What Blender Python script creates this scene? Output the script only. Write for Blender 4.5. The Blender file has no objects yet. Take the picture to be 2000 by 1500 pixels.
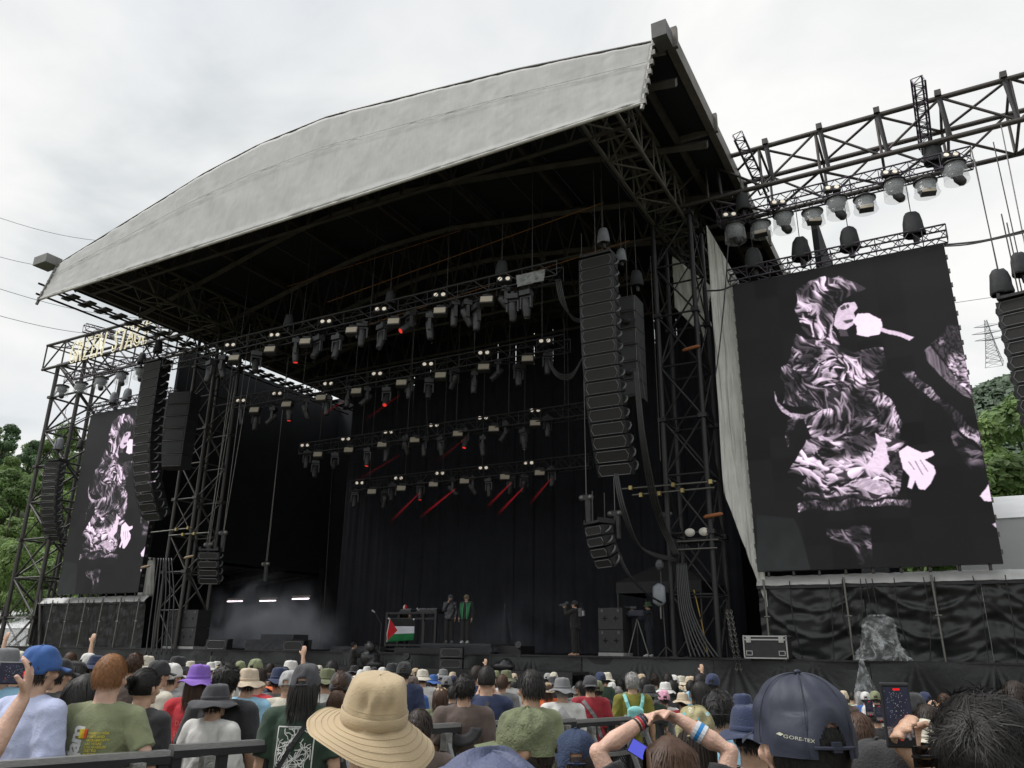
import bpy, bmesh, math, random
import numpy as np
from mathutils import Vector, Matrix, Euler, noise, Quaternion
from mathutils.bvhtree import BVHTree
R = math.radians; PI = math.pi
SC = bpy.context.scene
COL = SC.collection
# ---------------------------------------------------------------- camera
F = 1520.0
_yaw, _pitch, _roll = R(29), R(18.7), R(0.7)
CAM = Vector((0, 0, 1.85))
_fw = Vector((-math.sin(_yaw)*math.cos(_pitch), math.cos(_yaw)*math.cos(_pitch), math.sin(_pitch)))
_r0 = Vector((math.cos(_yaw), math.sin(_yaw), 0)); _u0 = _r0.cross(_fw)
_rt = _r0*math.cos(_roll)+_u0*math.sin(_roll); _up = -_r0*math.sin(_roll)+_u0*math.cos(_roll)
cd = bpy.data.cameras.new('camera'); cam = bpy.data.objects.new('camera', cd); COL.objects.link(cam)
cd.sensor_width = 36; cd.lens = F/2000*36; cd.clip_start = 0.05; cd.clip_end = 6000
cam.matrix_world = Matrix(((_rt.x, _up.x, -_fw.x, CAM.x), (_rt.y, _up.y, -_fw.y, CAM.y), (_rt.z, _up.z, -_fw.z, CAM.z), (0, 0, 0, 1)))
SC.camera = cam
def ray(x, y): return _fw+_rt*((x-1000)/F)-_up*((y-750)/F)
def at(x, y, Y): d = ray(x, y); return CAM+d*((Y-CAM.y)/d.y)     # surveyed point: where the sight line meets the vertical plane at depth Y
def atD(x, y, D): return CAM+ray(x, y)*D
def proj(p):
    d = Vector(p)-CAM; z = d.dot(_fw); return 1000+F*d.dot(_rt)/z, 750-F*d.dot(_up)/z, z
# ---------------------------------------------------------------- world
SUN_EL, SUN_AZ = R(58), R(-115)      # azimuth from +Y, negative = left
w = bpy.data.worlds.new('World'); SC.world = w; w.use_nodes = True
nt = w.node_tree; nt.nodes.clear()
def N(t, kind, **k):
    n = t.nodes.new(kind)
    for a, b in k.items(): setattr(n, a, b)
    return n
out = N(nt, 'ShaderNodeOutputWorld'); sky = N(nt, 'ShaderNodeTexSky', sky_type='NISHITA')
sky.sun_disc = False; sky.sun_elevation = SUN_EL; sky.sun_rotation = SUN_AZ
b1 = N(nt, 'ShaderNodeBackground'); b1.inputs[1].default_value = 0.08
nt.links.new(sky.outputs[0], b1.inputs[0])
tc = N(nt, 'ShaderNodeTexCoord'); sep = N(nt, 'ShaderNodeSeparateXYZ'); nt.links.new(tc.outputs['Generated'], sep.inputs[0])
ad = N(nt, 'ShaderNodeMath', operation='MAXIMUM'); ad.inputs[1].default_value = 0.0; nt.links.new(sep.outputs[2], ad.inputs[0])
ad2 = N(nt, 'ShaderNodeMath', operation='ADD'); ad2.inputs[1].default_value = 0.25; nt.links.new(ad.outputs[0], ad2.inputs[0])
dv = N(nt, 'ShaderNodeVectorMath', operation='DIVIDE'); nt.links.new(tc.outputs['Generated'], dv.inputs[0])
cmb = N(nt, 'ShaderNodeCombineXYZ')
for i in range(3): nt.links.new(ad2.outputs[0], cmb.inputs[i])
nt.links.new(cmb.outputs[0], dv.inputs[1])
n1 = N(nt, 'ShaderNodeTexNoise'); n1.inputs['Scale'].default_value = 2.1; n1.inputs['Detail'].default_value = 6; n1.inputs['Roughness'].default_value = .52; n1.inputs['Distortion'].default_value = .35
nt.links.new(dv.outputs[0], n1.inputs['Vector'])
cr = N(nt, 'ShaderNodeValToRGB'); e = cr.color_ramp.elements
e[0].position = .33; e[0].color = (.355, .38, .395, 1); e[1].position = .64; e[1].color = (.57, .57, .56, 1)
m = e.new(.48); m.color = (.485, .496, .50, 1)
nt.links.new(n1.outputs[0], cr.inputs[0])
b2 = N(nt, 'ShaderNodeBackground'); b2.inputs[1].default_value = 1.0; nt.links.new(cr.outputs[0], b2.inputs[0])
n2 = N(nt, 'ShaderNodeTexNoise'); n2.inputs['Scale'].default_value = 1.3; n2.inputs['Detail'].default_value = 3; nt.links.new(dv.outputs[0], n2.inputs['Vector'])
mr = N(nt, 'ShaderNodeMapRange'); mr.inputs[1].default_value = .25; mr.inputs[2].default_value = .45; mr.inputs[3].default_value = .86; mr.inputs[4].default_value = 1.0
nt.links.new(n2.outputs[0], mr.inputs[0])
mx = N(nt, 'ShaderNodeMixShader'); nt.links.new(mr.outputs[0], mx.inputs[0]); nt.links.new(b1.outputs[0], mx.inputs[1]); nt.links.new(b2.outputs[0], mx.inputs[2])
nt.links.new(mx.outputs[0], out.inputs[0])
sl = bpy.data.lights.new('sun', 'SUN'); sl.energy = 1.5; sl.angle = R(22); sl.color = (1, .98, .96)
so = bpy.data.objects.new('sun', sl); COL.objects.link(so)
_sd = Vector((math.sin(SUN_AZ)*math.cos(SUN_EL), math.cos(SUN_AZ)*math.cos(SUN_EL), math.sin(SUN_EL)))
so.rotation_euler = _sd.to_track_quat('Z', 'Y').to_euler()
SC.view_settings.view_transform = 'Standard'; SC.view_settings.look = 'None'; SC.view_settings.exposure = 0.80
SC.view_settings.gamma = 1; SC.view_settings.use_curve_mapping = False
SC.cycles.use_denoising = True; SC.cycles.max_bounces = 6; SC.cycles.volume_bounces = 1; SC.cycles.transparent_max_bounces = 12
# ---------------------------------------------------------------- materials
MATS = {}
def mat(name, col, rough=.7, metal=0., var=.12, scale=6., bump=0., bscale=30., emit=0., spec=.5, coord='Object', detail=4, aniso=None, sheen=0., alpha=1.):
    if name in MATS: return MATS[name]
    m = bpy.data.materials.new(name); m.use_nodes = True; t = m.node_tree; p = t.nodes['Principled BSDF']
    p.inputs['Roughness'].default_value = rough; p.inputs['Metallic'].default_value = metal; p.inputs['Specular IOR Level'].default_value = spec
    if alpha < 1: p.inputs['Alpha'].default_value = alpha
    if sheen: p.inputs['Sheen Weight'].default_value = sheen
    c = N(t, 'ShaderNodeTexCoord'); src = c.outputs[coord]
    if aniso:
        mp = N(t, 'ShaderNodeMapping'); mp.inputs['Scale'].default_value = aniso; t.links.new(src, mp.inputs[0]); src = mp.outputs[0]
    if var:
        nz = N(t, 'ShaderNodeTexNoise'); nz.inputs['Scale'].default_value = scale; nz.inputs['Detail'].default_value = detail; t.links.new(src, nz.inputs[0])
        r = N(t, 'ShaderNodeValToRGB'); a, b = r.color_ramp.elements
        a.position = .3; b.position = .7
        a.color = tuple(x*(1-var) for x in col)+(1,); b.color = tuple(min(1, x*(1+var)) for x in col)+(1,)
        t.links.new(nz.outputs[0], r.inputs[0]); t.links.new(r.outputs[0], p.inputs['Base Color'])
        if emit: t.links.new(r.outputs[0], p.inputs['Emission Color'])
    else:
        p.inputs['Base Color'].default_value = tuple(col)+(1,)
        if emit: p.inputs['Emission Color'].default_value = tuple(col)+(1,)
    if emit: p.inputs['Emission Strength'].default_value = emit
    if bump:
        nb = N(t, 'ShaderNodeTexNoise'); nb.inputs['Scale'].default_value = bscale; nb.inputs['Detail'].default_value = 5; nb.inputs['Distortion'].default_value = .6; t.links.new(src, nb.inputs[0])
        bp = N(t, 'ShaderNodeBump'); bp.inputs['Strength'].default_value = min(1, bump); bp.inputs['Distance'].default_value = .02*max(1, bump); t.links.new(nb.outputs[0], bp.inputs['Height']); t.links.new(bp.outputs[0], p.inputs['Normal'])
    MATS[name] = m; return m
def img_mat(name, arr, rough=.6, emit=0., bumpy=False):
    h, wd = arr.shape[:2]
    im = bpy.data.images.new(name, wd, h, float_buffer=False)
    a = np.ones((h, wd, 4), np.float32); a[..., :3] = np.clip(arr, 0, 1); im.pixels.foreach_set(a[::-1].ravel()); im.update(); im.pack()
    m = bpy.data.materials.new(name); m.use_nodes = True; t = m.node_tree; p = t.nodes['Principled BSDF']
    ti = N(t, 'ShaderNodeTexImage'); ti.image = im; uv = N(t, 'ShaderNodeUVMap'); t.links.new(uv.outputs[0], ti.inputs[0])
    p.inputs['Roughness'].default_value = rough
    if emit:
        p.inputs['Base Color'].default_value = (.011, .010, .012, 1); p.inputs['Specular IOR Level'].default_value = .3; t.links.new(ti.outputs[0], p.inputs['Emission Color']); p.inputs['Emission Strength'].default_value = emit
    else: t.links.new(ti.outputs[0], p.inputs['Base Color'])
    return m
BLK = lambda: mat('black_steel', (.035, .034, .036), .45, .3, .3, 9, .2, 40)
STEEL = lambda: mat('weathered_steel', (.095, .09, .086), .5, .55, .35, 7, .25, 30)
GALV = lambda: mat('galvanised_pipe', (.2, .195, .18), .45, .7, .3, 5, .2, 30)
PURP = lambda: mat('purple_grey_aluminium', (.10, .085, .11), .4, .6, .3, 8)
PLAST = lambda: mat('black_sheeting', (.026, .027, .028), .36, 0, .25, 1.2, .5, 5, spec=.5)
CLOTHB = lambda: mat('black_cover_cloth', (.035, .036, .04), .75, 0, .25, 4, .5, 14)
CURT = lambda: mat('stage_curtain', (.010, .011, .017), .85, 0, .3, 1.5, .3, 8)
# ---------------------------------------------------------------- mesh helpers
class MB:
    def __init__(s): s.v = []; s.f = []; s.m = []; s.uv = None
    def add(s, vs, fs, mi=0):
        b = len(s.v); s.v += [tuple(v) for v in vs]; s.f += [tuple(b+i for i in f) for f in fs]; s.m += [mi]*len(fs); return s
    def box(s, c, d, M=None, mi=0):
        x, y, z = d[0]/2, d[1]/2, d[2]/2
        vs = [Vector((a*x, b*y, e*z)) for a in (-1, 1) for b in (-1, 1) for e in (-1, 1)]
        if M is not None: vs = [M @ v for v in vs]
        vs = [v+Vector(c) for v in vs]
        return s.add(vs, [(0, 1, 3, 2), (4, 6, 7, 5), (0, 4, 5, 1), (2, 3, 7, 6), (0, 2, 6, 4), (1, 5, 7, 3)], mi)
    def tube(s, pts, rad, n=8, caps=True, mi=0, ref=None):
        pts = [Vector(p) for p in pts]; k = len(pts)
        if not isinstance(rad, (list, tuple)): rad = [rad]*k
        vs = []; prev = None
        for i, p in enumerate(pts):
            t = (pts[min(i+1, k-1)]-pts[max(i-1, 0)])
            t = t.normalized() if t.length > 1e-9 else Vector((0, 0, 1))
            if prev is None:
                rf = Vector(ref) if ref is not None else (Vector((1, 0, 0)) if abs(t.x) < .8 else Vector((0, 1, 0)))
            else: rf = prev
            u = (rf-t*rf.dot(t)).normalized(); prev = u; v = t.cross(u)
            r = rad[i]; rx, ry = r if isinstance(r, (tuple, list)) else (r, r)
            for j in range(n):
                a = 2*PI*j/n; vs.append(p+u*(math.cos(a)*rx)+v*(math.sin(a)*ry))
        fs = [(i*n+j, i*n+(j+1) % n, (i+1)*n+(j+1) % n, (i+1)*n+j) for i in range(k-1) for j in range(n)]
        if caps: fs += [tuple(range(n))[::-1], tuple(range((k-1)*n, k*n))]
        return s.add(vs, fs, mi)
    def cyl(s, p, q, r, n=8, mi=0): return s.tube([p, q], r, n, True, mi)
    def lathe(s, prof, n=24, M=None, mi=0, cap=False, wob=None):
        vs = []
        for i, (r, z) in enumerate(prof):
            for j in range(n):
                a = 2*PI*j/n; rr = r; zz = z
                if wob: rr, zz = wob(a, r, z, i)
                v = Vector((math.cos(a)*rr, math.sin(a)*rr, zz)); vs.append(M @ v if M is not None else v)
        k = len(prof)
        fs = [(i*n+j, i*n+(j+1) % n, (i+1)*n+(j+1) % n, (i+1)*n+j) for i in range(k-1) for j in range(n)]
        if cap: fs += [tuple(range(n))[::-1], tuple(range((k-1)*n, k*n))]
        return s.add(vs, fs, mi)
    def ell(s, c, r, n=12, k=8, M=None, mi=0):
        vs = []
        for i in range(k+1):
            ph = PI*(i+.0)/k
            sr = max(math.sin(ph), .02)
            for j in range(n):
                a = 2*PI*j/n; v = Vector((math.cos(a)*sr*r[0], math.sin(a)*sr*r[1], -math.cos(ph)*r[2]))
                if M is not None: v = M @ v
                vs.append(v+Vector(c))
        fs = [(i*n+j, i*n+(j+1) % n, (i+1)*n+(j+1) % n, (i+1)*n+j) for i in range(k) for j in range(n)]
        fs += [tuple(range(n))[::-1], tuple(range(k*n, (k+1)*n))]
        return s.add(vs, fs, mi)
    def mesh(s, name, smooth=False):
        me = bpy.data.meshes.new(name); me.from_pydata(s.v, [], s.f)
        if any(s.m): me.polygons.foreach_set('material_index', s.m)
        if smooth: me.polygons.foreach_set('use_smooth', [True]*len(s.f))
        me.update(); return me
def O(name, me, mats, parent=None, loc=None, rot=None, scale=None, M=None):
    if isinstance(me, MB): me = me.mesh(name)
    if mats is not None:
        mats = mats if isinstance(mats, (list, tuple)) else [mats]
        if len(me.materials) == 0:
            for m in mats: me.materials.append(m)
    o = bpy.data.objects.new(name, me); COL.objects.link(o)
    if parent is not None: o.parent = parent
    if M is not None: o.matrix_local = M
    else:
        if loc is not None: o.location = loc
        if rot is not None: o.rotation_euler = rot
        if scale is not None: o.scale = scale
    if mats is not None and o.material_slots and o.material_slots[0].material != mats[0]:
        for sl_, m in zip(o.material_slots, mats): sl_.link = 'OBJECT'; sl_.material = m
    return o
def tag(o, label=None, cat=None, group=None, kind=None):
    if label: o['label'] = label
    if cat: o['category'] = cat
    if group: o['group'] = group
    if kind: o['kind'] = kind
    return o
def T(name, label, cat, loc=(0, 0, 0), rz=0., group=None, rot=None):
    o = bpy.data.objects.new(name, None); COL.objects.link(o); o.location = loc
    o.rotation_euler = rot if rot is not None else (0, 0, rz); o.empty_display_size = .2
    return tag(o, label, cat, group)
def recalc(me):
    bm = bmesh.new(); bm.from_mesh(me); bmesh.ops.recalc_face_normals(bm, faces=bm.faces); bm.to_mesh(me); bm.free()
_unit = {}
def member(parent, name, p, q, r, m, n=8, sq=False):
    key = (m.name, n, sq)
    if key not in _unit:
        b = MB()
        if sq: b.box((0, 0, .5), (2, 2, 1))
        else: b.tube([(0, 0, 0), (0, 0, 1)], 1., n)
        me = b.mesh(name); me.materials.append(m)
        if not sq:
            for pl in me.polygons: pl.use_smooth = len(pl.vertices) == 4
        _unit[key] = me
    p, q = Vector(p), Vector(q); d = q-p
    o = bpy.data.objects.new(name, _unit[key]); COL.objects.link(o)
    if parent is not None: o.parent = parent
    rt = d.to_track_quat('Z', 'Y')
    o.matrix_local = Matrix.Translation(p) @ rt.to_matrix().to_4x4() @ Matrix.Diagonal((r if not isinstance(r, tuple) else r[0], r if not isinstance(r, tuple) else r[1], d.length, 1))
    return o
def box_truss(name, label, cat, A, B, w, h, nb, rc, rb, m, singly=True, group=None, updir=(0, 0, 1), side=None):
    """box truss with centre line A-B, four chords, bracing on four faces"""
    A, B = Vector(A), Vector(B); th = T(name, label, cat, A, 0, group); L = (B-A).length; t = (B-A).normalized()
    u = Vector(updir); u = (u-t*u.dot(t)).normalized(); s = t.cross(u)
    cs = [s*(a*w/2)+u*(b*h/2) for a, b in ((-1, -1), (1, -1), (1, 1), (-1, 1))]
    for c in cs: member(th, 'chord', c, c+t*L, rc, m)
    bb = MB()
    for f in range(4):
        c0, c1 = cs[f], cs[(f+1) % 4]
        for i in range(nb+1):
            p, q = c0+t*(L*i/nb), c1+t*(L*i/nb)
            if singly: member(th, 'brace', p, q, rb, m)
            elif i % 2 == 0: bb.cyl(p, q, rb, 5)
            if i < nb:
                q2 = c1+t*(L*(i+1)/nb) if i % 2 == 0 else c1+t*(L*i/nb); p2 = p if i % 2 == 0 else c0+t*(L*(i+1)/nb)
                if singly: member(th, 'brace', p2, q2, rb, m)
                else: bb.cyl(p2, q2, rb, 5)
    if not singly: tag(O('lattice', bb, m, th), kind='stuff')
    return th
def grid_panel(c00, c10, c11, c01, nx, nz, disp=None):
    """quad patch with displaced grid; disp(u,v)->offset along normal"""
    c00, c10, c11, c01 = map(Vector, (c00, c10, c11, c01)); nrm = (c10-c00).cross(c01-c00).normalized(); b = MB(); vs = []
    for j in range(nz+1):
        for i in range(nx+1):
            u, v = i/nx, j/nz; p = c00*(1-u)*(1-v)+c10*u*(1-v)+c11*u*v+c01*(1-u)*v
            if disp: p = p+nrm*disp(u, v)
            vs.append(p)
    b.add(vs, [(j*(nx+1)+i, j*(nx+1)+i+1, (j+1)*(nx+1)+i+1, (j+1)*(nx+1)+i) for j in range(nz) for i in range(nx)])
    return b
def uvgrid(me, nx, nz):
    uv = me.uv_layers.new(name='UVMap')
    for pl in me.polygons:
        for li in pl.loop_indices:
            v = me.loops[li].vertex_index; uv.data[li].uv = ((v % (nx+1))/nx, (v//(nx+1))/nz)
def smooth(o):
    o.data.polygons.foreach_set('use_smooth', [True]*len(o.data.polygons)); return o
def solid(o, t):
    md = o.modifiers.new('thickness', 'SOLIDIFY'); md.thickness = t; md.offset = 0; return o
def text_mesh(s, size, extrude=0., bevel=0., fill='BOTH', shear=0., res=3, spacing=1., off=0.):
    c = bpy.data.curves.new('lettering', 'FONT'); c.body = s; c.size = size; c.extrude = extrude; c.bevel_depth = bevel; c.resolution_u = res
    c.shear = shear; c.space_character = spacing; c.offset = off; c.align_x = 'CENTER'; c.align_y = 'CENTER'; c.fill_mode = fill
    o = bpy.data.objects.new('lettering', c); COL.objects.link(o); dg = bpy.context.evaluated_depsgraph_get()
    me = bpy.data.meshes.new_from_object(o.evaluated_get(dg)); bpy.data.objects.remove(o); return me
rnd = random.Random(7)
ORD = ['first', 'second', 'third', 'fourth', 'fifth', 'sixth', 'seventh', 'eighth', 'ninth', 'tenth', 'eleventh', 'twelfth', 'thirteenth', 'fourteenth', 'fifteenth', 'sixteenth']
# ================================================================ SETTING
def gz(x, y): return -0.04*min(max(0, y-5), 20)
def hill(x, y):
    r = math.hypot(x+5, y-6)
    a = max(0, r-62); h = .30*min(a, 60)+.27*max(0, a-60)
    h = min(h, 26+.22*max(0, a-95))
    return -0.75+h+min(1, a/30)*(noise.noise(Vector((x*.013, y*.013, 3)))*10)
def build_ground():
    b = MB(); n = 60; xs = [-160+320*i/n for i in range(n+1)]; ys = [-40+100*i/n for i in range(n+1)]
    b.add([(x, y, gz(x, y)+noise.noise(Vector((x, y, 0)))*.02) for y in ys for x in xs], [(j*(n+1)+i, j*(n+1)+i+1, (j+1)*(n+1)+i+1, (j+1)*(n+1)+i) for j in range(n) for i in range(n)])
    g = mat('trodden_grass', (.07, .065, .035), .95, 0, .4, 1.5, .8, 8)
    tag(smooth(O('ground', b, g)), kind='structure')
    b = MB(); na = 96; rs = [56, 62, 70, 80, 92, 106, 122, 140, 165, 200, 250, 320, 420, 560, 760, 1100, 1800, 3000]
    vs = []
    for r in rs:
        for k in range(na):
            a = 2*PI*k/na; x, y = -5+r*math.cos(a), 6+r*math.sin(a)
            front = max(0, math.sin(a-R(-10)) if True else 0)
            z = hill(x, y) if (math.sin(a) > -.25) else -.75
            if r > 300: z = z*max(.2, 1-(r-300)/900)
            vs.append((x, y, z if r > 56 else -1.2))
    b.add(vs, [(i*na+k, i*na+(k+1) % na, (i+1)*na+(k+1) % na, (i+1)*na+k) for i in range(len(rs)-1) for k in range(na)])
    tag(smooth(O('hillside', b, mat('forest_floor', (.035, .055, .018), .95, 0, .4, .08, 1, .6))), kind='structure')
build_ground()
# ---- trees
def leafmat(nm, c):
    m = mat(nm, c, .6, 0, .55, .55, 0); p = m.node_tree.nodes['Principled BSDF']; p.inputs['Transmission Weight'].default_value = 0; 
    tr = N(m.node_tree, 'ShaderNodeBsdfTranslucent'); mxs = N(m.node_tree, 'ShaderNodeMixShader'); mxs.inputs[0].default_value = .38; o_ = m.node_tree.nodes['Material Output']
    bc = p.inputs['Base Color'].links[0].from_socket; m.node_tree.links.new(bc, tr.inputs[0]); m.node_tree.links.new(p.outputs[0], mxs.inputs[1]); m.node_tree.links.new(tr.outputs[0], mxs.inputs[2]); m.node_tree.links.new(mxs.outputs[0], o_.inputs[0])
    return m
LEAFS = [leafmat('leaves_mid', (.16, .25, .08)), leafmat('leaves_bright', (.21, .31, .10)), leafmat('leaves_dark', (.10, .165, .05)), leafmat('leaves_blue', (.11, .19, .085))]
BARK = mat('bark', (.10, .085, .07), .9, 0, .4, 8, .6, 20)
def tree_mesh(seed, nleaf=2600, h=12., rad=4.0, ls=.19):
    nleaf = int(nleaf*2.7)
    rr = random.Random(seed); cb = MB(); tb = MB()
    tb.tube([(0, 0, -1), (.1, 0, h*.3), (0, .1, h*.6), (0, 0, h*.9)], [.26, .2, .12, .03], 7)
    blobs = []
    for k in range(15):
        a = rr.uniform(0, 2*PI); t = rr.uniform(.28, .95); rp = rad*(1-abs(t-.5)*1.15)*rr.uniform(.35, .8)
        c = Vector((math.cos(a)*rp, math.sin(a)*rp, h*t)); s = rr.uniform(.28, .5)*rad*(1.15-t*.5); blobs.append((c, s))
        tb.tube([(0, 0, h*t*.55), c*.6+Vector((0, 0, h*t*.28)), c], [.09, .06, .02], 5)
    for k in range(nleaf):
        c, s = rr.choice(blobs); d = Vector((rr.gauss(0, 1), rr.gauss(0, 1), rr.gauss(0, 1))).normalized(); q = c+Vector((d.x*s, d.y*s, d.z*s*.7))*rr.uniform(.72, 1.08)
        nn = (d+Vector((rr.uniform(-.7, .7), rr.uniform(-.7, .7), rr.uniform(-.1, .9)))).normalized(); u = nn.orthogonal().normalized(); v = nn.cross(u)
        a = rr.uniform(0, PI); u, v = u*math.cos(a)+v*math.sin(a), v*math.cos(a)-u*math.sin(a); z = ls*rr.uniform(.6, 1.3)
        cb.add([q-u*z, q-v*z*.55+nn*z*.15, q+u*z, q+v*z*.55+nn*z*.15], [(0, 1, 2, 3)])
    return cb.mesh('crown'), tb.mesh('trunk', True)
TREES = [tree_mesh(11), tree_mesh(12, 2600, 13, 3.6), tree_mesh(13, 3000, 11, 4.6), tree_mesh(14, 2400, 14, 3.4), tree_mesh(15, 3200, 12, 5.)]
for cme, tme in TREES: cme.materials.append(LEAFS[0]); tme.materials.append(BARK)
def plant_tree(x, y, s, k, lm, label, group):
    cme, tme = TREES[k % len(TREES)]; th = T('broadleaf_tree', label, 'tree', (x, y, hill(x, y)-.3), rnd.uniform(0, 6.28), group)
    th.scale = (s*rnd.uniform(.85, 1.15), s*rnd.uniform(.85, 1.15), s)
    c = O('crown', cme, None, th); c.material_slots[0].link = 'OBJECT'; c.material_slots[0].material = LEAFS[lm]
    O('trunk', tme, None, th)
def forest():
    # left hillside: seen between the towers left of the stage; right: beside the screen
    def fill(px0, px1, dists, step, group, label, smul=1., lms=(0, 0, 1, 2, 3)):
        for D in dists:
            x = px0+rnd.uniform(-20, 0)
            while x < px1:
                d = ray(x, 1200); dx = Vector((d.x, d.y, 0)); k = D/dx.dot(Vector((_fw.x, _fw.y, 0)).normalized()); X, Y = CAM.x+d.x*k, CAM.y+d.y*k
                jit = 2.0; X += rnd.uniform(-jit, jit); Y += rnd.uniform(-jit, jit)
                if X > -58 or X > -5: plant_tree(X, Y, rnd.uniform(.9, 1.1)*smul, rnd.randrange(5), rnd.choice(lms), label, group)
                elif math.hypot(X+5, Y-6) > 60: plant_tree(X, Y, rnd.uniform(.9, 1.1)*smul, rnd.randrange(5), rnd.choice(lms), label, group)
                x += step*F/D*rnd.uniform(.8, 1.2)
    fill(-60, 420, (54, 58, 63, 69, 76), 4.3, 'trees on the left hillside', 'leafy green tree in the wooded hillside behind the left tower', .82, (1, 1, 0, 1))
    fill(-60, 420, (84, 92, 100, 110), 4.6, 'trees higher up the left hillside', 'green tree high on the wooded slope beyond the left screen', .9, (1, 0, 3, 1))
    fill(1860, 2060, (50,), 4.2, 'bright trees at the foot of the right hill', 'bright green tree right of the big screen above the white tent', .95, (1, 0, 1))
    fill(1850, 2060, (58, 66), 5., 'trees on the right slope', 'tall dense tree at the foot of the slope right of the big screen', 1.62, (0, 1, 0))
forest()
# far hill with pylon, right
def far_hill():
    b = MB(); nx, ny = 60, 30; vs = []
    for j in range(ny+1):
        for i in range(nx+1):
            x = -160+420*i/nx; y = 300+260*j/ny
            prof = math.exp(-((x-45)/95)**2)*math.exp(-((y-460)/110)**2)
            vs.append((x, y, -2+136*prof+noise.noise(Vector((x*.03, y*.03, 1)))*5*prof))
    b.add(vs, [(j*(nx+1)+i, j*(nx+1)+i+1, (j+1)*(nx+1)+i+1, (j+1)*(nx+1)+i) for j in range(ny) for i in range(nx)])
    o = tag(smooth(O('far_hill', b, mat('far_forest_floor', (.05, .085, .04), .95, 0, .5, .05, 1, .3))), kind='structure')
    # canopy: tree crowns too far to tell apart
    rr = random.Random(5); fb = MB()
    bt = BVHTree.FromPolygons([Vector(v) for v in vs], b.f)
    for k in range(9000):
        x = rr.uniform(-40, 170); y = rr.uniform(330, 500)
        h = bt.ray_cast(Vector((x, y, 400)), Vector((0, 0, -1)))[0]
        if h is None: continue
        s = rr.uniform(2.2, 4.6)
        for q in range(9):
            d = Vector((rr.gauss(0, 1), rr.gauss(0, 1), abs(rr.gauss(0, 1)))).normalized(); c = h+Vector((d.x*s*.8, d.y*s*.8, d.z*s*.9+s*.2)); n_ = (d+Vector((rr.uniform(-.5, .5), rr.uniform(-.5, .5), rr.uniform(-.3, .6)))).normalized(); u = n_.orthogonal().normalized(); v = n_.cross(u); z = s*rr.uniform(.3, .55)
            fb.add([c-u*z, c-v*z, c+u*z, c+v*z], [(0, 1, 2, 3)])
    tag(O('forest_canopy', fb, leafmat('far_canopy', (.13, .18, .12))), kind='stuff')
far_hill()
def pylon():
    base = atD(1942, 712, 520); top = atD(1936, 618, 520); H = (top-base).length
    th = T('electricity_pylon', 'grey steel lattice pylon on the far hilltop beside the right screen', 'pylon', base); m = mat('pylon_steel', (.22, .23, .25), .6, .2)
    w0, w1 = H*.16, H*.022
    def c(t, i): 
        ww = w0+(w1-w0)*t**.8; return Vector(((-1, 1, 1, -1)[i]*ww, (-1, -1, 1, 1)[i]*ww, H*t))
    for i in range(4):
        for k in range(9): member(th, 'leg', c(k/9, i), c((k+1)/9, i), .16, m, 5)
    n = 9; b = MB()
    for k in range(n):
        for i in range(4):
            b.cyl(c(k/n, i), c((k+1)/n, (i+1) % 4), .1, 4); b.cyl(c((k+1)/n, i), c(k/n, (i+1) % 4), .1, 4); b.cyl(c(k/n, i), c(k/n, (i+1) % 4), .1, 4)
    tag(O('lattice', b, m, th), kind='stuff')
    for t, l in ((.55, .27), (.7, .3), (.85, .24)):
        for s in (-1, 1):
            a = MB(); a.tube([(0, 0, H*t), (s*H*l, 0, H*t+.6)], [.5, .1], 4); a.cyl((0, 0, H*t+2), (s*H*l, 0, H*t+.6), .14, 4); O('crossarm', a, m, th)
pylon()
def wires():
    m = mat('power_line', (.16, .17, .19), .6)
    for i, (a, b, D, lb) in enumerate([((-60, 545), (330, 625), 90, 'lowest'), ((-60, 600), (300, 655), 88, 'faint'), ((-60, 484), (200, 520), 95, 'middle'), ((-60, 405), (260, 475), 100, 'topmost')]):
        p, q = atD(*a, D), atD(*b, D+30); bb = MB(); pts = [p.lerp(q, t/12)-Vector((0, 0, 1.2*math.sin(PI*t/12))) for t in range(13)]; bb.tube(pts, .035, 4)
        tag(O('power_line', bb, m), lb+' thin power line crossing the grey sky at the left', 'cable')
    bb = MB(); p, q = atD(1860, 592, 60), atD(2080, 560, 70); bb.cyl(p, q, .02, 4)
    tag(O('power_line', bb, m), 'thin cable crossing the sky just right of the big screen', 'cable')
wires()
# ================================================================ STAGE
SX, YF, ZF = -18.85, 24.0, 1.58
def fold(seed, amp, fx, fz, shx=0.):
    return lambda u, v: amp*noise.noise(Vector((u*fx+shx*v, v*fz, seed)))+amp*.5*noise.noise(Vector((u*fx*2.3-shx*v*2, v*fz*2.1, seed+9)))
def drape_disp(seed, amp, npin, depth=1.):
    rr = random.Random(seed); pins = sorted(rr.uniform(0, 1) for _ in range(npin))
    def f(u, v):
        s = 0
        for p in pins:
            du = (u-p)*npin*1.1; hh = (1-v)*1.6+.04; a = du/hh*1.8
            if abs(a) < 3.2: s += math.cos(a*5.5+p*40)*math.exp(-a*a*.35)*min(1, hh)*math.exp(-hh*.9)
        return amp*s+amp*1.2*noise.noise(Vector((u*npin*.8, v*1.5, seed)))
    return f
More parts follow.
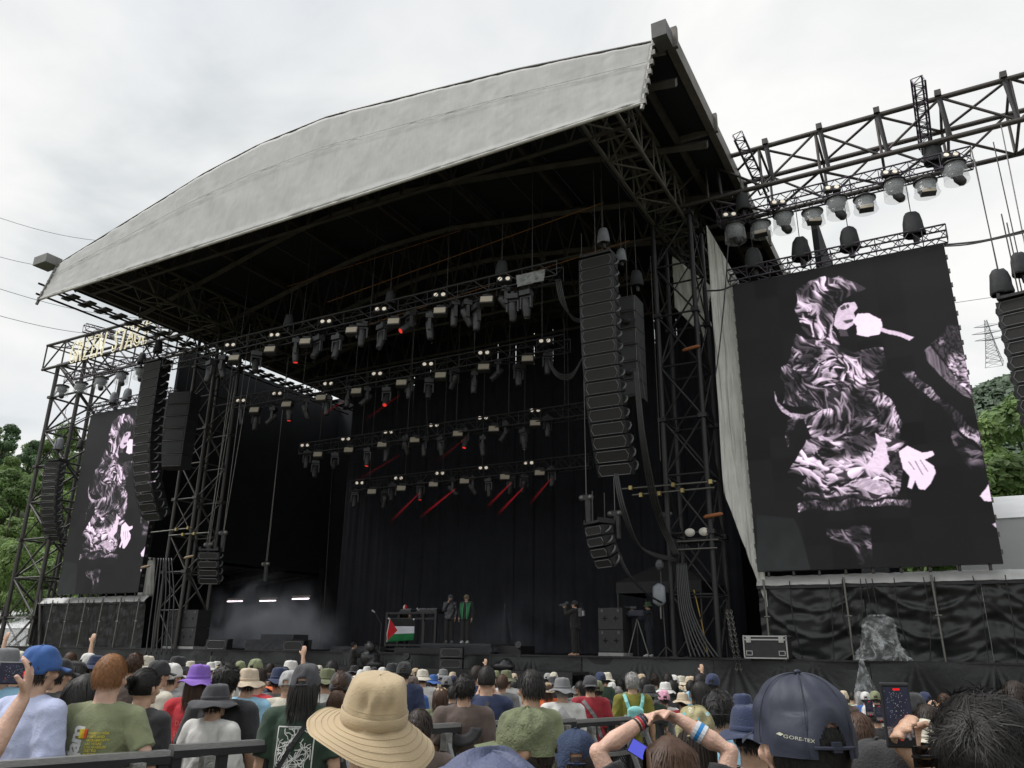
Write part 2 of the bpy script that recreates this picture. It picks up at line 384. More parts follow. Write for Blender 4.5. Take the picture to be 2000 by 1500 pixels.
# deck and skirt
st = T('stage_platform', 'wide black stage platform with wrinkled black skirt behind the crowd barrier', 'stage', (SX, YF, 0))
O('deck', MB().box((0, 7.05, ZF-.1), (51.2, 14.0, .2)), mat('stage_floor', (.02, .02, .022), .5, 0, .3, 2), st)
xs = [-25.5, -21.2, -17, -12.8, -8.6, -4.4, -.2, 4., 8.2, 12.4, 16.6, 20.8, 25.6]
for i in range(len(xs)-1):
    x0, x1 = xs[i], xs[i+1]-.02
    b = grid_panel((x0, -.06, -1.0), (x1, -.06, -1.0), (x1, -.02, ZF+.01), (x0, -.02, ZF+.01), 110, 34, drape_disp(i+3, .12, 4))
    smooth(O('skirt_panel', b, PLAST(), st))
O('deck_edge', MB().box((0, -.05, ZF+.03), (51.2, .07, .05)), BLK(), st)
# catwalk in front of stage
cw = T('camera_walkway', 'low black covered walkway shelf running along the front of the stage', 'walkway', (0, 0, 0))
O('top', MB().box((-21.6, 23.2, 1.12), (22.5, 1.3, .08)), mat('walkway_top', (.03, .03, .032), .55), cw)
for i in range(6):
    x0 = -32.8+i*3.75
    smooth(O('skirt_panel', grid_panel((x0, 22.5, -1), (x0+3.73, 22.5, -1), (x0+3.73, 22.5, 1.15), (x0, 22.5, 1.15), 90, 24, drape_disp(i+60, .07, 5)), PLAST(), cw))
# rear curtain
ct = T('rear_curtain', 'tall black pleated curtain closing off the back of the stage', 'curtain', (SX, 33.5, 0))
for i in range(20):
    x0 = -10.3+i*1.08-(0); 
    b = grid_panel((x0, 0, ZF+.02), (x0+1.07, 0, ZF+.02), (x0+1.07, 0, 18), (x0, 0, 18), 16, 6, lambda u, v, i=i: .07*abs(math.sin(u*PI))**.6+.02*math.sin(u*18+i))
    smooth(O('curtain_panel', b, CURT(), ct))
# walls of the stage house
hs = T('stage_house', 'black walled stage house behind the lighting rig', 'stage house', (SX, 30, 0))
wm = mat('stage_wall_black', (.010, .011, .015), .9, 0, .3, .8)
O('rear_wall', MB().box((-.5, 9.2, 9), (35, .2, 18)), wm, hs)
O('side_wall', MB().box((16.4, 2.6, 8.6), (.2, 13, 15.5)), wm, hs)
O('side_wall', MB().box((-16.4, 2.6, 11.62), (.2, 13, 11.34)), wm, hs)
# side room at stage left with its ceiling and walls
O('side_room_wall', MB().box((-19, 8.6, 3.8), (6, .2, 5.4)), wm, hs)
O('side_room_wall', MB().box((-21.6, 3.1, 3.8), (.2, 11.4, 5.0)), wm, hs)
O('side_room_ceiling', MB().box((-18.9, 3, 6.05), (5.2, 11, .12)), mat('tent_underside', (.03, .032, .037), .8), hs)
for k in range(5):
    O('ceiling_rafter', MB().tube([(-16.6, -2+k*2.5, 6.0), (-24, -2+k*2.5, 5.2)], .06, 6), STEEL(), hs)
rf = T('tent_canopy', 'small dark tent canopy just inside the stage beside the right tower', 'canopy', (at(1318, 1280, 29.5).x, 29.5, ZF))
b = MB(); b.add([(-1.6, -1.6, 2.6), (1.6, -1.6, 2.6), (1.6, 1.6, 2.6), (-1.6, 1.6, 2.6), (0, 0, 3.5), (-1.6, -1.6, 2.2), (1.6, -1.6, 2.2), (1.6, 1.6, 2.2), (-1.6, 1.6, 2.2)], [(0, 1, 4), (1, 2, 4), (2, 3, 4), (3, 0, 4), (0, 5, 6, 1), (1, 6, 7, 2), (3, 8, 5, 0)])
O('canopy_cloth', b, mat('canopy_dark', (.025, .024, .027), .7), rf)
for a in (-1.55, 1.55):
    for c in (-1.55, 1.55): member(rf, 'pole', (a, c, 0), (a, c, 2.3), .03, STEEL())
# tubes in side room
TUBE = mat('tube_light', (1, .86, .93), .5, 0, 0, emit=2.2)
for i, (x, y) in enumerate([(459, 1173), (523, 1172), (587, 1168)]):
    p = at(x, y, 34.0); th = T('tube_light', ['leftmost', 'middle', 'rightmost'][i]+' of three white tube lights glowing in the dark side stage', 'tube light', p, 0, 'tube lights in the side stage')
    O('tube', MB().cyl((-.62, 0, -.04), (.62, 0, -.04), .035, 8), TUBE, th); O('fixture', MB().box((0, .05, .1), (1.3, .12, .08)), mat('fixture_beige', (.4, .33, .28), .6), th)
# ---------------- roof
FY = 17.2
TOPP = [(-32.4, 17.5), (-28.2, 18.38), (-23.5, 19.37), (-20.6, 19.72), (-17.2, 19.76), (-13.6, 19.28), (-9.7, 18.74), (-5.15, 17.9)]
def rtop(x):
    for (a, za), (b, zb) in zip(TOPP, TOPP[1:]):
        if x <= b: 
            t = (x-a)/(b-a); return za+(zb-za)*t
    a, za = TOPP[-2]; b, zb = TOPP[-1]; return zb+(x-b)*(zb-za)/(b-a)
rv = T('stage_roof', 'huge dark stage roof with pale grey cloth fascia along its front', 'stage roof', (0, 0, 0))
fc = mat('fascia_canvas', (.50, .50, .488), .8, 0, .05, 1.6, .5, 3.5, aniso=(1, 1, .6))
# add fine grime to the fascia
def grime(m):
    t = m.node_tree; p = t.nodes['Principled BSDF']; src = p.inputs['Base Color'].links[0].from_socket
    c = N(t, 'ShaderNodeTexCoord'); mp = N(t, 'ShaderNodeMapping'); mp.inputs['Scale'].default_value = (5, 5, 1.2); t.links.new(c.outputs['Object'], mp.inputs[0])
    nz = N(t, 'ShaderNodeTexNoise'); nz.inputs['Scale'].default_value = 1.5; nz.inputs['Detail'].default_value = 7; nz.inputs['Roughness'].default_value = .7; t.links.new(mp.outputs[0], nz.inputs[0])
    r = N(t, 'ShaderNodeValToRGB'); r.color_ramp.elements[0].position = .3; r.color_ramp.elements[0].color = (.91, .905, .89, 1); r.color_ramp.elements[1].position = .62; r.color_ramp.elements[1].color = (1, 1, 1, 1); t.links.new(nz.outputs[0], r.inputs[0])
    mm = N(t, 'ShaderNodeMix', data_type='RGBA', blend_type='MULTIPLY'); mm.inputs[0].default_value = 1
    t.links.new(src, mm.inputs[6]); t.links.new(r.outputs[0], mm.inputs[7]); t.links.new(mm.outputs[2], p.inputs['Base Color'])
grime(fc)
nx, nz = 260, 34; b = MB(); vs = []
ZB = 15.75
for j in range(nz+1):
    for i in range(nx+1):
        u, v = i/nx, j/nz; xb = -32.6+u*(27.15); xt = -32.35+u*(27.2)
        x = xb+(xt-xb)*v; zt = rtop(x); z = ZB+(zt-ZB)*v; y = FY-.35*(1-v)
        y += .03*noise.noise(Vector((x*.9+z*.4, z*.6, 0)))+.035*noise.noise(Vector((x*2.6+z, z*.9, 5)))+.012*noise.noise(Vector((x*6-z*3, z*5, 5)))
        if v < .04: y -= .03
        if abs(v-.62) < .012: y -= .018
        vs.append((x, y, z))
b.add(vs, [(j*(nx+1)+i, j*(nx+1)+i+1, (j+1)*(nx+1)+i+1, (j+1)*(nx+1)+i) for j in range(nz) for i in range(nx)])
solid(smooth(O('fascia', b, fc, rv)), .03)
for vv_ in (.66,):
    O('seam_tape', MB().tube([(-32.45+27.1*i/30, FY-.35*(1-vv_)-.05, ZB+(rtop(-32.45+27.1*i/30)-ZB)*vv_) for i in range(31)], .009, 4), mat('seam_pale', (.62, .61, .58), .7), rv)
hem = mat('fascia_hem', (.55, .54, .5), .75)
O('bottom_hem', MB().tube([(-32.65+i*27.2/20, FY-.37, ZB-.03) for i in range(21)], .05, 6), hem, rv)
O('top_rail', MB().tube([(x, FY+.05, rtop(x)+.07) for x in [-32.5+i*27.6/40 for i in range(41)]], .06, 6), STEEL(), rv)
O('ridge_capping', MB().tube([(x, FY+.45, rtop(x)+.2) for x in [-32.5+i*27.6/40 for i in range(41)]], [(.1, .3)]*41, 6), mat('capping', (.22, .21, .2), .6), rv)
for k, (x0, xx) in enumerate(((-32.6, -32.35), (-5.45, -5.15))):
    O('fascia_end_rail', MB().cyl((x0, FY-.4, ZB-.25), (xx, FY, rtop(xx)+.1), .06, 6), GALV(), rv)
    for q in range(7): O('shackle', MB().box((x0+(xx-x0)*q/6+.06, FY-.38+.35*q/6, ZB+(rtop(xx)-ZB)*q/6.2), (.12, .1, .16)), GALV(), rv)
UND = mat('roof_underside', (.016, .017, .024), .8, 0, .3, .4)
YB = 38.5
for i in range(14):           # roof sheets
    x0 = -32.9+i*2.0; x1 = x0+1.98; b = MB()
    b.add([(x0, FY+.1, rtop(x0)+.05), (x1, FY+.1, rtop(x1)+.05), (x1, YB, rtop(x1)+.05), (x0, YB, rtop(x0)+.05)], [(0, 1, 2, 3)])
    solid(O('roof_sheet', b, UND, rv), .05)
BEAM = mat('roof_beam', (.085, .076, .07), .6, .3, .3, 2); EDGE = mat('roof_edge_beam', (.16, .145, .13), .6, .2, .3, 2, .3, 6)
for k in range(5):
    y0 = FY+.3+k*4.25
    O('edge_beam', MB().box((-4.75, y0+2.1, 18.05), (.24, 4.2, .55)), EDGE, rv); O('edge_bracket', MB().box((-4.72, y0, 18.1), (.36, .12, .7)), EDGE, rv)
    O('edge_beam', MB().box((-33.0, y0+2.1, 17.3), (.24, 4.2, .45)), EDGE, rv)
    O('cross_tie', MB().box((-5.35, y0, 17.85), (1.0, .12, .2)), EDGE, rv)
O('corner_box', MB().box((-4.86, FY-.1, 17.95), (.42, .6, .5)), mat('corner_box', (.12, .12, .12), .6), rv)
O('corner_box', MB().box((-33.05, FY-.1, 17.75), (.95, .7, .4)), mat('corner_box_pale', (.24, .24, .23), .6), rv)
O('side_sheet', MB().box((-5.3, 28, 18.28), (1.0, 20.8, .03)), UND, rv)
for x in (-5.85, -7.9, -11.2, -15, -18.85, -22.7, -26.5, -30, -32.2):
    O('rafter', MB().box((x, (FY+YB)/2, rtop(x)-.28), (.14, YB-FY-.4, .3)), BEAM, rv)
for k in range(7):
    y = FY+1.2+k*3.3
    b = MB(); n = 14; pts = [(-32.8+i*27.9/n, y, rtop(-32.8+i*27.9/n)-.5) for i in range(n+1)]; b.tube(pts, [(.12, .16)]*(n+1), 4); O('purlin', b, BEAM, rv)
    if k in (0, 2, 3, 4, 5):
        b = MB(); zz = 16.4; b.tube([(-31.5, y, zz), (-6.2, y, zz)], .07, 6)
        for i in range(24):
            x0 = -31.5+i*25.3/24; x1 = x0+25.3/48; x2 = x0+25.3/24
            b.cyl((x0, y, zz), (x1, y, rtop(x1)-.5), .035, 5); b.cyl((x1, y, rtop(x1)-.5), (x2, y, zz), .035, 5)
        tag(O('girder', b, BEAM, rv))
OR = mat('orange_strap', (.32, .15, .06), .7)
for k, (x0, y0, x1, y1) in enumerate([(640, 590, 1180, 395), (700, 640, 1230, 470), (560, 560, 900, 450)]):
    O('strap', MB().cyl(at(x0, y0, 22+k), at(x1, y1, 22+k), .018, 5), OR, rv)
# longitudinal girders under the roof, at each tower
for lb, x in (('right', -7.55), ('left', -30.1)):
    box_truss('roof_girder', 'deep lattice girder under the roof above the '+lb+' tower', 'girder', (x+.5, FY+.4, 17.1), (x+.5, 30, 17.1), 1.1, 1.4, 11, .07, .035, mat('girder_steel', (.15, .14, .12), .55, .4), True)
# light gap slats at left top of the stage house
gm = mat('eaves_slat', (.05, .052, .055), .6)
ev = T('eaves_grille', 'slatted opening letting daylight in under the left roof edge', 'grille', (-33.2, FY, 16.9))
for k in range(26): O('slat', MB().box((0, .5+k*.8, -.25), (.9, .36, .07)), gm, ev)
for zz in (0, -.5): member(ev, 'rail', (-.4, 0, zz), (-.4, 21, zz), .05, BLK()); member(ev, 'rail', (.4, 0, zz), (.4, 21, zz), .05, BLK())
# ---------------- towers
def tower(label, x0, x1, y0, y1, z0, z1, n, rl, rb, m):
    th = T('truss_tower', label, 'tower', ((x0+x1)/2, (y0+y1)/2, z0)); a, c = (x1-x0)/2, (y1-y0)/2; H = z1-z0
    cs = [(-a, -c), (a, -c), (a, c), (-a, c)]
    for x, y in cs: member(th, 'leg', (x, y, 0), (x, y, H), rl, m, 10)
    for f in range(4):
        p, q = cs[f], cs[(f+1) % 4]
        for i in range(n+1):
            z = H*i/n; member(th, 'rung', (*p, z), (*q, z), rb, m, 6)
            if i < n:
                if (i+f) % 2: member(th, 'brace', (*p, z), (*q, z+H/n), rb, m, 6)
                else: member(th, 'brace', (*q, z), (*p, z+H/n), rb, m, 6)
                if f in (0, 1): member(th, 'brace', (*(q if (i+f) % 2 else p), z), (*(p if (i+f) % 2 else q), z+H/n), rb*.7, m, 6)
    for x, y in cs:
        for i in range(0, n+1, 2): O('collar', MB().box((x, y, H*i/n), (rl*3.2, rl*3.2, .14)), m, th)
    return th
tower('tall black lattice tower carrying the roof at the right side of the stage', -7.65, -6.3, 24.15, 25.6, ZF, 16.5, 8, .085, .036, BLK())
tower('tall dark lattice tower at the left side of the stage behind the hanging speakers', -31.3, -29.9, 24.15, 25.6, ZF, 16.5, 9, .085, .036, STEEL())
TL = tower('outermost left lattice tower standing in front of the wooded hill', -43.4, -40.9, 24.3, 26.6, -1., 17.0, 9, .11, .06, STEEL())
for k in range(30): member(TL, 'ladder_rung', (-.25, .9, .5+k*.5), (.25, .9, .5+k*.5), .025, STEEL(), 5)
for s in (-.25, .25): member(TL, 'ladder_rail', (s, .9, 0), (s, .9, 15.5), .03, STEEL(), 5)
for s in (-1, 1):
    member(TL, 'outrigger', (s*1.25, -1.1, 5.5), (s*2.9, -1.1, 0), .08, STEEL()); member(TL, 'outrigger', (s*1.25, 1.1, 9), (s*2.9, 1.6, 0), .07, STEEL())
tower('right outer lattice tower beyond the hanging speaker column', 4.9, 7.3, 24.3, 26.6, -1., 17., 9, .11, .06, STEEL())
# wing trusses
WS = mat('wing_steel', (.10, .09, .085), .5, .5, .35, 5, .2, 30)
wr = box_truss('wing_truss', 'large box truss reaching out from the right side of the stage over the screen', 'truss', (-7.4, 24.95, 17.5), (7.4, 24.95, 17.5), 1.9, 1.5, 8, .085, .045, WS)
wl = box_truss('wing_truss', 'large box truss at the left carrying the outlined stage name sign', 'truss', (-44.4, 24.95, 17.5), (-30, 24.95, 17.5), 1.9, 1.5, 8, .085, .045, WS)
for i in range(7):      # hanger clamps on the right wing truss
    x = 2.2+i*1.75; O('hanger', MB().tube([(x, -1.0, .95), (x+.12, -.98, -.75)], [(.085, .045), (.06, .04)], 4), BLK(), wr); O('clamp', MB().box((x, -1.0, .86), (.18, .26, .2)), STEEL(), wr)
for nm, (x, y0, z0, y1, z1) in {'leftmost': (-4.6, 23.5, 19.1, 27.0, 19.1), 'tallest': (.35, 22.6, 20.4, 26.6, 19.6)}.items():
    pass
for lb, a, c in (('shorter', (1441, 265), (1482, 352)), ('taller', (1793, 156), (1806, 268))):
    A = at(*a, 22.6); Bq = at(*c, 24.6); box_truss('cross_truss', lb+' slim purple-grey truss lying across the top of the right wing truss', 'truss', A, A+(Bq-A)*1.25, .3, .3, 12, .03, .014, PURP(), False, updir=(1, 0, .2))
A = at(165, 640, 23.4); box_truss('cross_truss', 'slim truss lying across the top of the left wing truss', 'truss', A, A+Vector((.8, 3.6, .1)), .4, .4, 10, .03, .014, PURP(), False)
# lamp trusses under the wings
lr = box_truss('lamp_truss', 'slim truss with plastic wrapped lamps hanging under the right wing truss', 'truss', (-5.25, 24.0, 15.9), (2.35, 24.0, 15.9), .5, .5, 18, .028, .014, PURP(), False)
ll = box_truss('lamp_truss', 'slim truss with wrapped lamps under the left wing truss', 'truss', (-41.6, 24.0, 15.75), (-33.2, 24.0, 15.75), .5, .5, 18, .028, .014, PURP(), False)
# sign
sg = T('stage_sign', 'outlined GREEN STAGE lettering hung on the left wing truss', 'sign', (0, 0, 0))
NE = mat('neon_outline', (.85, .78, .55), .5, 0, 0, emit=.35)
S0, S1 = at(142, 690, 23.85), at(283, 652, 23.85); txt = 'GREEN STAGE'; W = (S1-S0).length
for i, ch in enumerate(txt):
    if ch == ' ': continue
    me = text_mesh(ch, 2.0, 0, .022, 'NONE', .2, 2); p = S0+(S1-S0)*(i/(len(txt)-1)); 
    O('letter', me, NE, sg, M=Matrix.Translation(p) @ Matrix.Rotation(PI/2, 4, 'X') @ Matrix.Diagonal((.45, .95, 1, 1)))
member(sg, 'sign_rail', S0+Vector((-.8, .05, .55)), S1+Vector((.6, .05, .55)), .03, BLK()); member(sg, 'sign_rail', S0+Vector((-.8, .05, -.55)), S1+Vector((.6, .05, -.55)), .03, BLK())
# ---------------- white side sheets
shm = mat('white_side_sheet', (.82, .81, .77), .75, 0, .08, 1.5, .5, 4)
def sheet(label, pts, Y, seed, nx=60, nz=90):
    c = [at(*p, Y) for p in pts]
    rr = fold(seed, .10, 9, 3, 3.)
    b = grid_panel(c[0], c[1], c[2], c[3], nx, nz, lambda u, v: rr(u, v)+.03*math.sin(u*26+v*9+4*noise.noise(Vector((u*3, v*4, 1))))*(.4+v*(1-v)*2))
    return tag(solid(smooth(O('side_sheet', b, shm)), .01), label, 'tarpaulin')
sheet('tall off-white tarpaulin hanging between the right tower and the big screen', [(1414, 962), (1500, 1190), (1446, 556), (1380, 440)], 24.42, 3)
sheet('narrow off-white tarpaulin seen through the upper part of the right tower', [(1318, 600), (1375, 660), (1390, 560), (1313, 500)], 26.6, 7, 30, 30)
sheet('pale green tarpaulin strip glimpsed beside the left screen', [(268, 1165), (300, 1165), (312, 960), (296, 960)], 27.5, 8, 14, 40)
# ================================================================ LED SCREENS
def vnoise(h, w, cells, rs):
    g = rs.rand(int(cells[0])+3, int(cells[1])+3); ys = np.linspace(0, cells[0], h); xs = np.linspace(0, cells[1], w)
    yi = ys.astype(int); xi = xs.astype(int); fy = (ys-yi)[:, None]; fx = (xs-xi)[None]; fy = fy*fy*(3-2*fy); fx = fx*fx*(3-2*fx)
    return g[yi][:, xi]*(1-fy)*(1-fx)+g[yi][:, xi+1]*(1-fy)*fx+g[yi+1][:, xi]*fy*(1-fx)+g[yi+1][:, xi+1]*fy*fx
def inpoly(X, Y, P):
    ins = np.zeros(X.shape, bool); n = len(P)
    for i in range(n):
        x0, y0 = P[i]; x1, y1 = P[(i+1) % n]
        if y0 == y1: continue
        c = ((Y >= min(y0, y1)) & (Y < max(y0, y1))) & (X < (x1-x0)*(Y-y0)/(y1-y0)+x0); ins ^= c
    return ins
def homog(src, dst):
    A = []; B = []
    for (x, y), (u, v) in zip(src, dst): A += [[x, y, 1, 0, 0, 0, -u*x, -u*y], [0, 0, 0, x, y, 1, -v*x, -v*y]]; B += [u, v]
    return np.append(np.linalg.solve(np.array(A, float), np.array(B, float)), 1).reshape(3, 3)
def screen_image():
    h, w = 560, 370; rs = np.random.RandomState(4)
    Hm = homog([(0, 0), (1, 0), (1, 1), (0, 1)], [(92, 155), (1118, -45), (1388, 1508), (190, 1535)])
    v, u = np.mgrid[0:h, 0:w]; u = (u+.5)/w; v = (v+.5)/h
    d = Hm[2, 0]*u+Hm[2, 1]*v+1; X = (Hm[0, 0]*u+Hm[0, 1]*v+Hm[0, 2])/d; Y = (Hm[1, 0]*u+Hm[1, 1]*v+Hm[1, 2])/d
    LOW = np.clip((vnoise(h, w, (17, 11), rs)*.6+vnoise(h, w, (34, 24), rs)*.4-.36)*4.2, .10, 1.)
    wob = (vnoise(h, w, (30, 20), rs)-.5)*26; wob2 = (vnoise(h, w, (30, 20), rs)-.5)*26; Xw, Yw = X+wob, Y+wob2
    I = np.zeros((h, w)); 
    def streak(ang, sx, sy, seed):
        # stretched, warped noise sampled in picture space
        r2 = np.random.RandomState(seed); g = r2.rand(256, 256); wx = (vnoise(h, w, (9, 7), r2)-.5)*150; wy = (vnoise(h, w, (9, 7), r2)-.5)*150
        a = math.radians(ang); xx = X+wx; yy = Y+wy; p = (xx*math.cos(a)+yy*math.sin(a))/sx; q = (-xx*math.sin(a)+yy*math.cos(a))/sy
        def smp(p, q):
            p, q = p*1.7, q*1.45; pi, qi = np.floor(p).astype(int), np.floor(q).astype(int); fp, fq = p-pi, q-qi; fp = fp*fp*(3-2*fp); fq = fq*fq*(3-2*fq); G = lambda a, b: g[a % 256, b % 256]
            return G(pi, qi)*(1-fp)*(1-fq)+G(pi+1, qi)*fp*(1-fq)+G(pi, qi+1)*(1-fp)*fq+G(pi+1, qi+1)*fp*fq
        n_ = .6*smp(p, q)+.4*smp(p*2.1, q*2.1); r_ = 1-np.abs(2*smp(p*1.3+7, q*1.3+3)-1)*1.6; return n_*.55+np.clip(r_, 0, 1)*.45
    def paint(P, thr, ang=0, sx=60, sy=14, seed=1, val=1.):
        nonlocal I
        r2 = random.Random(seed*3+1); mk = inpoly(Xw, Yw, P); A_ = abs(sum(P[i][0]*P[(i+1) % len(P)][1]-P[(i+1) % len(P)][0]*P[i][1] for i in range(len(P))))/2
        J = np.where(mk, .07*val, 0.); x0, x1 = min(p[0] for p in P), max(p[0] for p in P); y0, y1 = min(p[1] for p in P), max(p[1] for p in P)
        n = int(A_/(sx*sy)*4.0*(1.25-thr)); ys, xs = np.nonzero(mk)
        if len(ys) == 0: return
        ya, yb, xa, xb = ys.min(), ys.max()+1, xs.min(), xs.max()+1; XX, YY = Xw[ya:yb, xa:xb], Yw[ya:yb, xa:xb]; JJ = J[ya:yb, xa:xb]
        for k in range(n):
            q = r2.randrange(len(ys)); cx, cy = X[ys[q], xs[q]], Y[ys[q], xs[q]]; th_ = math.radians(ang+70*noise.noise(Vector((cx*.006, cy*.006, seed)))+r2.gauss(0, 22))
            l = sx*r2.uniform(.22, .85); wv = sy*r2.uniform(.14, .70); kp = r2.uniform(-.006, .006); dx, dy = XX-cx, YY-cy; u_ = dx*math.cos(th_)+dy*math.sin(th_); v_ = -dx*math.sin(th_)+dy*math.cos(th_)-kp*u_*u_
            m_ = np.sqrt(np.clip(1-(u_/l)**2, 0, 1)); c_ = np.clip((wv*m_-np.abs(v_))/2.6+.1, 0, 1)*(m_ > 0)
            if r2.random() < .30: JJ *= (1-c_*.95)
            else: t_ = val*r2.uniform(.25, 1.)*(1-.45*np.clip(v_/wv, -1, 1)); JJ[:] = np.maximum(JJ, c_*t_)
        J[ya:yb, xa:xb] = JJ; J = J*LOW; I = np.where(mk, J, I)
    def solidp(P, val=.95, tex=.15, seed=3):
        nonlocal I
        mk = inpoly(X+wob*.3, Y+wob2*.3, P); s = streak(20, 40, 20, seed); I = np.where(mk, val*(1-tex+tex*1.6*(s-.3)), I)
    paint([(400, 400), (560, 420), (700, 470), (780, 560), (800, 700), (880, 830), (900, 1000), (880, 1180), (420, 1190), (470, 900), (500, 760), (330, 720), (330, 560)], .93, 40, 60, 12, 31, .6)
    paint([(405, 180), (440, 140), (520, 122), (610, 110), (680, 145), (738, 180), (690, 195), (640, 215), (600, 250), (570, 300), (565, 350), (600, 400), (620, 440), (560, 430), (480, 400), (430, 370), (408, 300), (398, 240)], .45, 60, 90, 18, 11)
    paint([(398, 410), (470, 405), (560, 465), (640, 540), (580, 560), (600, 600), (540, 668), (480, 640), (420, 600), (370, 560), (378, 480)], .36, 12, 90, 16, 12)
    paint([(320, 560), (350, 530), (400, 640), (405, 700), (340, 650)], .55, 50, 50, 10, 13)
    solidp([(284, 655), (300, 715), (360, 768), (440, 782), (505, 752), (450, 800), (380, 800), (320, 760), (290, 710)], .8, .6)
    paint([(330, 790), (420, 800), (360, 870), (350, 940)], .5, 0, 14, 7, 14)
    paint([(600, 600), (640, 480), (700, 470), (820, 455), (832, 520), (770, 560), (822, 570), (740, 610), (700, 700), (660, 645)], .52, 25, 70, 14, 15)
    paint([(760, 690), (820, 660), (870, 740), (910, 830), (860, 905), (800, 880)], .5, -50, 50, 11, 16)
    paint([(440, 810), (520, 750), (560, 740), (600, 800), (680, 830), (770, 770), (800, 880), (700, 870), (540, 885), (470, 900)], .42, -55, 80, 14, 17)
    paint([(440, 900), (540, 880), (700, 875), (860, 900), (935, 925), (880, 960), (870, 1080), (850, 1165), (800, 1178), (640, 1172), (480, 1172), (388, 1130), (440, 1070), (350, 1060), (400, 980)], .41, 20, 80, 22, 18)
    solidp([(775, 870), (815, 900), (840, 1010), (790, 1072), (720, 1040), (755, 980), (780, 930)], .92, .15)
    solidp([(640, 1120), (720, 1085), (830, 1110), (850, 1150), (790, 1170), (720, 1150)], .85, .4)
    paint([(395, 1205), (600, 1190), (930, 1195), (940, 1232), (700, 1225), (400, 1250)], .47, 80, 22, 8, 19)
    solidp([(600, 262), (640, 238), (684, 236), (694, 268), (678, 288), (688, 318), (672, 348), (640, 370), (598, 366), (576, 342), (585, 300)], .85, .2)
    for P in ([(608, 262), (634, 246), (640, 268), (618, 276)], [(640, 250), (652, 244), (656, 262), (644, 266)], [(622, 325), (672, 318), (672, 330), (640, 340)], [(600, 366), (640, 372), (650, 400), (610, 400)]):
        mk = inpoly(X, Y, P); I = np.where(mk, .1, I)
    solidp([(672, 330), (695, 292), (750, 288), (808, 322), (818, 350), (800, 388), (740, 400), (690, 392), (690, 350)], .97, .05)
    solidp([(805, 358), (930, 394), (968, 405), (945, 422), (912, 410), (803, 374)], .9, .2)
    solidp([(888, 960), (930, 935), (1000, 965), (1050, 955), (1058, 975), (1010, 1000), (1050, 1030), (1062, 1060), (1040, 1110), (1010, 1150), (980, 1145), (962, 1100), (945, 1140), (925, 1130), (935, 1080), (900, 1040)], .95, .05)
    for a, b in (((960, 1005), (1000, 1075)), ((985, 1000), (1025, 1060)), ((930, 1010), (960, 1050))):
        P = [(a[0], a[1]), (a[0]+6, a[1]), (b[0]+4, b[1]), (b[0]-2, b[1])]; I = np.where(inpoly(X, Y, P), .3, I)
    paint([(1050, 440), (1130, 350), (1180, 360), (1230, 560), (1250, 700), (1190, 640)], .44, 35, 16, 9, 20)
    solidp([(1018, 470), (1045, 450), (1190, 640), (1245, 705), (1200, 690), (1100, 600), (1030, 520)], .35, .7, 8)
    paint([(915, 560), (960, 565), (1180, 780), (1290, 900), (1285, 940), (1180, 850), (1050, 700), (920, 590)], .5, 120, 30, 9, 21)
    paint([(1120, 800), (1190, 880), (1300, 980), (1312, 1080), (1235, 1050), (1170, 950)], .45, 20, 90, 20, 22, .28)
    solidp([(1280, 1180), (1330, 1112), (1340, 1210), (1300, 1205)], .95, .1); solidp([(1336, 1320), (1360, 1310), (1368, 1350)], .8, .2)
    paint([(530, 1320), (745, 1330), (745, 1500), (690, 1500), (640, 1420), (540, 1360)], .55, 5, 80, 10, 23, .35)
    hemk = rs.rand(h, w)
    tone = np.stack([I*.80, I*.665, I*.79], -1)**1.25
    gm_ = inpoly(X, Y, [(190, 1260), (370, 1280), (400, 1340), (450, 1540), (190, 1540)]); g = .22*(.35+.65*np.clip((Y-1260)/250, 0, 1))*gm_*(vnoise(h, w, (40, 30), rs)*.5+.6)
    tone += g[..., None]*np.array([.032, .040, .040])
    tone *= (.93+.07*np.sin(v*h*PI/1.5))[..., None]
    k_ = tone.copy(); k_[1:] += tone[:-1]; k_[:-1] += tone[1:]; k_[:, 1:] += tone[:, :-1]; k_[:, :-1] += tone[:, 1:]; tone = tone*.4+k_/5*.6
    pr = np.repeat(np.repeat(rs.rand(14, 9), -(-h//14), 0)[:h], -(-w//9), 1)[:, :w]; tone = tone*(.96+.05*pr[..., None])+.0006*pr[..., None]
    return np.clip(tone, 0, 1)
SIMG = screen_image()**(1/2.2)       # image texture is sRGB
SCRM = img_mat('led_picture', SIMG, .55, 1.0)
def led_screen(x0, x1, label):
    th = T('led_screen', label, 'screen', ((x0+x1)/2, 24.0, 4.05)); W, H = x1-x0, 9.25
    bx = MB().box((0, .14, H/2), (W, .24, H)); O('cabinet', bx, BLK(), th)
    me = grid_panel((-W/2, 0, 0), (W/2, 0, 0), (W/2, 0, H), (-W/2, 0, H), 4, 4).mesh('display'); uvgrid(me, 4, 4); O('display', me, SCRM, th)
    rt = MB().box((-.0, 0, 0), (.05, .05, .05)); 
    for i in range(9): member(th, 'bracket', (-W/2+.3+i*(W-.6)/8, .1, -.16), (-W/2+.3+i*(W-.6)/8, .1, .0), .04, STEEL())
    for s in (-1, 1):
        for k in range(20): O('edge_lug', MB().box((s*(W/2+.02), .12, .3+k*.45), (.05, .1, .12)), GALV(), th)
    return th
led_screen(-4.98, 1.22, 'big right LED screen showing a hooded performer in pink and black')
led_screen(-38.9, -32.75, 'tall left LED screen partly hidden by the hanging speaker column')
box_truss('screen_truss', 'slim purple-grey truss along the top edge of the right LED screen', 'truss', (-5.1, 24.1, 13.66), (1.35, 24.1, 13.66), .4, .42, 20, .03, .014, PURP(), False)
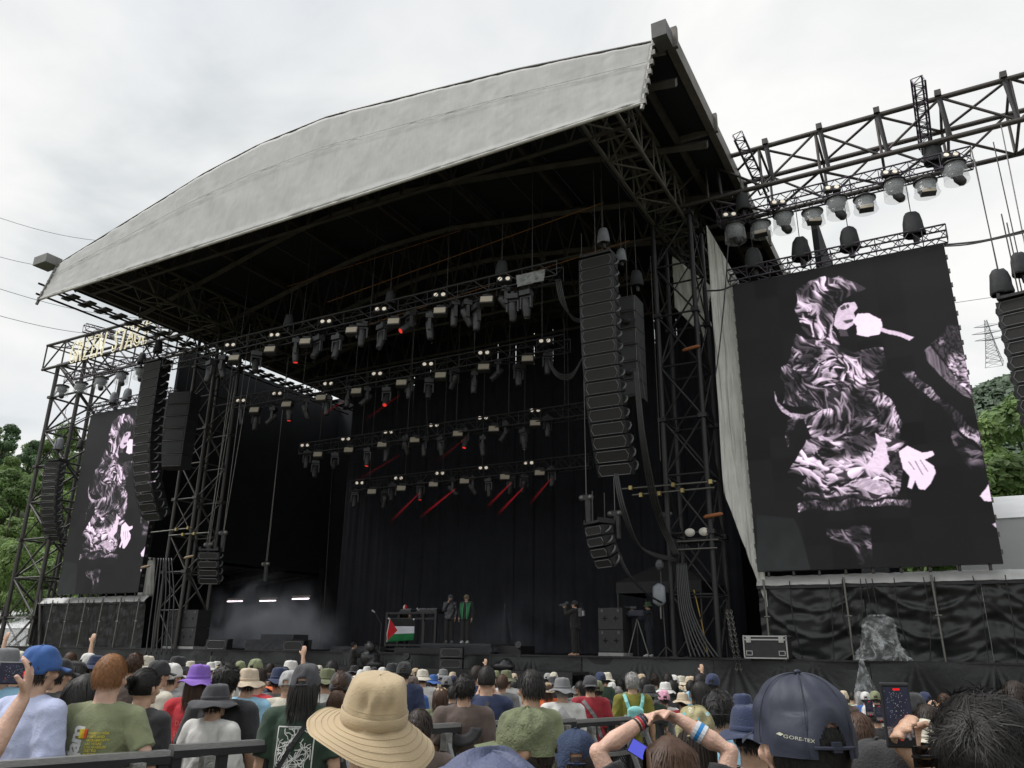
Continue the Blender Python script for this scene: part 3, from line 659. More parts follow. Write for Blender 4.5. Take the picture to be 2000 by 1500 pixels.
box_truss('screen_truss', 'slim truss along the top edge of the left LED screen', 'truss', (-39.1, 24.1, 13.66), (-32.6, 24.1, 13.66), .4, .42, 20, .03, .014, PURP(), False)
# ---------------- side wings (sheeted bases under the screens)
def wingbase(x0, x1, label, npole, seed, sw=True):
    th = T('sheeted_platform', label, 'platform', ((x0+x1)/2, 24.4, ZF)); W = x1-x0
    n = 4
    for i in range(n):
        a = -W/2+W*i/n
        f = drape_disp(seed+i, .06, 3); g = fold(seed+i, .12, 3, 5, 2)
        smooth(O('sheeting', grid_panel((a, .1, .02), (a+W/n-.01, .1, .02), (a+W/n-.01, 0, 2.12), (a, 0, 2.12), 70, 40, lambda u, v, f=f, g=g: (f(u, v)*.7+g(u, v)+.085*math.exp(-(((v-.45*(2*u-1)**2-.15*math.sin(seed+u*2)) % .34-.17)/.035)**2)*(1-abs(2*u-1)**3)) if sw else f(u, v)*.35+g(u, v)*.2), PLAST(), th))
    wt = mat('white_top_sheet', (.62, .62, .61), .6, 0, .12, 2, .4, 4)
    solid(smooth(O('top_sheet', grid_panel((-W/2, -.12, 2.08), (W/2, -.12, 2.08), (W/2, .1, 2.36), (-W/2, .1, 2.36), 80, 6, fold(seed, .04, 30, 2)), wt, th)), .01)
    O('top_beam', MB().box((0, -.05, 2.04), (W, .08, .1)), BLK(), th)
    for i in range(npole):
        x = -W/2+.25+(W-.5)*i/(npole-1); member(th, 'pole', (x, -.22, 0), (x-.03, -.16, 2.25), .032, GALV())
        member(th, 'clip', (x-.08, -.2, 1.2), (x+.08, -.2, 1.2), .03, GALV(), 6)
    for i in range(14):
        x = -W/2+rnd.uniform(.1, W-.1); O('cord', MB().tube([(x, -.15, 2.2), (x+rnd.uniform(-.1, .1), -.2, 1.2), (x+rnd.uniform(-.25, .25), -.16, .02)], .014, 5), BLK(), th)
    return th
wingbase(-5.1, 6.4, 'wide base wrapped in shiny black sheeting under the right screen', 6, 20)
wingbase(-41.0, -32.6, 'base wrapped in dark sheeting with pale poles under the left screen', 7, 30, False)
# white tents right & left behind
def tent(label, x, y, w, d, h0, h1, m):
    th = T('tent', label, 'tent', (x, y, -.6)); b = MB()
    b.add([(-w/2, -d/2, h0), (w/2, -d/2, h0), (w/2, d/2, h0), (-w/2, d/2, h0), (-w/2, 0, h1), (w/2, 0, h1)], [(0, 1, 5, 4), (2, 3, 4, 5), (3, 0, 4), (1, 2, 5)]); solid(O('roof', b, m, th), .03)
    b = MB().box((0, 0, h0/2), (w-.05, d-.05, h0-.02)); O('wall', b, m, th)
    for k in range(int(w/3)+1): member(th, 'seam_pole', (-w/2+3*k, -d/2-.03, 0), (-w/2+3*k, -d/2-.03, h0), .04, GALV())
WT = mat('white_tent', (.66, .67, .68), .6, 0, .06, 1, .2, 2)
tent('white marquee roof visible between the right screen and the trees', 6.2, 36, 12, 8, 6.9, 8.3, WT)
tent('grey white tent roofs at the foot of the left tower', -55, 33, 12, 8, 3.2, 4.6, WT)
tent('low white tent behind the base of the outermost left tower', -62, 45, 12, 8, 2.6, 4.6, WT)
# ================================================================ LOUDSPEAKERS
GR = mat('speaker_grille', (.030, .028, .028), .7, .1, .25, 60, .4, 300); CAB = mat('speaker_cabinet', (.022, .022, .024), .5, 0, .25, 10, .2, 60); EDG = mat('speaker_edge', (.17, .17, .175), .45, .2, .2, 20)
_cab = {}
def cabinet(w, h, d):
    k = (w, h, d)
    if k in _cab: return _cab[k]
    g = .02; b = MB(); z0, z1 = -h/2+g/2, h/2-g/2
    b.add([(-w/2, -d/2, z0), (w/2, -d/2, z0), (w/2, -d/2, z1), (-w/2, -d/2, z1), (-w/2*.86, d/2, z0*.8), (w/2*.86, d/2, z0*.8), (w/2*.86, d/2, z1*.8), (-w/2*.86, d/2, z1*.8)], [(0, 1, 2, 3), (1, 5, 6, 2), (5, 4, 7, 6), (4, 0, 3, 7), (3, 2, 6, 7), (0, 4, 5, 1)])
    gb = MB(); q = h*.34; y = -d/2-.012; P = [(-w/2+.05, 0), (-w/2+.05+q*.55, z0+.03), (w/2-.05-q*.55, z0+.03), (w/2-.05, 0), (w/2-.05-q*.55, z1-.03), (-w/2+.05+q*.55, z1-.03)]
    n = 6; gb.add([(x, y, z) for x, z in P]+[(x*1.01, -d/2+.002, z*1.04) for x, z in P], [tuple(range(6))]+[(i, (i+1) % 6, (i+1) % 6+6, i+6) for i in range(6)])
    eb = MB()
    for i in range(6): eb.cyl((P[i][0], y-.004, P[i][1]), (P[(i+1) % 6][0], y-.004, P[(i+1) % 6][1]), .011, 4)
    hb = MB(); hb.tube([(w/2-.03, -.12, -h*.28), (w/2+.03, -.08, -h*.2), (w/2+.055, .0, 0), (w/2+.03, .06, h*.2), (w/2-.03, .1, h*.28)], [.02, .03, .03, .03, .02], 6)
    _cab[k] = (b.mesh('cabinet'), gb.mesh('grille'), hb.mesh('side_handle'), eb.mesh('grille_frame'))
    for me, m in zip(_cab[k], (CAB, GR, EDG, EDG)): me.materials.append(m); recalc(me)
    return _cab[k]
def line_array(name, label, top, w, h, d, angs, yaw=0., hangz=2.5, group=None):
    th = T(name, label, 'loudspeaker', top, yaw, group); p = Vector((0, 0, 0)); me = cabinet(w, h, d)
    for a in angs:
        dn = Vector((0, math.sin(R(a)), -math.cos(R(a)))); c = p+dn*h/2
        M = Matrix.Translation(c) @ Matrix.Rotation(R(a), 4, 'X')
        k = O('cabinet', me[0], None, th, M=M); O('grille', me[1], None, k); O('side_handle', me[2], None, k); O('side_handle', me[2], None, k, rot=(0, 0, PI), loc=(0, 0, 0)); O('grille_frame', me[3], None, k)
        p = p+dn*h
    O('flying_frame', MB().box((0, -.02, .06), (w*.9, d*1.2, .07)).box((w*.4, 0, .1), (.06, d*1.3, .14)).box((-w*.4, 0, .1), (.06, d*1.3, .14)), BLK(), th)
    for s in (-.25, .25): member(th, 'chain', (0, s*d*2, .1), (0, s*d*2, hangz), .016, STEEL(), 5)
    return th
def curve(n, top, bot, p=2.2): return [top+(bot-top)*(i/(n-1))**p for i in range(n)]
line_array('line_array', 'large right main column of seventeen hanging black speakers', (-8.42, 20.85, 13.62), 1.16, .405, .62, curve(17, 0, 28, 1.9), 0, 3.2)
line_array('line_array', 'large left main column of hanging black speakers in front of the left screen', (-29.55, 20.85, 13.6), 1.16, .405, .62, curve(17, 0, 34, 2.4), 0, 3.2)
line_array('line_array', 'slim column of twelve hanging speakers beside the outermost left tower', tuple(at(110, 903, 23.6)), 1.0, .34, .5, curve(12, 4, 34, 2), R(12), 1.3)
line_array('line_array', 'black hanging speaker column cut off by the right edge of the picture', tuple(at(1996, 586, 20.5)), 1.0, .34, .55, curve(14, 2, 24, 2), R(-14), 2.2)
line_array('small_line_array', 'small cluster of four curved black speakers hanging low at the right of the stage', tuple(at(1170, 1026, 21.6)), .85, .30, .45, [8, 16, 24, 32], R(-30), 1.0)
line_array('small_line_array', 'small cluster of curved black speakers hanging low at the left of the stage', tuple(at(412, 1078, 21.6)), .85, .30, .45, [8, 16, 24, 32], R(28), 1.0)
def box_speaker_stack(name, label, top, w, h, d, n, yaw, kinds):
    th = T(name, label, 'loudspeaker', top, yaw)
    for i in range(n):
        z = -h*(i+.5); c = O('cabinet', MB().box((0, 0, 0), (w, d, h*.96)), mat('sub_cabinet', (.05, .05, .054), .55, 0, .25, 6), th, loc=(0, 0, z))
        fr = MB(); y = -d/2-.01
        for a, b_ in (((-w/2+.03, -h*.44), (w/2-.03, -h*.44)), ((w/2-.03, -h*.44), (w/2-.03, h*.44)), ((w/2-.03, h*.44), (-w/2+.03, h*.44)), ((-w/2+.03, h*.44), (-w/2+.03, -h*.44))): fr.cyl((a[0], y, a[1]), (b_[0], y, b_[1]), .012, 4)
        O('frame', fr, EDG, c)
        if kinds[i % len(kinds)]:
            P = [(-w*.42, 0), (-w*.25, -h*.36), (w*.42, -h*.36), (w*.42, h*.36), (-w*.25, h*.36)]; g = MB().add([(x, y-.008, z_) for x, z_ in P], [(0, 1, 2, 3, 4)]); O('grille', g, mat('sub_grille', (.07, .07, .075), .7, 0, .2, 80), c)
        else: O('wrapped_connector', MB().ell((w*.1, y-.08, -h*.1), (w*.22, .1, h*.16), 8, 6), CLOTHB(), c)
    member(th, 'chain', (0, 0, 0), (0, 0, 3.5), .014, STEEL(), 5)
    return th
box_speaker_stack('bass_array', 'column of six square grey bass speakers hanging behind the right speaker column', tuple(at(1226, 588, 22.7)), .8, .585, .8, 6, R(0), (1, 0, 1, 1, 0, 1))
box_speaker_stack('bass_array', 'column of square dark bass speakers hanging behind the left speaker column', tuple(at(362, 770, 22.7)), 1.15, .585, .8, 6, R(18), (1,))
# hoists
def hoist(label, p, s=1., m=None, cover=True, cable=3.0, seed=0, group=None):
    th = T('chain_hoist', label, 'hoist', p, rnd.uniform(-.3, .3), group); b = MB(); n = 16
    prof = [(.02, .42), (.14, .40), (.2, .3), (.23, .1), (.25, -.1), (.27, -.3), (.25, -.36)]
    b.lathe([(r*s, z*s) for r, z in prof], n, wob=lambda a, r, z, i: (r*(1+.12*math.cos(2*a)+.14*noise.noise(Vector((math.cos(a)*2, math.sin(a)*2, z*4+seed*7)))), z+.05*s*noise.noise(Vector((math.cos(a), math.sin(a), seed+9)))))
    solid(smooth(O('rain_cover', b, m or CLOTHB(), th)), .012)
    O('motor', MB().box((0, 0, .02*s), (.22*s, .3*s, .42*s)), BLK(), th)
    O('chain_bag', MB().tube([(.02, 0, -.3*s), (.03, 0, -.62*s)], [(.1*s, .09*s), (.08*s, .07*s)], 8), BLK(), th)
    member(th, 'cable', (0, 0, .4*s), (0, 0, cable), .014, STEEL(), 5)
for i, (x, y) in enumerate([(1472, 505), (1564, 485), (1659, 465), (1783, 437)]): hoist(ORD[i]+' from the left of the four covered hoists above the right screen', at(x, y+3, 24.1), 1.02, seed=i, cable=1.9, group='covered hoists above the right screen')
hoist('covered hoist at the right end of the lamp truss under the wing truss', at(1822, 300, 24.2), 1.0, seed=6, cable=1.2)
hoist('covered hoist at the left end of the right lamp truss, by the roof edge', at(1450, 397, 23.8), .85, seed=7, cable=1.2)
hoist('lower covered hoist hanging on a long cable right of the right screen', at(1954, 553, 20.6), .85, seed=8, cable=3.5)
hoist('covered hoist at the right edge of the picture above the speaker column', at(1993, 518, 20.6), .75, seed=9, cable=3.5)
PB = mat('pale_cover', (.22, .23, .25), .6, 0, .25, 5, .5, 12)
hoist('pale plastic covered hoist just above the right speaker column', at(1178, 462, 20.9), .7, PB, seed=10, cable=3)
hoist('pale covered hoist on the back corner of the right speaker column', at(1213, 500, 21.6), .6, PB, seed=11, cable=3)
hoist('dark covered hoist above the square bass speakers on the right', at(1243, 545, 22.7), .75, seed=12, cable=3)
hoist('left covered hoist of the two hanging above the left screen', at(222, 778, 24), .8, PB, seed=13, cable=1.5)
hoist('right covered hoist of the two hanging above the left screen', at(249, 772, 24), .85, PB, seed=14, cable=1.5)
hoist('covered hoist above the slim speaker column at the far left', at(115, 868, 23.7), .85, PB, seed=15, cable=2)
hoist('dark cone shaped hoist cover hanging between the left tower and left screen', at(157, 868, 22), .55, seed=16, cable=4)
hoist('dark covered hoist at the top of the left speaker column', at(309, 678, 21), .75, seed=17, cable=1.6)
hoist('covered hoist on the right part of the frontmost stage lighting truss', at(980, 526, 20.3), .75, seed=18, cable=2.2)
hoist('covered hoist in the middle of the frontmost stage lighting truss', at(762, 583, 20.3), .7, seed=19, cable=2.2)
hoist('covered hoist left of the middle on the frontmost stage lighting truss', at(564, 628, 20.3), .7, seed=20, cable=2.2)
hoist('covered hoist at the inner end of the left wing truss', at(277, 700, 23.4), .75, seed=21, cable=1.)
# bare hoist pairs with cables over the small speaker clusters
def bare(label, p, cable):
    th = T('bare_hoist', label, 'hoist', p); O('motor_end', MB().ell((-.14, 0, 0), (.1, .09, .09), 10, 8), GALV(), th)
    O('motor_end', MB().ell((.14, 0, 0), (.1, .09, .09), 10, 8), GALV(), th); O('body', MB().box((0, 0, 0), (.18, .14, .16)), BLK(), th); O('chain_bag', MB().tube([(.06, 0, -.08), (.07, 0, -.75)], [(.11, .08), (.1, .07)], 8), BLK(), th); member(th, 'cable', (0, 0, .1), (0, 0, cable), .013, GALV(), 5)
for i, (x, y, Y, c, l) in enumerate([(1145, 972, 21.5, 9, 'left of the two small hoists above the low right speaker cluster'), (1201, 1003, 21.8, 4, 'right of the two small hoists above the low right speaker cluster'), (407, 1064, 21.5, 9, 'left small hoist above the low left speaker cluster'), (436, 1041, 21.8, 9, 'right small hoist above the low left speaker cluster'), (519, 1102, 26, 10, 'lone small hoist hanging by a cable above the smoke'), (1300, 1005, 25.5, 9, 'small hoist with hook beside the left legs of the right tower')]): bare(l, at(x, y, Y), c)
for i, (x0, y0, x1, y1, Y, l) in enumerate([(1897, 290, 1950, 530, 21, 'left'), (1955, 245, 2006, 500, 21, 'right')]):
    tag(O('hoist_cable', MB().cyl(at(x0, y0, Y+2), at(x1, y1, Y), .016, 5), STEEL()), l+' of two thin cables slanting down right of the right screen', 'cable')
# ================================================================ LAMPS
LW = mat('lamp_face_warm', (.8, .72, .6), .4, 0, 0, emit=.32); LST = mat('strobe_face', (.62, .55, .44), .6, 0, .1, 30, emit=.0); LENS = mat('lens_dark', (.05, .05, .06), .1); LENR = mat('lens_red', (.8, .04, .03), .3, 0, 0, emit=.45)
HOUS = mat('lamp_housing', (.05, .05, .053), .42, 0, .2, 12); CLEAR = None
def pal(mb, n): me = mb.mesh(n); recalc(me); return me
_L = {}
def lampmeshes():
    b = MB().box((-.13, 0, 0), (.24, .14, .22)).box((.13, 0, 0), (.24, .14, .22)); _L['pb'] = pal(b, 'housing')
    f = MB()
    f.tube([(0, -.07, 0), (0, -.1, 0)], .072, 14)
    _L['pf'] = pal(f, 'lamp_face')
    _L['sb'] = pal(MB().box((0, .03, 0), (.46, .2, .3)).box((0, 0, .22), (.3, .06, .12)), 'housing'); _L['sf'] = pal(MB().box((0, -.085, 0), (.40, .03, .22)), 'panel_face')
    _L['mb'] = pal(MB().box((0, 0, 0), (.36, .26, .16)).box((0, 0, .12), (.1, .1, .12)), 'base')
    y = MB(); y.box((0, 0, -.12), (.34, .08, .06)); 
    for s in (-1, 1): y.box((s*.17, 0, -.3), (.05, .1, .38))
    _L['my'] = pal(y, 'yoke')
    h = MB(); h.tube([(0, 0, .26), (0, 0, .2), (0, 0, -.05), (0, 0, -.3), (0, 0, -.36)], [(.08, .08), (.125, .12), (.13, .12), (.105, .105), (.1, .1)], 12); _L['mh'] = pal(h, 'head')
    _L['ml'] = pal(MB().tube([(0, 0, -.362), (0, 0, -.37)], .082, 12), 'lens')
    for k in ('mh', 'ml', 'pf'):
        _L[k].polygons.foreach_set('use_smooth', [len(p.vertices) == 4 for p in _L[k].polygons])
lampmeshes()
def blinder(p, label, grp, yaw=.35): th = T('blinder_light', label, 'lamp', p, yaw, grp, rot=(R(-20), 0, yaw)); O('housing', _L['pb'], HOUS, th); [O('lamp_face', _L['pf'], LW, th, loc=(q, 0, 0)) for q in (-.13, .13)]
def strobe(p, label, grp, yaw=.35): th = T('strobe_panel', label, 'lamp', p, yaw, grp, rot=(R(-15), 0, yaw)); O('housing', _L['sb'], HOUS, th); O('panel_face', _L['sf'], LST, th)
def mover(p, label, grp, tilt, pan, s=1., red=False):
    th = T('moving_head', label, 'lamp', p, pan, grp); th.scale = (s, s, s); O('base', _L['mb'], HOUS, th); y = O('yoke', _L['my'], HOUS, th)
    h = O('head', _L['mh'], HOUS, th, loc=(0, 0, -.42), rot=(tilt, 0, 0)); O('lens', _L['ml'], LENR if red else LENS, h)
rows = [
 ('frontmost', 20.3, 13.26, -28.15, -9.55, (400, 500, 7/19.09), [(140, 480), (375, 427), (648, 355), (940, 290), (1253, 214), (1595, 130)], [(160, 547), (350, 502), (538, 460), (785, 400), (1008, 354), (1254, 297), (1502, 238)], [(30, 585), (97, 560), (275, 535), (490, 470), (605, 455), (706, 450), (840, 380), (945, 395), (1090, 325), (1200, 340), (1330, 270), (1395, 270), (1450, 290), (1600, 200), (1640, 235), (1712, 215)]),
 ('second', 23.3, 12.05, -27., -10.7, (400, 500, 7/19.09), [(195, 775), (388, 738), (660, 686), (920, 633), (1190, 582), (1488, 522), (1812, 459)], [(267, 824), (438, 794), (622, 759), (810, 724), (1050, 679), (1258, 640), (1487, 596), (1720, 552)], [(200, 825), (275, 850), (365, 830), (455, 800), (540, 785), (655, 770), (765, 725), (865, 725), (970, 725), (1090, 675), (1195, 680), (1330, 625), (1435, 645), (1560, 585), (1670, 605), (1825, 540)]),
 ('third', 26.7, 10.6, -26.1, -11.4, (400, 500, 7/19.09), [(536, 1013), (753, 980), (980, 943), (1222, 907), (1483, 868), (1760, 828)], [(605, 1060), (769, 1036), (947, 1008), (1121, 983), (1350, 950), (1541, 924), (1761, 894)], [(545, 1060), (590, 1110), (695, 1070), (870, 1045), (970, 1020), (1075, 980), (1170, 990), (1260, 985), (1390, 945), (1480, 985), (1600, 910), (1700, 945), (1825, 880)]),
 ('rearmost', 29.2, 9.2, -25., -12.4, (400, 500, 7/19.09), [(827, 1213), (1034, 1188), (1253, 1162), (1485, 1133), (1726, 1107)], [(892, 1258), (1049, 1240), (1220, 1219), (1385, 1202), (1600, 1180), (1785, 1158)], [(800, 1270), (960, 1270), (1000, 1235), (1150, 1225), (1320, 1210), (1425, 1200), (1515, 1205), (1630, 1190), (1700, 1185), (1850, 1150)])]
extra = {'second': ([(1060, 667)], [], []), 'third': ([(1130, 894)], [(1125, 817)], []), 'rearmost': ([(1130, 895)], [(1129, 917)], [])}
for nm, Y, Z, x0, x1, (ox, oy, sc_), prs, sts, mvs in rows:
    box_truss('lighting_truss', nm+' of the four lighting trusses hanging inside the stage', 'truss', (x0, Y, Z), (x1, Y, Z), .5, .5, 30, .028, .013, mat('truss_dark', (.06, .06, .063), .45, .5), False)
    for j, (x, y) in enumerate(prs): blinder(at(ox+x*sc_, oy+y*sc_, Y-.05), 'pair of round warm lamps, %s from the left on the %s lighting truss' % (ORD[j], nm), 'round lamp pairs on the %s truss' % nm)
    for j, (x, y) in enumerate(sts): strobe(at(ox+x*sc_, oy+y*sc_, Y-.2), 'small beige strobe panel, %s from the left on the %s lighting truss' % (ORD[j], nm), 'strobe panels on the %s truss' % nm)
    for j, (x, y) in enumerate(mvs):
        p = at(ox+x*sc_, oy+y*sc_, Y); p.z = max(p.z, Z-.55) if False else p.z
        lab = ('%s from the left of the moving head lamps under the %s lighting truss' % (ORD[j] if j < 15 else 'rightmost', nm)); mover(p+Vector((0, 0, .1)), lab, 'moving heads under the %s truss' % nm, rnd.uniform(-.9, .9) if j % 3 else rnd.uniform(-.2, .2), rnd.uniform(-1.2, 1.2), 1.08 if nm == 'frontmost' else .95, red=(j in (3, 8)))
    for k in range(6): 
        x = x0+1+(x1-x0-2)*k/5; tag(O('suspension_wire', MB().cyl((x, Y, Z+.25), (x, Y, rtop(x)-.4), .014, 5), STEEL()), '%s from the left of the thin wires holding the %s lighting truss' % (ORD[k], nm), 'wire', 'wires holding the %s lighting truss' % nm)
# end box with grey cloth on the front truss
tag(O('grey_cloth', grid_panel(at(1010, 560, 20.0), at(1062, 548, 20.0), at(1065, 526, 20.0), at(1008, 538, 20.0), 12, 8, fold(2, .05, 5, 4)), mat('grey_cloth', (.3, .31, .31), .8, 0, .2, 6)), 'grey cloth draped over the right end of the frontmost lighting truss', 'cloth')
# plastic wrapped lamps under the wings
CLR = mat('clear_plastic', (.75, .78, .8), .12, 0, .05, 5, .3, 20, alpha=.15)
def wrapped(p, label, grp, flat, s=1.):
    th = T('wrapped_lamp', label, 'lamp', p, rnd.uniform(-.2, .5), grp); th.scale = (s, s, s)
    smooth(O('top_disc', MB().lathe([(.02, .16), (.3, .15), (.34, .12), (.34, .08), (.02, .08)], 20), BLK(), th))
    sd = rnd.uniform(0, 50)
    solid(smooth(O('plastic_dome', MB().lathe([(.3, .08), (.33, -.1), (.34, -.3), (.35 if not flat else .37, -.48 if not flat else -.32)], 20, wob=lambda a, r, z, i: (r*(1+.06*noise.noise(Vector((math.cos(a)*3, math.sin(a)*3, z*5+sd)))), z)), CLR, th)), .01)
    smooth(O('crinkled_bag', MB().lathe([(.05, .08), (.22, .05), (.25, -.1), (.2, -.24), (.05, -.26)], 18, wob=lambda a, r, z, i: (r*(1+.3*noise.noise(Vector((math.cos(a)*4, math.sin(a)*4, z*9+sd)))), z)), mat('crinkled_plastic', (.12, .125, .135), .25, 0, .5, 18, .6, 30), th))
    if flat: O('lamp_body', MB().box((0, -.02, -.3), (.42, .2, .2)), HOUS, th, rot=(R(-15), 0, 0)); O('lamp_panel', MB().box((0, -.13, -.32), (.38, .02, .14)), LST, th, rot=(R(-15), 0, 0))
    else: smooth(O('head', MB().tube([(0, 0, -.18), (.05, -.02, -.4), (.14, -.04, -.56), (.17, -.05, -.6)], [(.12, .12), (.15, .14), (.13, .12), (.08, .08)], 10), HOUS, th))
for i, (x, y) in enumerate([(1435, 447), (1486, 443), (1530, 425), (1587, 420), (1634, 396), (1689, 394), (1747, 362), (1808, 362), (1864, 328)]):
    wrapped(at(x, y, 23.9), '%s from the left of the nine plastic wrapped lamps under the right wing' % ORD[i], 'wrapped lamps under the right wing truss', i % 2 == 1, 1.0)
for i, (x, y) in enumerate([(1425, 422), (1520, 398), (1625, 370), (1738, 340), (1856, 306)]): blinder(at(x, y, 23.8), 'pair of small round lamps, %s from the left on the right wing lamp truss' % ORD[i], 'round lamp pairs on the right wing', .3)
for i, (x, y) in enumerate([(122, 758), (159, 752), (199, 742), (238, 732), (276, 724)]):
    wrapped(at(x, y, 23.9), '%s from the left of the five wrapped lamps under the left wing' % ORD[i], 'wrapped lamps under the left wing truss', False, 1.0)
# red beams: emissive volume cones imitate lamplight in haze, fading along their length
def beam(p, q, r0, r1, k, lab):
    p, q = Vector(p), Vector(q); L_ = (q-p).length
    m = bpy.data.materials.new('red_beam_glow'); m.use_nodes = True; t = m.node_tree; t.nodes.clear(); o = N(t, 'ShaderNodeOutputMaterial'); v = N(t, 'ShaderNodeVolumePrincipled'); v.inputs['Density'].default_value = .01
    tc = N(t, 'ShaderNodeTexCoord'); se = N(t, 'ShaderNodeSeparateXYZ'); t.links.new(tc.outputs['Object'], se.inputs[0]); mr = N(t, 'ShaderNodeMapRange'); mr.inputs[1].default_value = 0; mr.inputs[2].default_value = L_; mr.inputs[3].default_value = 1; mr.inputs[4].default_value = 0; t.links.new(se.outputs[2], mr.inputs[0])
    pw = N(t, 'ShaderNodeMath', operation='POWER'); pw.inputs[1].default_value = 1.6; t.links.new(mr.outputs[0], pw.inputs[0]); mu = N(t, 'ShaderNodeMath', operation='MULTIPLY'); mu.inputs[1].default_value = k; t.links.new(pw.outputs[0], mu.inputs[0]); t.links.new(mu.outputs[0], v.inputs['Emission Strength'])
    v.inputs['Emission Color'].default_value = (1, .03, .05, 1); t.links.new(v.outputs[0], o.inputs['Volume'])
    b = MB().tube([(0, 0, 0), (0, 0, L_/2), (0, 0, L_)], [r0, (r0+r1)/2, r1], 14); tag(O('glowing_beam_cone', b, m, None, M=Matrix.Translation(p) @ (q-p).to_track_quat('Z', 'Y').to_matrix().to_4x4()), lab, 'light beam', 'red light beams', 'stuff')
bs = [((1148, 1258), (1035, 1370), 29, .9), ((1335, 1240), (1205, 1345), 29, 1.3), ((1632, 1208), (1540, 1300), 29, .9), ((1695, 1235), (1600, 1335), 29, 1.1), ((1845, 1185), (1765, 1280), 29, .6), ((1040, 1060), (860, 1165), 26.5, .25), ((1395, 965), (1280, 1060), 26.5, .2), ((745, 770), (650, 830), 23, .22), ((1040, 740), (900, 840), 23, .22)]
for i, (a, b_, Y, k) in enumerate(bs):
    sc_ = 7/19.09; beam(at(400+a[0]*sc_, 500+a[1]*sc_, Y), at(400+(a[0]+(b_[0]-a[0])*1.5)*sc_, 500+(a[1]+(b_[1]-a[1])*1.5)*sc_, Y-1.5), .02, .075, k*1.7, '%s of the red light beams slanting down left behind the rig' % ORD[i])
# ================================================================ CABLES, STAGE DRESSING
def cable(label, pts, r=.03, m=None, n=6, grp=None):
    P = [at(x, y, Y) for x, y, Y in pts]; sm = []
    for i in range(len(P)-1):
        a, b, c, d = P[max(i-1, 0)], P[i], P[i+1], P[min(i+2, len(P)-1)]
        for k in range(6):
            t = k/6; sm.append(.5*((2*b)+(c-a)*t+(2*a-5*b+4*c-d)*t*t+(3*b-a-3*c+d)*t**3))
    sm.append(P[-1]); return tag(smooth(O('cable', MB().tube(sm, r, n), m or BLK())), label, 'cable', grp)
CB = mat('cable_rubber', (.05, .05, .052), .45)
for k in range(4): cable('%s strand of the cable bundle running from the right speaker column down to the tower' % ORD[k], [(1238+k*2.5, 720, 21.2), (1250+k*3, 850, 21.5), (1268+k*4, 960, 22.5), (1290+k*4, 1030, 23.6), (1318+k*3, 1085, 24)], .028, CB, grp='right tower cable bundle')
for k in range(3): cable('%s strand of the loop of cables swinging from the right speaker column bottom' % ORD[k], [(1200+k*3, 925, 21.5), (1215+k*4, 1000, 21.6), (1250+k*3, 1068+k*3, 22.5), (1322, 1092+k*3, 24)], .028, CB, grp='cable loop below the right speaker column')
for k in range(2): cable('%s cable drooping from the low right speaker cluster to the deck' % ORD[k], [(1195+k*3, 1055, 21.8), (1225+k*3, 1120, 22), (1265, 1160, 23), (1292+k*4, 1178, 24)], .024, CB, grp='low right cluster cables')
for k in range(4): cable('%s cable hanging from the right end of the frontmost lighting truss' % ORD[k], [(1085+k*3, 545, 20.4), (1095+k*3, 590, 20.6), (1118, 618+k*2, 21), (1142, 625+k*2, 21.4)], .022, CB, grp='cables at the end of the frontmost truss')
for k in range(4): cable('%s cable looping from the second lighting truss to the speaker column' % ORD[k], [(1070, 700+k*3, 23.2), (1090, 728+k*3, 23.2), (1118, 728+k*3, 23), (1142, 690, 22.6)], .022, CB, grp='cables at the end of the second truss')
for k in range(7): cable('%s cable from the left running down the front leg of the right tower' % ORD[k], [(1322+k*3, 1100, 24.05), (1326+k*4, 1180, 23.9), (1338+k*6, 1240, 23.8), (1350+k*9, 1284, 23.7)], .026, CB, grp='cables down the right tower')
cable('yellow rope slanting down inside the right tower', [(1355, 1152, 24.3), (1370, 1215, 24.3), (1384, 1285, 24.3)], .02, mat('yellow_rope', (.45, .3, .07), .8))
cable('upper guy cable tied to the right end of the screen truss', [(1845, 478, 24), (1920, 470, 23), (2010, 448, 21)], .03, CB)
cable('lower guy cable tied to the right end of the screen truss', [(1845, 481, 24), (1900, 476, 23), (2010, 452, 21)], .022, CB)
cable('black cable tying the right tower to the left end of the screen truss', [(1375, 568, 24), (1410, 566, 23.9), (1440, 553, 24)], .03, CB)
cable('black cable hanging in front of the white tarpaulin from the wing', [(1422, 480, 23.7), (1416, 570, 23.7), (1405, 680, 24), (1397, 735, 24)], .022, CB)
for k, (x0, y0, x1, y1, l) in enumerate([(95, 845, 150, 815, 'upper'), (128, 830, 180, 805, 'lower')]): cable(l+' guy cable from the outermost left tower to the left screen', [(x0, y0, 24), ((x0+x1)/2, (y0+y1)/2+4, 24), (x1+5, y1, 24)], .025, CB)
for i, (x0, y0, x1, y1, Y) in enumerate([(457, 735, 404, 1060, 21.5), (462, 735, 409, 1060, 21.5), (488, 735, 437, 1040, 21.8), (563, 690, 522, 1095, 26), (650, 900, 628, 1270, 30), (835, 850, 830, 700, 26), (1232, 560, 1260, 780, 22), (1270, 500, 1290, 900, 23.5)]):
    tag(O('hanging_cable', MB().cyl(at(x0, y0, Y), at(x1, y1, Y), .012, 5), GALV() if i < 4 else STEEL()), '%s from the left of the thin vertical cables hanging inside the stage' % ORD[[0, 1, 2, 3, 4, 5, 6, 7][i]], 'cable', 'vertical cables in the stage')
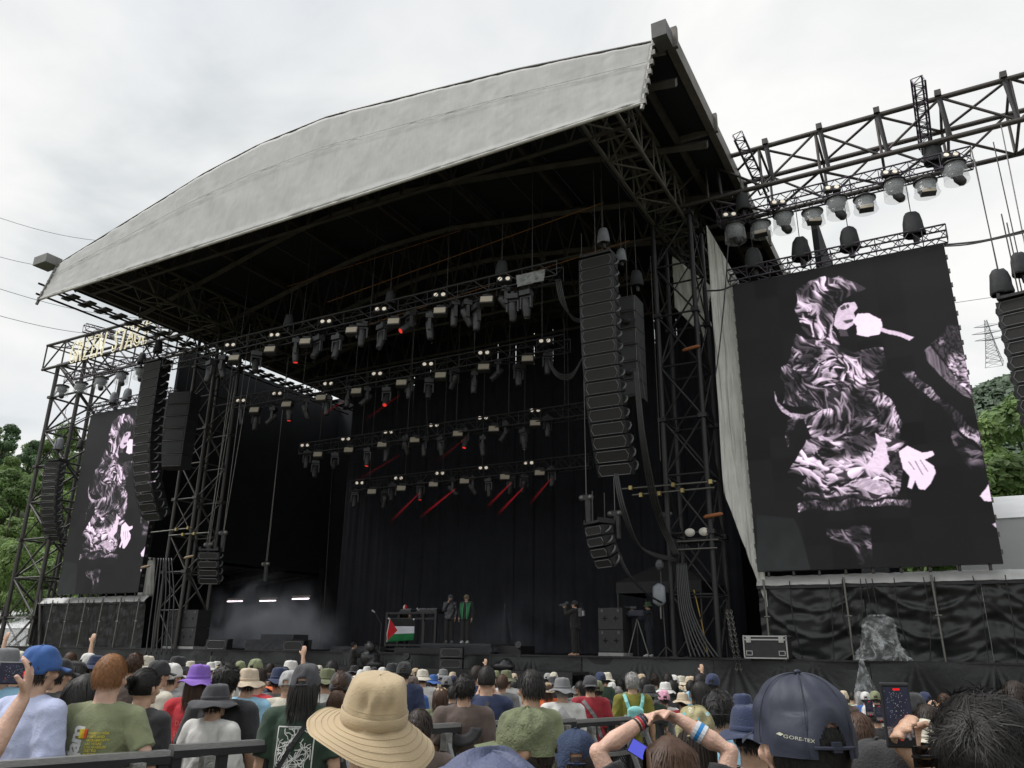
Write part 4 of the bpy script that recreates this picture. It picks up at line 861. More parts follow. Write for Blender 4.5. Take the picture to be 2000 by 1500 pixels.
# scaffold pipes at right tower
sp = T('scaffold_pipes', 'two horizontal scaffold pipes with yellow clamps fixed across the right tower', 'scaffold', at(1300, 955, 23.9)); o0 = sp.location
for a, b_ in (((1215, 955), (1398, 940)), ((1235, 967), (1395, 952))): member(sp, 'pipe', at(*a, 23.85)-o0, at(*b_, 23.85)-o0, .03, GALV())
for x, y in ((1232, 953), (1252, 967), (1288, 964), (1315, 947), (1333, 958), (1388, 941)): O('clamp', MB().box((0, 0, 0), (.1, .12, .13)), mat('brass_clamp', (.45, .36, .14), .4, .7), sp, loc=at(x, y, 23.8)-o0)
sp = T('scaffold_pipes', 'two scaffold pipes fixed across the left tower near the small hoists', 'scaffold', at(350, 1040, 23.9)); o0 = sp.location
for a, b_ in (((295, 1040), (375, 1031)), ((330, 1046), (408, 1040))): member(sp, 'pipe', at(*a, 23.85)-o0, at(*b_, 23.85)-o0, .03, GALV())
for x, y in ((345, 1034), (368, 1031), (358, 1044), (380, 1042)): O('clamp', MB().box((0, 0, 0), (.1, .12, .13)), mat('brass_clamp', (.45, .36, .14)), sp, loc=at(x, y, 23.8)-o0)
wl_ = T('work_lights', 'two round white work lights on a small shelf in the right tower', 'lamp', at(1362, 1052, 24.1))
for s in (-.22, .22): smooth(O('lamp', MB().ell((s, 0, .2), (.16, .14, .13), 14, 10), mat('frosted_white', (.6, .58, .52), .5, emit=.05), wl_))
O('shelf', MB().box((0, .2, -.06), (1.3, .5, .05)), STEEL(), wl_); member(wl_, 'edge_rail', (-.62, -.1, -.32), (.62, -.1, -.32), .025, GALV())
for i in range(3): member(wl_, 'strut', (-.4+.4*i, .1, -.3), (-.4+.4*i, .1, -.06), .02, STEEL())
for i, (x, y, Y, l) in enumerate([(1350, 681, 24, 'upper orange ratchet strap roll tied to the right tower'), (1393, 1008, 24, 'orange strap roll tied to the outer leg of the right tower'), (369, 1089, 23.8, 'tan roll tied to the left tower by the small speakers'), (284, 1108, 23.8, 'tan roll tied low on the left tower')]):
    p = at(x, y, Y); tag(smooth(O('strap_roll', MB().tube([p-Vector((.3, 0, .02)), p-Vector((.22, 0, 0)), p+Vector((.22, 0, .05)), p+Vector((.3, 0, .05))], [.03, .06, .06, .03], 8), mat('tan_roll' if i > 1 else 'orange_roll', (.33, .24, .16) if i > 1 else (.35, .13, .05), .8))), l, 'strap roll')
# flight case
fcx = T('flight_case', 'black flight case with aluminium edges standing at the right stage edge', 'case', at(1502, 1288, 23.9), R(-2)); fcx.location.z = ZF+.06
AL = mat('aluminium_edge', (.5, .5, .48), .35, .8, .1, 20); CP = mat('case_panel', (.035, .035, .038), .6)
O('body', MB().box((0, 0, .3), (1.18, .6, .58)), CP, fcx)
for z in (.01, .50, .59):
    member(fcx, 'edge_profile', (-.6, -.305, z), (.6, -.305, z), (.018, .018), AL, 4, True)
for x in (-.59, .59): member(fcx, 'edge_profile', (x, -.305, 0), (x, -.305, .6), (.018, .018), AL, 4, True); member(fcx, 'edge_profile', (x, .3, .6), (x, -.3, .6), (.018, .018), AL, 4, True)
for x in (-.45, .45): O('latch', MB().box((0, 0, 0), (.13, .03, .16)).box((0, -.02, 0), (.07, .02, .1)), AL, fcx, loc=(x, -.315, .5)); O('handle', MB().box((0, 0, .055), (.17, .03, .02)).box((0, 0, -.055), (.17, .03, .02)).box((-.08, 0, 0), (.02, .03, .11)).box((.08, 0, 0), (.02, .03, .11)), AL, fcx, loc=(x, -.31, .14))
for x in (-.5, .5): O('foot', MB().box((x, -.2, -.03), (.1, .1, .06)), BLK(), fcx)
# subs on deck
def substack(label, x, y, Y, w, h, cols, rws):
    p = at(x, y, Y); p.z = ZF+.05; th = T('bass_speaker_stack', label, 'loudspeaker', p, R(-3)); sm = mat('stage_sub', (.028, .028, .03), .55, 0, .2, 6)
    for i in range(cols):
        for j in range(rws):
            c = O('cabinet', MB().box((0, 0, 0), (w/cols*.985, .7, h/rws*.975)), sm, th, loc=(-w/2+w/cols*(i+.5), 0, .12+h/rws*(j+.5)))
            for q in (-1, 1):
                pr = MB(); n = 12; pr.add([(q*w/cols*.22+math.cos(a)*(.055+.035*math.cos(4*a)), -.356, math.sin(a)*(.055+.035*math.cos(4*a))) for a in [2*PI*t/24 for t in range(24)]], [tuple(range(24))]); O('port', pr, mat('port_black', (.004, .004, .004), .9), c)
                O('corner_handle', MB().box((q*w/cols*.33, -.36, h/rws*.36), (.07, .02, .09)), mat('grey_plastic', (.1, .1, .1), .5), c)
    O('dolly', MB().box((0, -.02, .04), (w, .72, .12)), mat('pale_dolly', (.35, .35, .34), .6), th)
    return th
substack('stack of two black bass speakers on a pale dolly at the right of the stage', 1203, 1281, 24.6, .86, 1.35, 1, 2)
substack('wall of black bass speakers at the left end of the stage', 360, 1272, 24.6, 2.1, 1.5, 2, 2)
tag(O('paper_cup', MB().tube([(0, 0, 0), (.12, 0, .01)], [.035, .03], 8), mat('yellow_item', (.7, .5, .05), .6), loc=at(1195, 1206, 24.5)), 'small yellow item lying on top of the right bass speakers', 'item')
# left sub circles
for i in range(3):
    p = at(382+0*i, 1225+i*22, 24.3)
# monitors and wedges on the front of the stage
def wedge(label, x, y, Y, w, h, d, yaw, hexa=True, z=None):
    p = at(x, y, Y); p.z = ZF+.05 if z is None else z; th = T('floor_monitor', label, 'loudspeaker', p, yaw); b = MB()
    b.add([(-w/2, -d/2, 0), (w/2, -d/2, 0), (w/2, d/2, 0), (-w/2, d/2, 0), (-w/2, -d/2+.06, h*.9), (w/2, -d/2+.06, h*.9), (w/2, d/2, h), (-w/2, d/2, h)], [(0, 1, 5, 4), (1, 2, 6, 5), (2, 3, 7, 6), (3, 0, 4, 7), (4, 5, 6, 7), (0, 3, 2, 1)]); O('cabinet', b, CAB, th)
    P = [(-w*.46, .5), (-w*.36, .1), (w*.36, .1), (w*.46, .5), (w*.36, .9), (-w*.36, .9)]; g = MB().add([(x_, -d/2+.06*t*.9-.012, t*h*.9) for x_, t in P], [tuple(range(6))]); O('grille', g, GR, th)
    e = MB()
    for i in range(6):
        (a, s), (c, t) = P[i], P[(i+1) % 6]; e.cyl((a, -d/2+.06*s*.9-.014, s*h*.9), (c, -d/2+.06*t*.9-.014, t*h*.9), .01, 4)
    O('grille_frame', e, EDG, th); return th
wedge('left of the floor monitors facing the crowd beside the smoke', 425, 1280, 23.3, .9, .42, .5, R(20)); wedge('floor monitor with a dark screen beside the raised hand', 575, 1280, 23.3, .8, .4, .5, R(20))
m1 = wedge('lower of two stacked monitors on the walkway below the riser', 882, 1296, 23.0, .75, .33, .5, R(25), z=1.17); wedge('upper of two stacked monitors on the walkway below the riser', 882, 1296, 23.0, .75, .33, .5, R(25), z=1.51)
for i, (x, y, Y, w, d, h, l, nm) in enumerate([(520, 1283, 24.8, 2.6, 1.2, .42, 'low black draped box in front of the smoke', 'draped_box'), (536, 1283, 24.9, 1.8, .9, .62, 'smaller black case on the draped box in front of the smoke', 'black_case'), (690, 1283, 24.6, 2.4, 1.1, .2, 'flat black platform left of the table', 'low_platform')]):
    p = at(x, y, Y); p.z = ZF+.05; tag(smooth(O(nm, grid_panel((-w/2, 0, 0), (w/2, 0, 0), (w/2, .02, h), (-w/2, .02, h), 40, 8, drape_disp(i+80, .02, 4)).add([(-w/2, .02, h), (w/2, .02, h), (w/2, d, h), (-w/2, d, h), (-w/2, 0, 0), (-w/2, d, 0), (w/2, 0, 0), (w/2, d, 0)], [(0, 1, 2, 3), (0, 3, 5, 4), (1, 6, 7, 2)]), CLOTHB(), loc=p)), l, 'box')
# riser
rp = at(905, 1257, 25.2); rs_ = T('riser', 'low black riser box on which two performers stand', 'riser', (rp.x+.2, 25.2, ZF+.04))
RZ = 1.97
O('upper_deck', MB().box((0, .1, RZ-ZF-.04-.06), (2.9, 1.9, .1)), mat('riser_top', (.05, .05, .055), .6), rs_); smooth(O('front_cloth', grid_panel((-1.45, -.86, .0), (1.45, -.86, .0), (1.45, -.86, RZ-ZF-.1), (-1.45, -.86, RZ-ZF-.1), 50, 8, drape_disp(91, .012, 5)), CLOTHB(), rs_)); O('side_box', MB().box((1.9, .2, .14), (.8, 1.2, .28)), CAB, rs_); O('lower_step', MB().box((-1.0, -1.1, .09), (2.6, .4, .18)), CAB, rs_)
# DJ table with flag
tp = at(800, 1272, 25.0); TX = tp.x; tb = T('dj_table', 'black metal frame table carrying music equipment at centre stage', 'table', (TX, 25.0, ZF+.03)); W, H = 2.25, 1.42
for x in (-W/2, W/2-.55, W/2):
    for y in (0, .75): member(tb, 'leg', (x, y, 0), (x, y, H), (.045, .045), BLK(), 4, True)
for z in (H, H-.2, .28, .12): member(tb, 'rail', (-W/2, 0, z), (W/2, 0, z), (.035, .03), BLK(), 4, True)
for i in range(5): member(tb, 'strut', (-W/2+W*i/4, 0, H-.2), (-W/2+W*i/4, 0, H), (.02, .02), BLK(), 4, True)
O('table_top', MB().box((0, .38, H+.02), (W+.1, .85, .05)), BLK(), tb)
for x, wd, nm in ((-.35, .5, 'left'), (.35, .35, 'middle'), (.8, .55, 'right')):
    th = T('music_controller', nm+' flat electronic music unit on the table top', 'mixer', (TX+x, 25.25, ZF+.03+H+.05)); O('case', MB().box((0, 0, .05), (wd, .35, .09)), mat('gear_black', (.03, .03, .033), .4), th); O('faceplate', MB().box((0, 0, .1), (wd*.9, .3, .012)), mat('gear_grey', (.25, .26, .28), .4, .3), th)
    for k in range(5): O('knob', MB().cyl((-wd*.35+k*wd*.17, -.05, .1), (-wd*.35+k*wd*.17, -.05, .14), .015, 6), mat('gear_grey', (.25, .26, .28)), th)
def flag_image():
    h, w = 120, 200; v, u = np.mgrid[0:h, 0:w]; u = u/w; v = v/h; a = np.zeros((h, w, 3))
    a[:] = np.where((v < 1/3)[..., None], (.10, .10, .11), np.where((v < 2/3)[..., None], (.80, .80, .83), (.02, .40, .20))); tri = u < .36*(1-np.abs(v-.5)*2); a[tri] = (.72, .04, .10); a[u < .022] = (.85, .85, .85); return a
me = grid_panel((-.62, 0, -.82), (.62, 0, -.74), (.62, 0, 0), (-.55, 0, .05), 40, 24, lambda u, v: .03*math.sin(u*9+v*4)+.03*noise.noise(Vector((u*5, v*4, 2)))*(1.3-v)).mesh('flag'); uvgrid(me, 40, 24)
fl = T('flag', 'black white green and red flag hung on the front of the table', 'flag', at(783, 1210, 24.85)); ff = smooth(O('cloth', me, img_mat('flag_cloth', flag_image(), .8), fl)); solid(ff, .004)
for s, z in ((-.57, .04), (.6, 0)): O('tie', MB().ell((s, -.01, z), (.035, .03, .035), 8, 6), mat('white_tie', (.7, .7, .7), .6), fl)
def mic_stand(label, x, Yp, h, lean, zb):
    p = Vector((x, Yp, zb)); th = T('microphone_stand', label, 'microphone stand', p); member(th, 'pole', (0, 0, 0), (0, 0, h), .012, STEEL(), 6); member(th, 'boom', (0, 0, h), (lean, -.12, h+.42), .009, STEEL(), 6); O('microphone', MB().tube([(lean, -.12, h+.42), (lean*1.4, -.18, h+.5)], [.02, .04], 8), mat('mic_grey', (.5, .5, .5), .4, .6), th); O('base', MB().lathe([(.02, .03), (.14, .02), (.15, 0), (.01, 0)], 16), BLK(), th)
p = at(741, 1280, 24.6); mic_stand('microphone stand at the left corner of the table', p.x, 24.6, 1.0, -.25, ZF+.05)
p = at(826, 1280, 24.6); mic_stand('microphone stand in front of the right part of the table', p.x, 24.6, 1.05, -.18, ZF+.05)
# bagged lamp stand & plastic covers at right
def crumple(label, nm, pts, Y, depth, m, cat, seed, n=26):
    c = [at(*q, Y) for q in pts]; f = fold(seed, depth, 5, 5, 2)
    return tag(solid(smooth(O(nm, grid_panel(*c, n, n, lambda u, v: f(u, v)+depth*1.6*math.sin(u*PI)*math.sin(min(1, v*1.1)*PI)+depth*.25*noise.noise(Vector((u*16, v*16, seed)))), m)), .006), label, cat)
CP2 = bpy.data.materials.new('crumpled_clear_sheet'); CP2.use_nodes = True; t = CP2.node_tree; t.nodes.clear(); o_ = N(t, 'ShaderNodeOutputMaterial'); tr_ = N(t, 'ShaderNodeBsdfTransparent'); gl_ = N(t, 'ShaderNodeBsdfPrincipled'); gl_.inputs['Base Color'].default_value = (.75, .78, .8, 1); gl_.inputs['Roughness'].default_value = .16; gl_.inputs['Specular IOR Level'].default_value = 1.
tcx = N(t, 'ShaderNodeTexCoord'); nzx = N(t, 'ShaderNodeTexNoise'); nzx.inputs['Scale'].default_value = 2.3; nzx.inputs['Detail'].default_value = 5; nzx.inputs['Distortion'].default_value = 2.2; t.links.new(tcx.outputs['Object'], nzx.inputs[0])
rpx = N(t, 'ShaderNodeMapRange'); rpx.inputs[1].default_value = .45; rpx.inputs[2].default_value = .62; rpx.inputs[3].default_value = .05; rpx.inputs[4].default_value = .38; t.links.new(nzx.outputs[0], rpx.inputs[0]); mxx = N(t, 'ShaderNodeMixShader'); t.links.new(rpx.outputs[0], mxx.inputs[0]); t.links.new(tr_.outputs[0], mxx.inputs[1]); t.links.new(gl_.outputs[0], mxx.inputs[2]); t.links.new(mxx.outputs[0], o_.inputs['Surface'])
bpx = N(t, 'ShaderNodeBump'); bpx.inputs['Strength'].default_value = 1; bpx.inputs['Distance'].default_value = .025; t.links.new(nzx.outputs[0], bpx.inputs['Height']); t.links.new(bpx.outputs[0], gl_.inputs['Normal'])
def plastic_bag(label, nm, px, py, Y, w, h, d, seed, topw=.7, m=None):
    p = at(px, py, Y); b = MB(); n, k = 54, 34; rr = random.Random(seed)
    def wob(a, r, z, i):
        v = Vector((math.cos(a)*2.2, math.sin(a)*2.2, z*2.6/h*1.2+seed)); r1 = 1-abs(noise.noise(v*1.3))*2.4; r2 = 1-abs(noise.noise(v*3.1+Vector((5, 1, 2))))*2.4
        return r*(1+.16*r1+.09*r2+.2*noise.noise(v*.7)), z+.04*noise.noise(v*2)
    prof = [(.02, h)]+[((1+(topw-1)*min(1, t*1.15))*.5*(1-.9*max(0, t-.9)*10*.5)*(1+.18*math.exp(-(t/.12)**2)), h*t) for t in [1-i/k for i in range(k+1)]]
    b.lathe(prof, n, wob=wob); b.v = [(v[0]*w, v[1]*d, v[2]) for v in b.v]
    return tag(O(nm, b, m or CP2, loc=p), label, 'plastic cover')
plastic_bag('crumpled clear plastic cover over equipment on the right stage wing', 'plastic_cover', 1724, 1290, 23.25, 1.0, 1.12, .55, 3, .62)
plastic_bag('long strip of clear plastic hanging down from the right stage edge', 'plastic_strip', 1692, 1368, 22.9, .55, .98, .2, 5, .22)
plastic_bag('crumpled clear plastic with orange trim at the foot of the left tower', 'plastic_cover', 30, 1262, 24, 1.5, 1.35, .8, 6, .6)
ov = T('covered_equipment', 'dark framed equipment beneath the clear plastic on the right wing', 'equipment', at(1722, 1290, 23.8)); ov.location.z = ZF+.05
O('frame_box', MB().box((0, 0, .62), (1.0, .5, .08)).box((0, .1, .3), (.7, .3, .5)), CAB, ov)
for s in (-.45, .45): member(ov, 'stand', (s, 0, 0), (s, 0, .6), .03, GALV())
ls = T('bagged_lamp_stand', 'tall stand with a grey bag and a plastic wrapped lamp beside the right camera', 'stand', at(1302, 1285, 24.1)); ls.location.z = ZF+.05
member(ls, 'pole', (0, 0, 0), (-.06, 0, 2.6), .02, STEEL()); smooth(O('wrapped_lamp_head', MB().ell((-.08, 0, 2.72), (.14, .14, .18), 10, 8), mat('crinkled_plastic', (.12, .125, .135)), ls)); smooth(O('grey_bag', MB().tube([(-.1, -.1, 2.15), (-.1, -.12, 2.05), (-.1, -.13, 1.6), (-.06, -.12, 1.48)], [(.06, .05), (.2, .1), (.21, .12), (.08, .06)], 14), mat('grey_bag', (.28, .3, .33), .4, 0, .1, 5), ls)); member(ls, 'hook', (-.08, -.1, 1.1), (-.08, -.1, 1.48), .03, GALV())
for a in range(3): member(ls, 'foot', (0, 0, .3), (.35*math.cos(a*2.1), .35*math.sin(a*2.1), 0), .014, STEEL())
# side chains at right tower
for i, (x, l) in enumerate(((1428, 'inner'), (1436, 'outer'))):
    th = T('lifting_chain', l+' heavy steel chain hanging at the foot of the right tower', 'chain', at(x-8, 1195, 24.0)); b = MB().tube([(0, 0, 0), (.13, 0, 0)], .02, 4); lk = None
    for k in range(22):
        pts = [(math.cos(a)*.035, 0, math.sin(a)*.055) for a in [2*PI*t/8 for t in range(9)]]
        if lk is None: lk = MB().tube(pts, .012, 5, False).mesh('link'); lk.materials.append(GALV())
        O('link', lk, None, th, loc=(k*.008, 0, -k*.078), rot=(0, 0, PI/2*(k % 2)))
# stage-left truss base clutter: dark cable heap
for k in range(6): cable('%s cable hanging down the inside of the left tower' % ORD[k], [(310+k*5, 1090, 24), (300+k*8, 1160, 23.9), (292+k*9, 1220, 23.9), (285+k*10, 1278, 23.8)], .03, CB, grp='cables down the left tower')
# folded umbrella-like stand on stage
ub = T('folded_parasol', 'dark cone shaped folded cover on a thin stand behind the performers', 'parasol', at(985, 1280, 28)); ub.location.z = ZF+.02
smooth(O('cover', MB().lathe([(.03, 1.75), (.06, 1.6), (.16, 1.0), (.34, .1)], 12, wob=lambda a, r, z, i: (r*(1+.12*math.cos(6*a)), z)), mat('cone_cover', (.035, .037, .045), .8), ub)); member(ub, 'pole', (0, 0, 1.7), (0, 0, 1.9), .02, STEEL())
# smoke
def smoke(label, c, s, dens, seed, col=(.75, .78, .85)):
    m = bpy.data.materials.new('smoke'); m.use_nodes = True; t = m.node_tree; t.nodes.clear(); o = N(t, 'ShaderNodeOutputMaterial'); v = N(t, 'ShaderNodeVolumePrincipled'); v.inputs['Color'].default_value = (*col, 1); v.inputs['Anisotropy'].default_value = .1
    tc = N(t, 'ShaderNodeTexCoord'); nz = N(t, 'ShaderNodeTexNoise'); nz.inputs['Scale'].default_value = .5; nz.inputs['Detail'].default_value = 5; nz.inputs['Distortion'].default_value = 1.1
    mp = N(t, 'ShaderNodeMapping'); mp.inputs['Location'].default_value = (seed, 0, 0); t.links.new(tc.outputs['Object'], mp.inputs[0]); t.links.new(mp.outputs[0], nz.inputs[0])
    g = N(t, 'ShaderNodeVectorMath', operation='DIVIDE'); g.inputs[1].default_value = (s[0]/2, s[1]/2, s[2]); t.links.new(tc.outputs['Object'], g.inputs[0]); ln = N(t, 'ShaderNodeVectorMath', operation='LENGTH'); t.links.new(g.outputs[0], ln.inputs[0])
    f = N(t, 'ShaderNodeMapRange'); f.inputs[1].default_value = 1.; f.inputs[2].default_value = .05; f.inputs[3].default_value = 0; f.inputs[4].default_value = 1.; t.links.new(ln.outputs['Value'], f.inputs[0])
    a = N(t, 'ShaderNodeMapRange'); a.inputs[1].default_value = .43; a.inputs[2].default_value = .66; a.inputs[3].default_value = .01; a.inputs[4].default_value = 1.2; t.links.new(nz.outputs[0], a.inputs[0])
    pf_ = N(t, 'ShaderNodeMath', operation='POWER'); pf_.inputs[1].default_value = 2.2; t.links.new(f.outputs[0], pf_.inputs[0]); mu = N(t, 'ShaderNodeMath', operation='MULTIPLY'); t.links.new(pf_.outputs[0], mu.inputs[0]); t.links.new(a.outputs[0], mu.inputs[1]); m2 = N(t, 'ShaderNodeMath', operation='MULTIPLY'); m2.inputs[1].default_value = dens; t.links.new(mu.outputs[0], m2.inputs[0]); t.links.new(m2.outputs[0], v.inputs['Density']); t.links.new(v.outputs[0], o.inputs['Volume'])
    tag(O('smoke', MB().box((0, 0, s[2]/2), s), m, loc=c), label, 'smoke', kind='stuff')
smoke('grey blue stage smoke drifting at the left of the stage', (-30.0, 29.2, ZF+.08), (11.0, 6, 4.2), 4.2, 2)
smoke('thin haze lying along the back of the stage', (-16.5, 30.0, ZF+.08), (13, 5, 3.6), .16, 7)
# ================================================================ PEOPLE
def remesh(mb, vox, smooth_n=2, name='body'):
    me = mb.mesh('tmp'); o = bpy.data.objects.new('tmp', me); COL.objects.link(o)
    r = o.modifiers.new('r', 'REMESH'); r.mode = 'VOXEL'; r.voxel_size = vox; r.use_smooth_shade = True
    if smooth_n: s = o.modifiers.new('s', 'SMOOTH'); s.factor = .5; s.iterations = smooth_n
    dg = bpy.context.evaluated_depsgraph_get(); out = bpy.data.meshes.new_from_object(o.evaluated_get(dg)); bpy.data.objects.remove(o); out.name = name
    out.materials.clear(); out.polygons.foreach_set('use_smooth', [True]*len(out.polygons)); return out
def limb(b, pts, rad, n=12):
    b.tube(pts, rad, n)
    for p, r in zip(pts, rad):
        r = r if isinstance(r, tuple) else (r, r); b.ell(p, (min(r),)*3, 10, 8)
HC = Vector((0, .01, 1.605))
def head(b):
    x, y, z = HC
    b.ell((x, y-.012, z+.012), (.077, .094, .108), 20, 14)                        # cranium
    b.tube([(0, y+.0, z-.02), (0, y+.018, z-.07), (0, y+.03, z-.108)], [(.066, .08), (.056, .062), (.03, .032)], 14, ref=(1, 0, 0))  # jaw
    b.ell((0, y+.075, z-.09), (.024, .018, .02), 10, 8)                            # chin
    b.tube([(0, y+.082, z+.012), (0, y+.103, z-.03), (0, y+.09, z-.042)], [(.010, .010), (.016, .015), (.012, .01)], 8)  # nose
    b.ell((0, y+.084, z+.022), (.045, .012, .009), 10, 6)                          # brow
    b.ell((0, y+.083, z-.064), (.024, .012, .006), 10, 6); b.ell((0, y+.081, z-.075), (.021, .012, .007), 10, 6)   # lips
    for s in (-1, 1):
        b.ell((s*.079, y-.008, z-.012), (.008, .02, .031), 8, 8, Matrix.Rotation(s*.35, 3, 'Z')); b.ell((s*.048, y+.058, z-.03), (.022, .022, .02), 8, 6)
def hand(b, w, d, pn, s, curl=.5, k=1., spread=.0):
    """w wrist, d direction of the fingers, pn palm normal, s thumb side sign"""
    w, d, pn = Vector(w), Vector(d).normalized(), Vector(pn); pn = (pn-d*pn.dot(d)).normalized(); t = d.cross(pn)*s
    limb(b, [w-d*.02, w+d*.02, w+d*.05, w+d*.085], [(.021*k,)*2, (.03*k, .018*k), (.038*k, .016*k), (.038*k, .013*k)], 12) if False else b.tube([w-d*.02, w+d*.02*k, w+d*.055*k, w+d*.09*k], [(.022*k, .02*k), (.030*k, .018*k), (.040*k, .015*k), (.038*k, .012*k)], 12, ref=t)
    for i, (o, l) in enumerate(((.030, .070), (.010, .080), (-.011, .075), (-.030, .058))):
        p = w+d*.082*k+t*o*k; q = d+t*(o*spread*14); q.normalize(); pts = [p-q*.02]; c = 0; seg = l*k/3
        for j in range(3):
            c += curl*(.55 if j == 0 else .75); dd = q*math.cos(c)+pn*math.sin(c); pts.append((pts[-1] if j else p)+dd*seg)
        b.tube(pts, [.0098*k, .0092*k, .0082*k, .007*k], 8)
    p = w+d*.03*k+t*.026*k; td = (t*.8+d*.75+pn*.25).normalized(); b.tube([p, p+td*.04*k, p+(td+pn*curl*.5).normalized()*.04*k+(d*.7+t*.25+pn*curl).normalized()*.03*k], [.013*k, .011*k, .009*k], 8)
POSES = {
 'down': dict(r=((.235, -.02, 1.12), (.25, .06, .88)), l=((-.235, -.02, 1.12), (-.25, .06, .88)), rh=((0, .2, -1), (-1, 0, 0)), lh=((0, .2, -1), (1, 0, 0))),
 'lean': dict(r=((.30, .08, 1.13), (.17, .30, 1.10)), l=((-.30, .08, 1.13), (-.17, .30, 1.10)), rh=((-1, .35, 0), (0, 0, -1)), lh=((1, .35, 0), (0, 0, -1))),
 'lean2': dict(r=((.33, -.04, 1.13), (.20, .16, 1.06)), l=((-.335, -.02, 1.13), (-.36, -.24, 1.12)), rh=((-.6, .6, -.2), (0, 0, -1)), lh=((-.1, -1, -.1), (0, 0, -1))),
 'phone': dict(r=((.20, .18, 1.22), (.07, .34, 1.47)), l=((-.20, .18, 1.22), (-.08, .34, 1.47)), rh=((-.2, .1, 1), (-1, .2, 0)), lh=((.2, .1, 1), (1, .2, 0))),
 'raise': dict(r=((.24, .10, 1.60), (.20, .16, 1.86)), l=((-.235, -.02, 1.12), (-.22, .12, .90)), rh=((0, .1, 1), (0, 1, 0)), lh=((0, .2, -1), (1, 0, 0))),
 'clasp': dict(r=((.255, .05, 1.665), (.066, .10, 1.785)), l=((-.285, .05, 1.66), (-.075, .125, 1.78)), rh=((-1, .05, .22), (-.2, -.5, -1)), lh=((1, .02, .30), (.2, -.5, -1))),
 'raphand': dict(r=((.22, .10, 1.18), (.06, .20, 1.46)), l=((-.24, -.02, 1.12), (-.20, .08, .90)), rh=((-.4, -.1, .9), (-1, 0, -.2)), lh=((0, .2, -1), (1, 0, 0))),
 'dj': dict(r=((.22, .06, 1.14), (.16, .32, 1.08)), l=((-.22, .06, 1.14), (-.16, .32, 1.08)), rh=((0, 1, -.2), (0, 0, -1)), lh=((0, 1, -.2), (0, 0, -1))),
 'camera': dict(r=((.20, .22, 1.30), (.04, .32, 1.54)), l=((-.20, .22, 1.30), (-.05, .34, 1.50)), rh=((-.3, .6, .5), (-1, 0, 0)), lh=((.3, .6, .5), (1, 0, 0))),
 'tripod': dict(r=((.22, .18, 1.24), (.12, .42, 1.34)), l=((-.22, .20, 1.24), (-.10, .45, 1.44)), rh=((-.2, 1, .2), (-1, 0, 0)), lh=((.2, 1, .2), (1, 0, 0))),
 'reachleft': dict(r=((.235, -.02, 1.12), (.25, .06, .88)), l=((-.22, .22, 1.22), (-.02, .40, 1.13)), rh=((0, .2, -1), (-1, 0, 0)), lh=((1, .4, -.1), (0, 0, -1))),
}
SH = (.175, -.005, 1.395)
def make_body(pose, vox=.0095, curl=.35, wide=1., elbowfix=None):
    P = POSES[pose]; b = MB()
    b.tube([(0, 0, .86), (0, 0, .93), (0, .005, 1.06), (0, .01, 1.22), (0, 0, 1.34), (0, -.01, 1.40), (0, -.012, 1.435), (0, -.008, 1.47), (0, 0, 1.55)], [(.15*wide, .115), (.165*wide, .12), (.143*wide, .10), (.165*wide, .115), (.175*wide, .105), (.15*wide, .085), (.09, .065), (.060, .058), (.056, .058)], 20, ref=(1, 0, 0))
    head(b)
    for s, k, hk in ((1, 'r', 'rh'), (-1, 'l', 'lh')):
        e, w = P[k]; sh = Vector((SH[0]*s*wide, SH[1], SH[2])); e = Vector(e); w = Vector(w); m = e.lerp(w, .35)
        limb(b, [sh*.98, sh.lerp(e, .35), e, m, w], [.056, .047, .038, .040, .025], 12); b.ell(sh, (.062, .06, .06), 12, 8)
        limb(b, [Vector((.08*s, -.005, 1.42)), sh+Vector((0, 0, .008))], [.05, .05], 10)
        d, pn = P[hk]; hand(b, w, d, pn, 1 if s > 0 else -1, curl)
        limb(b, [Vector((.085*s, 0, .90)), Vector((.095*s, .01, .50)), Vector((.10*s, -.01, .10))], [.088, .056, .036], 12)
        b.tube([(.10*s, -.06, .045), (.105*s, .05, .05), (.11*s, .17, .03)], [(.035, .04), (.04, .045), (.035, .025)], 10, ref=(1, 0, 0))
    return remesh(b, vox, 2)
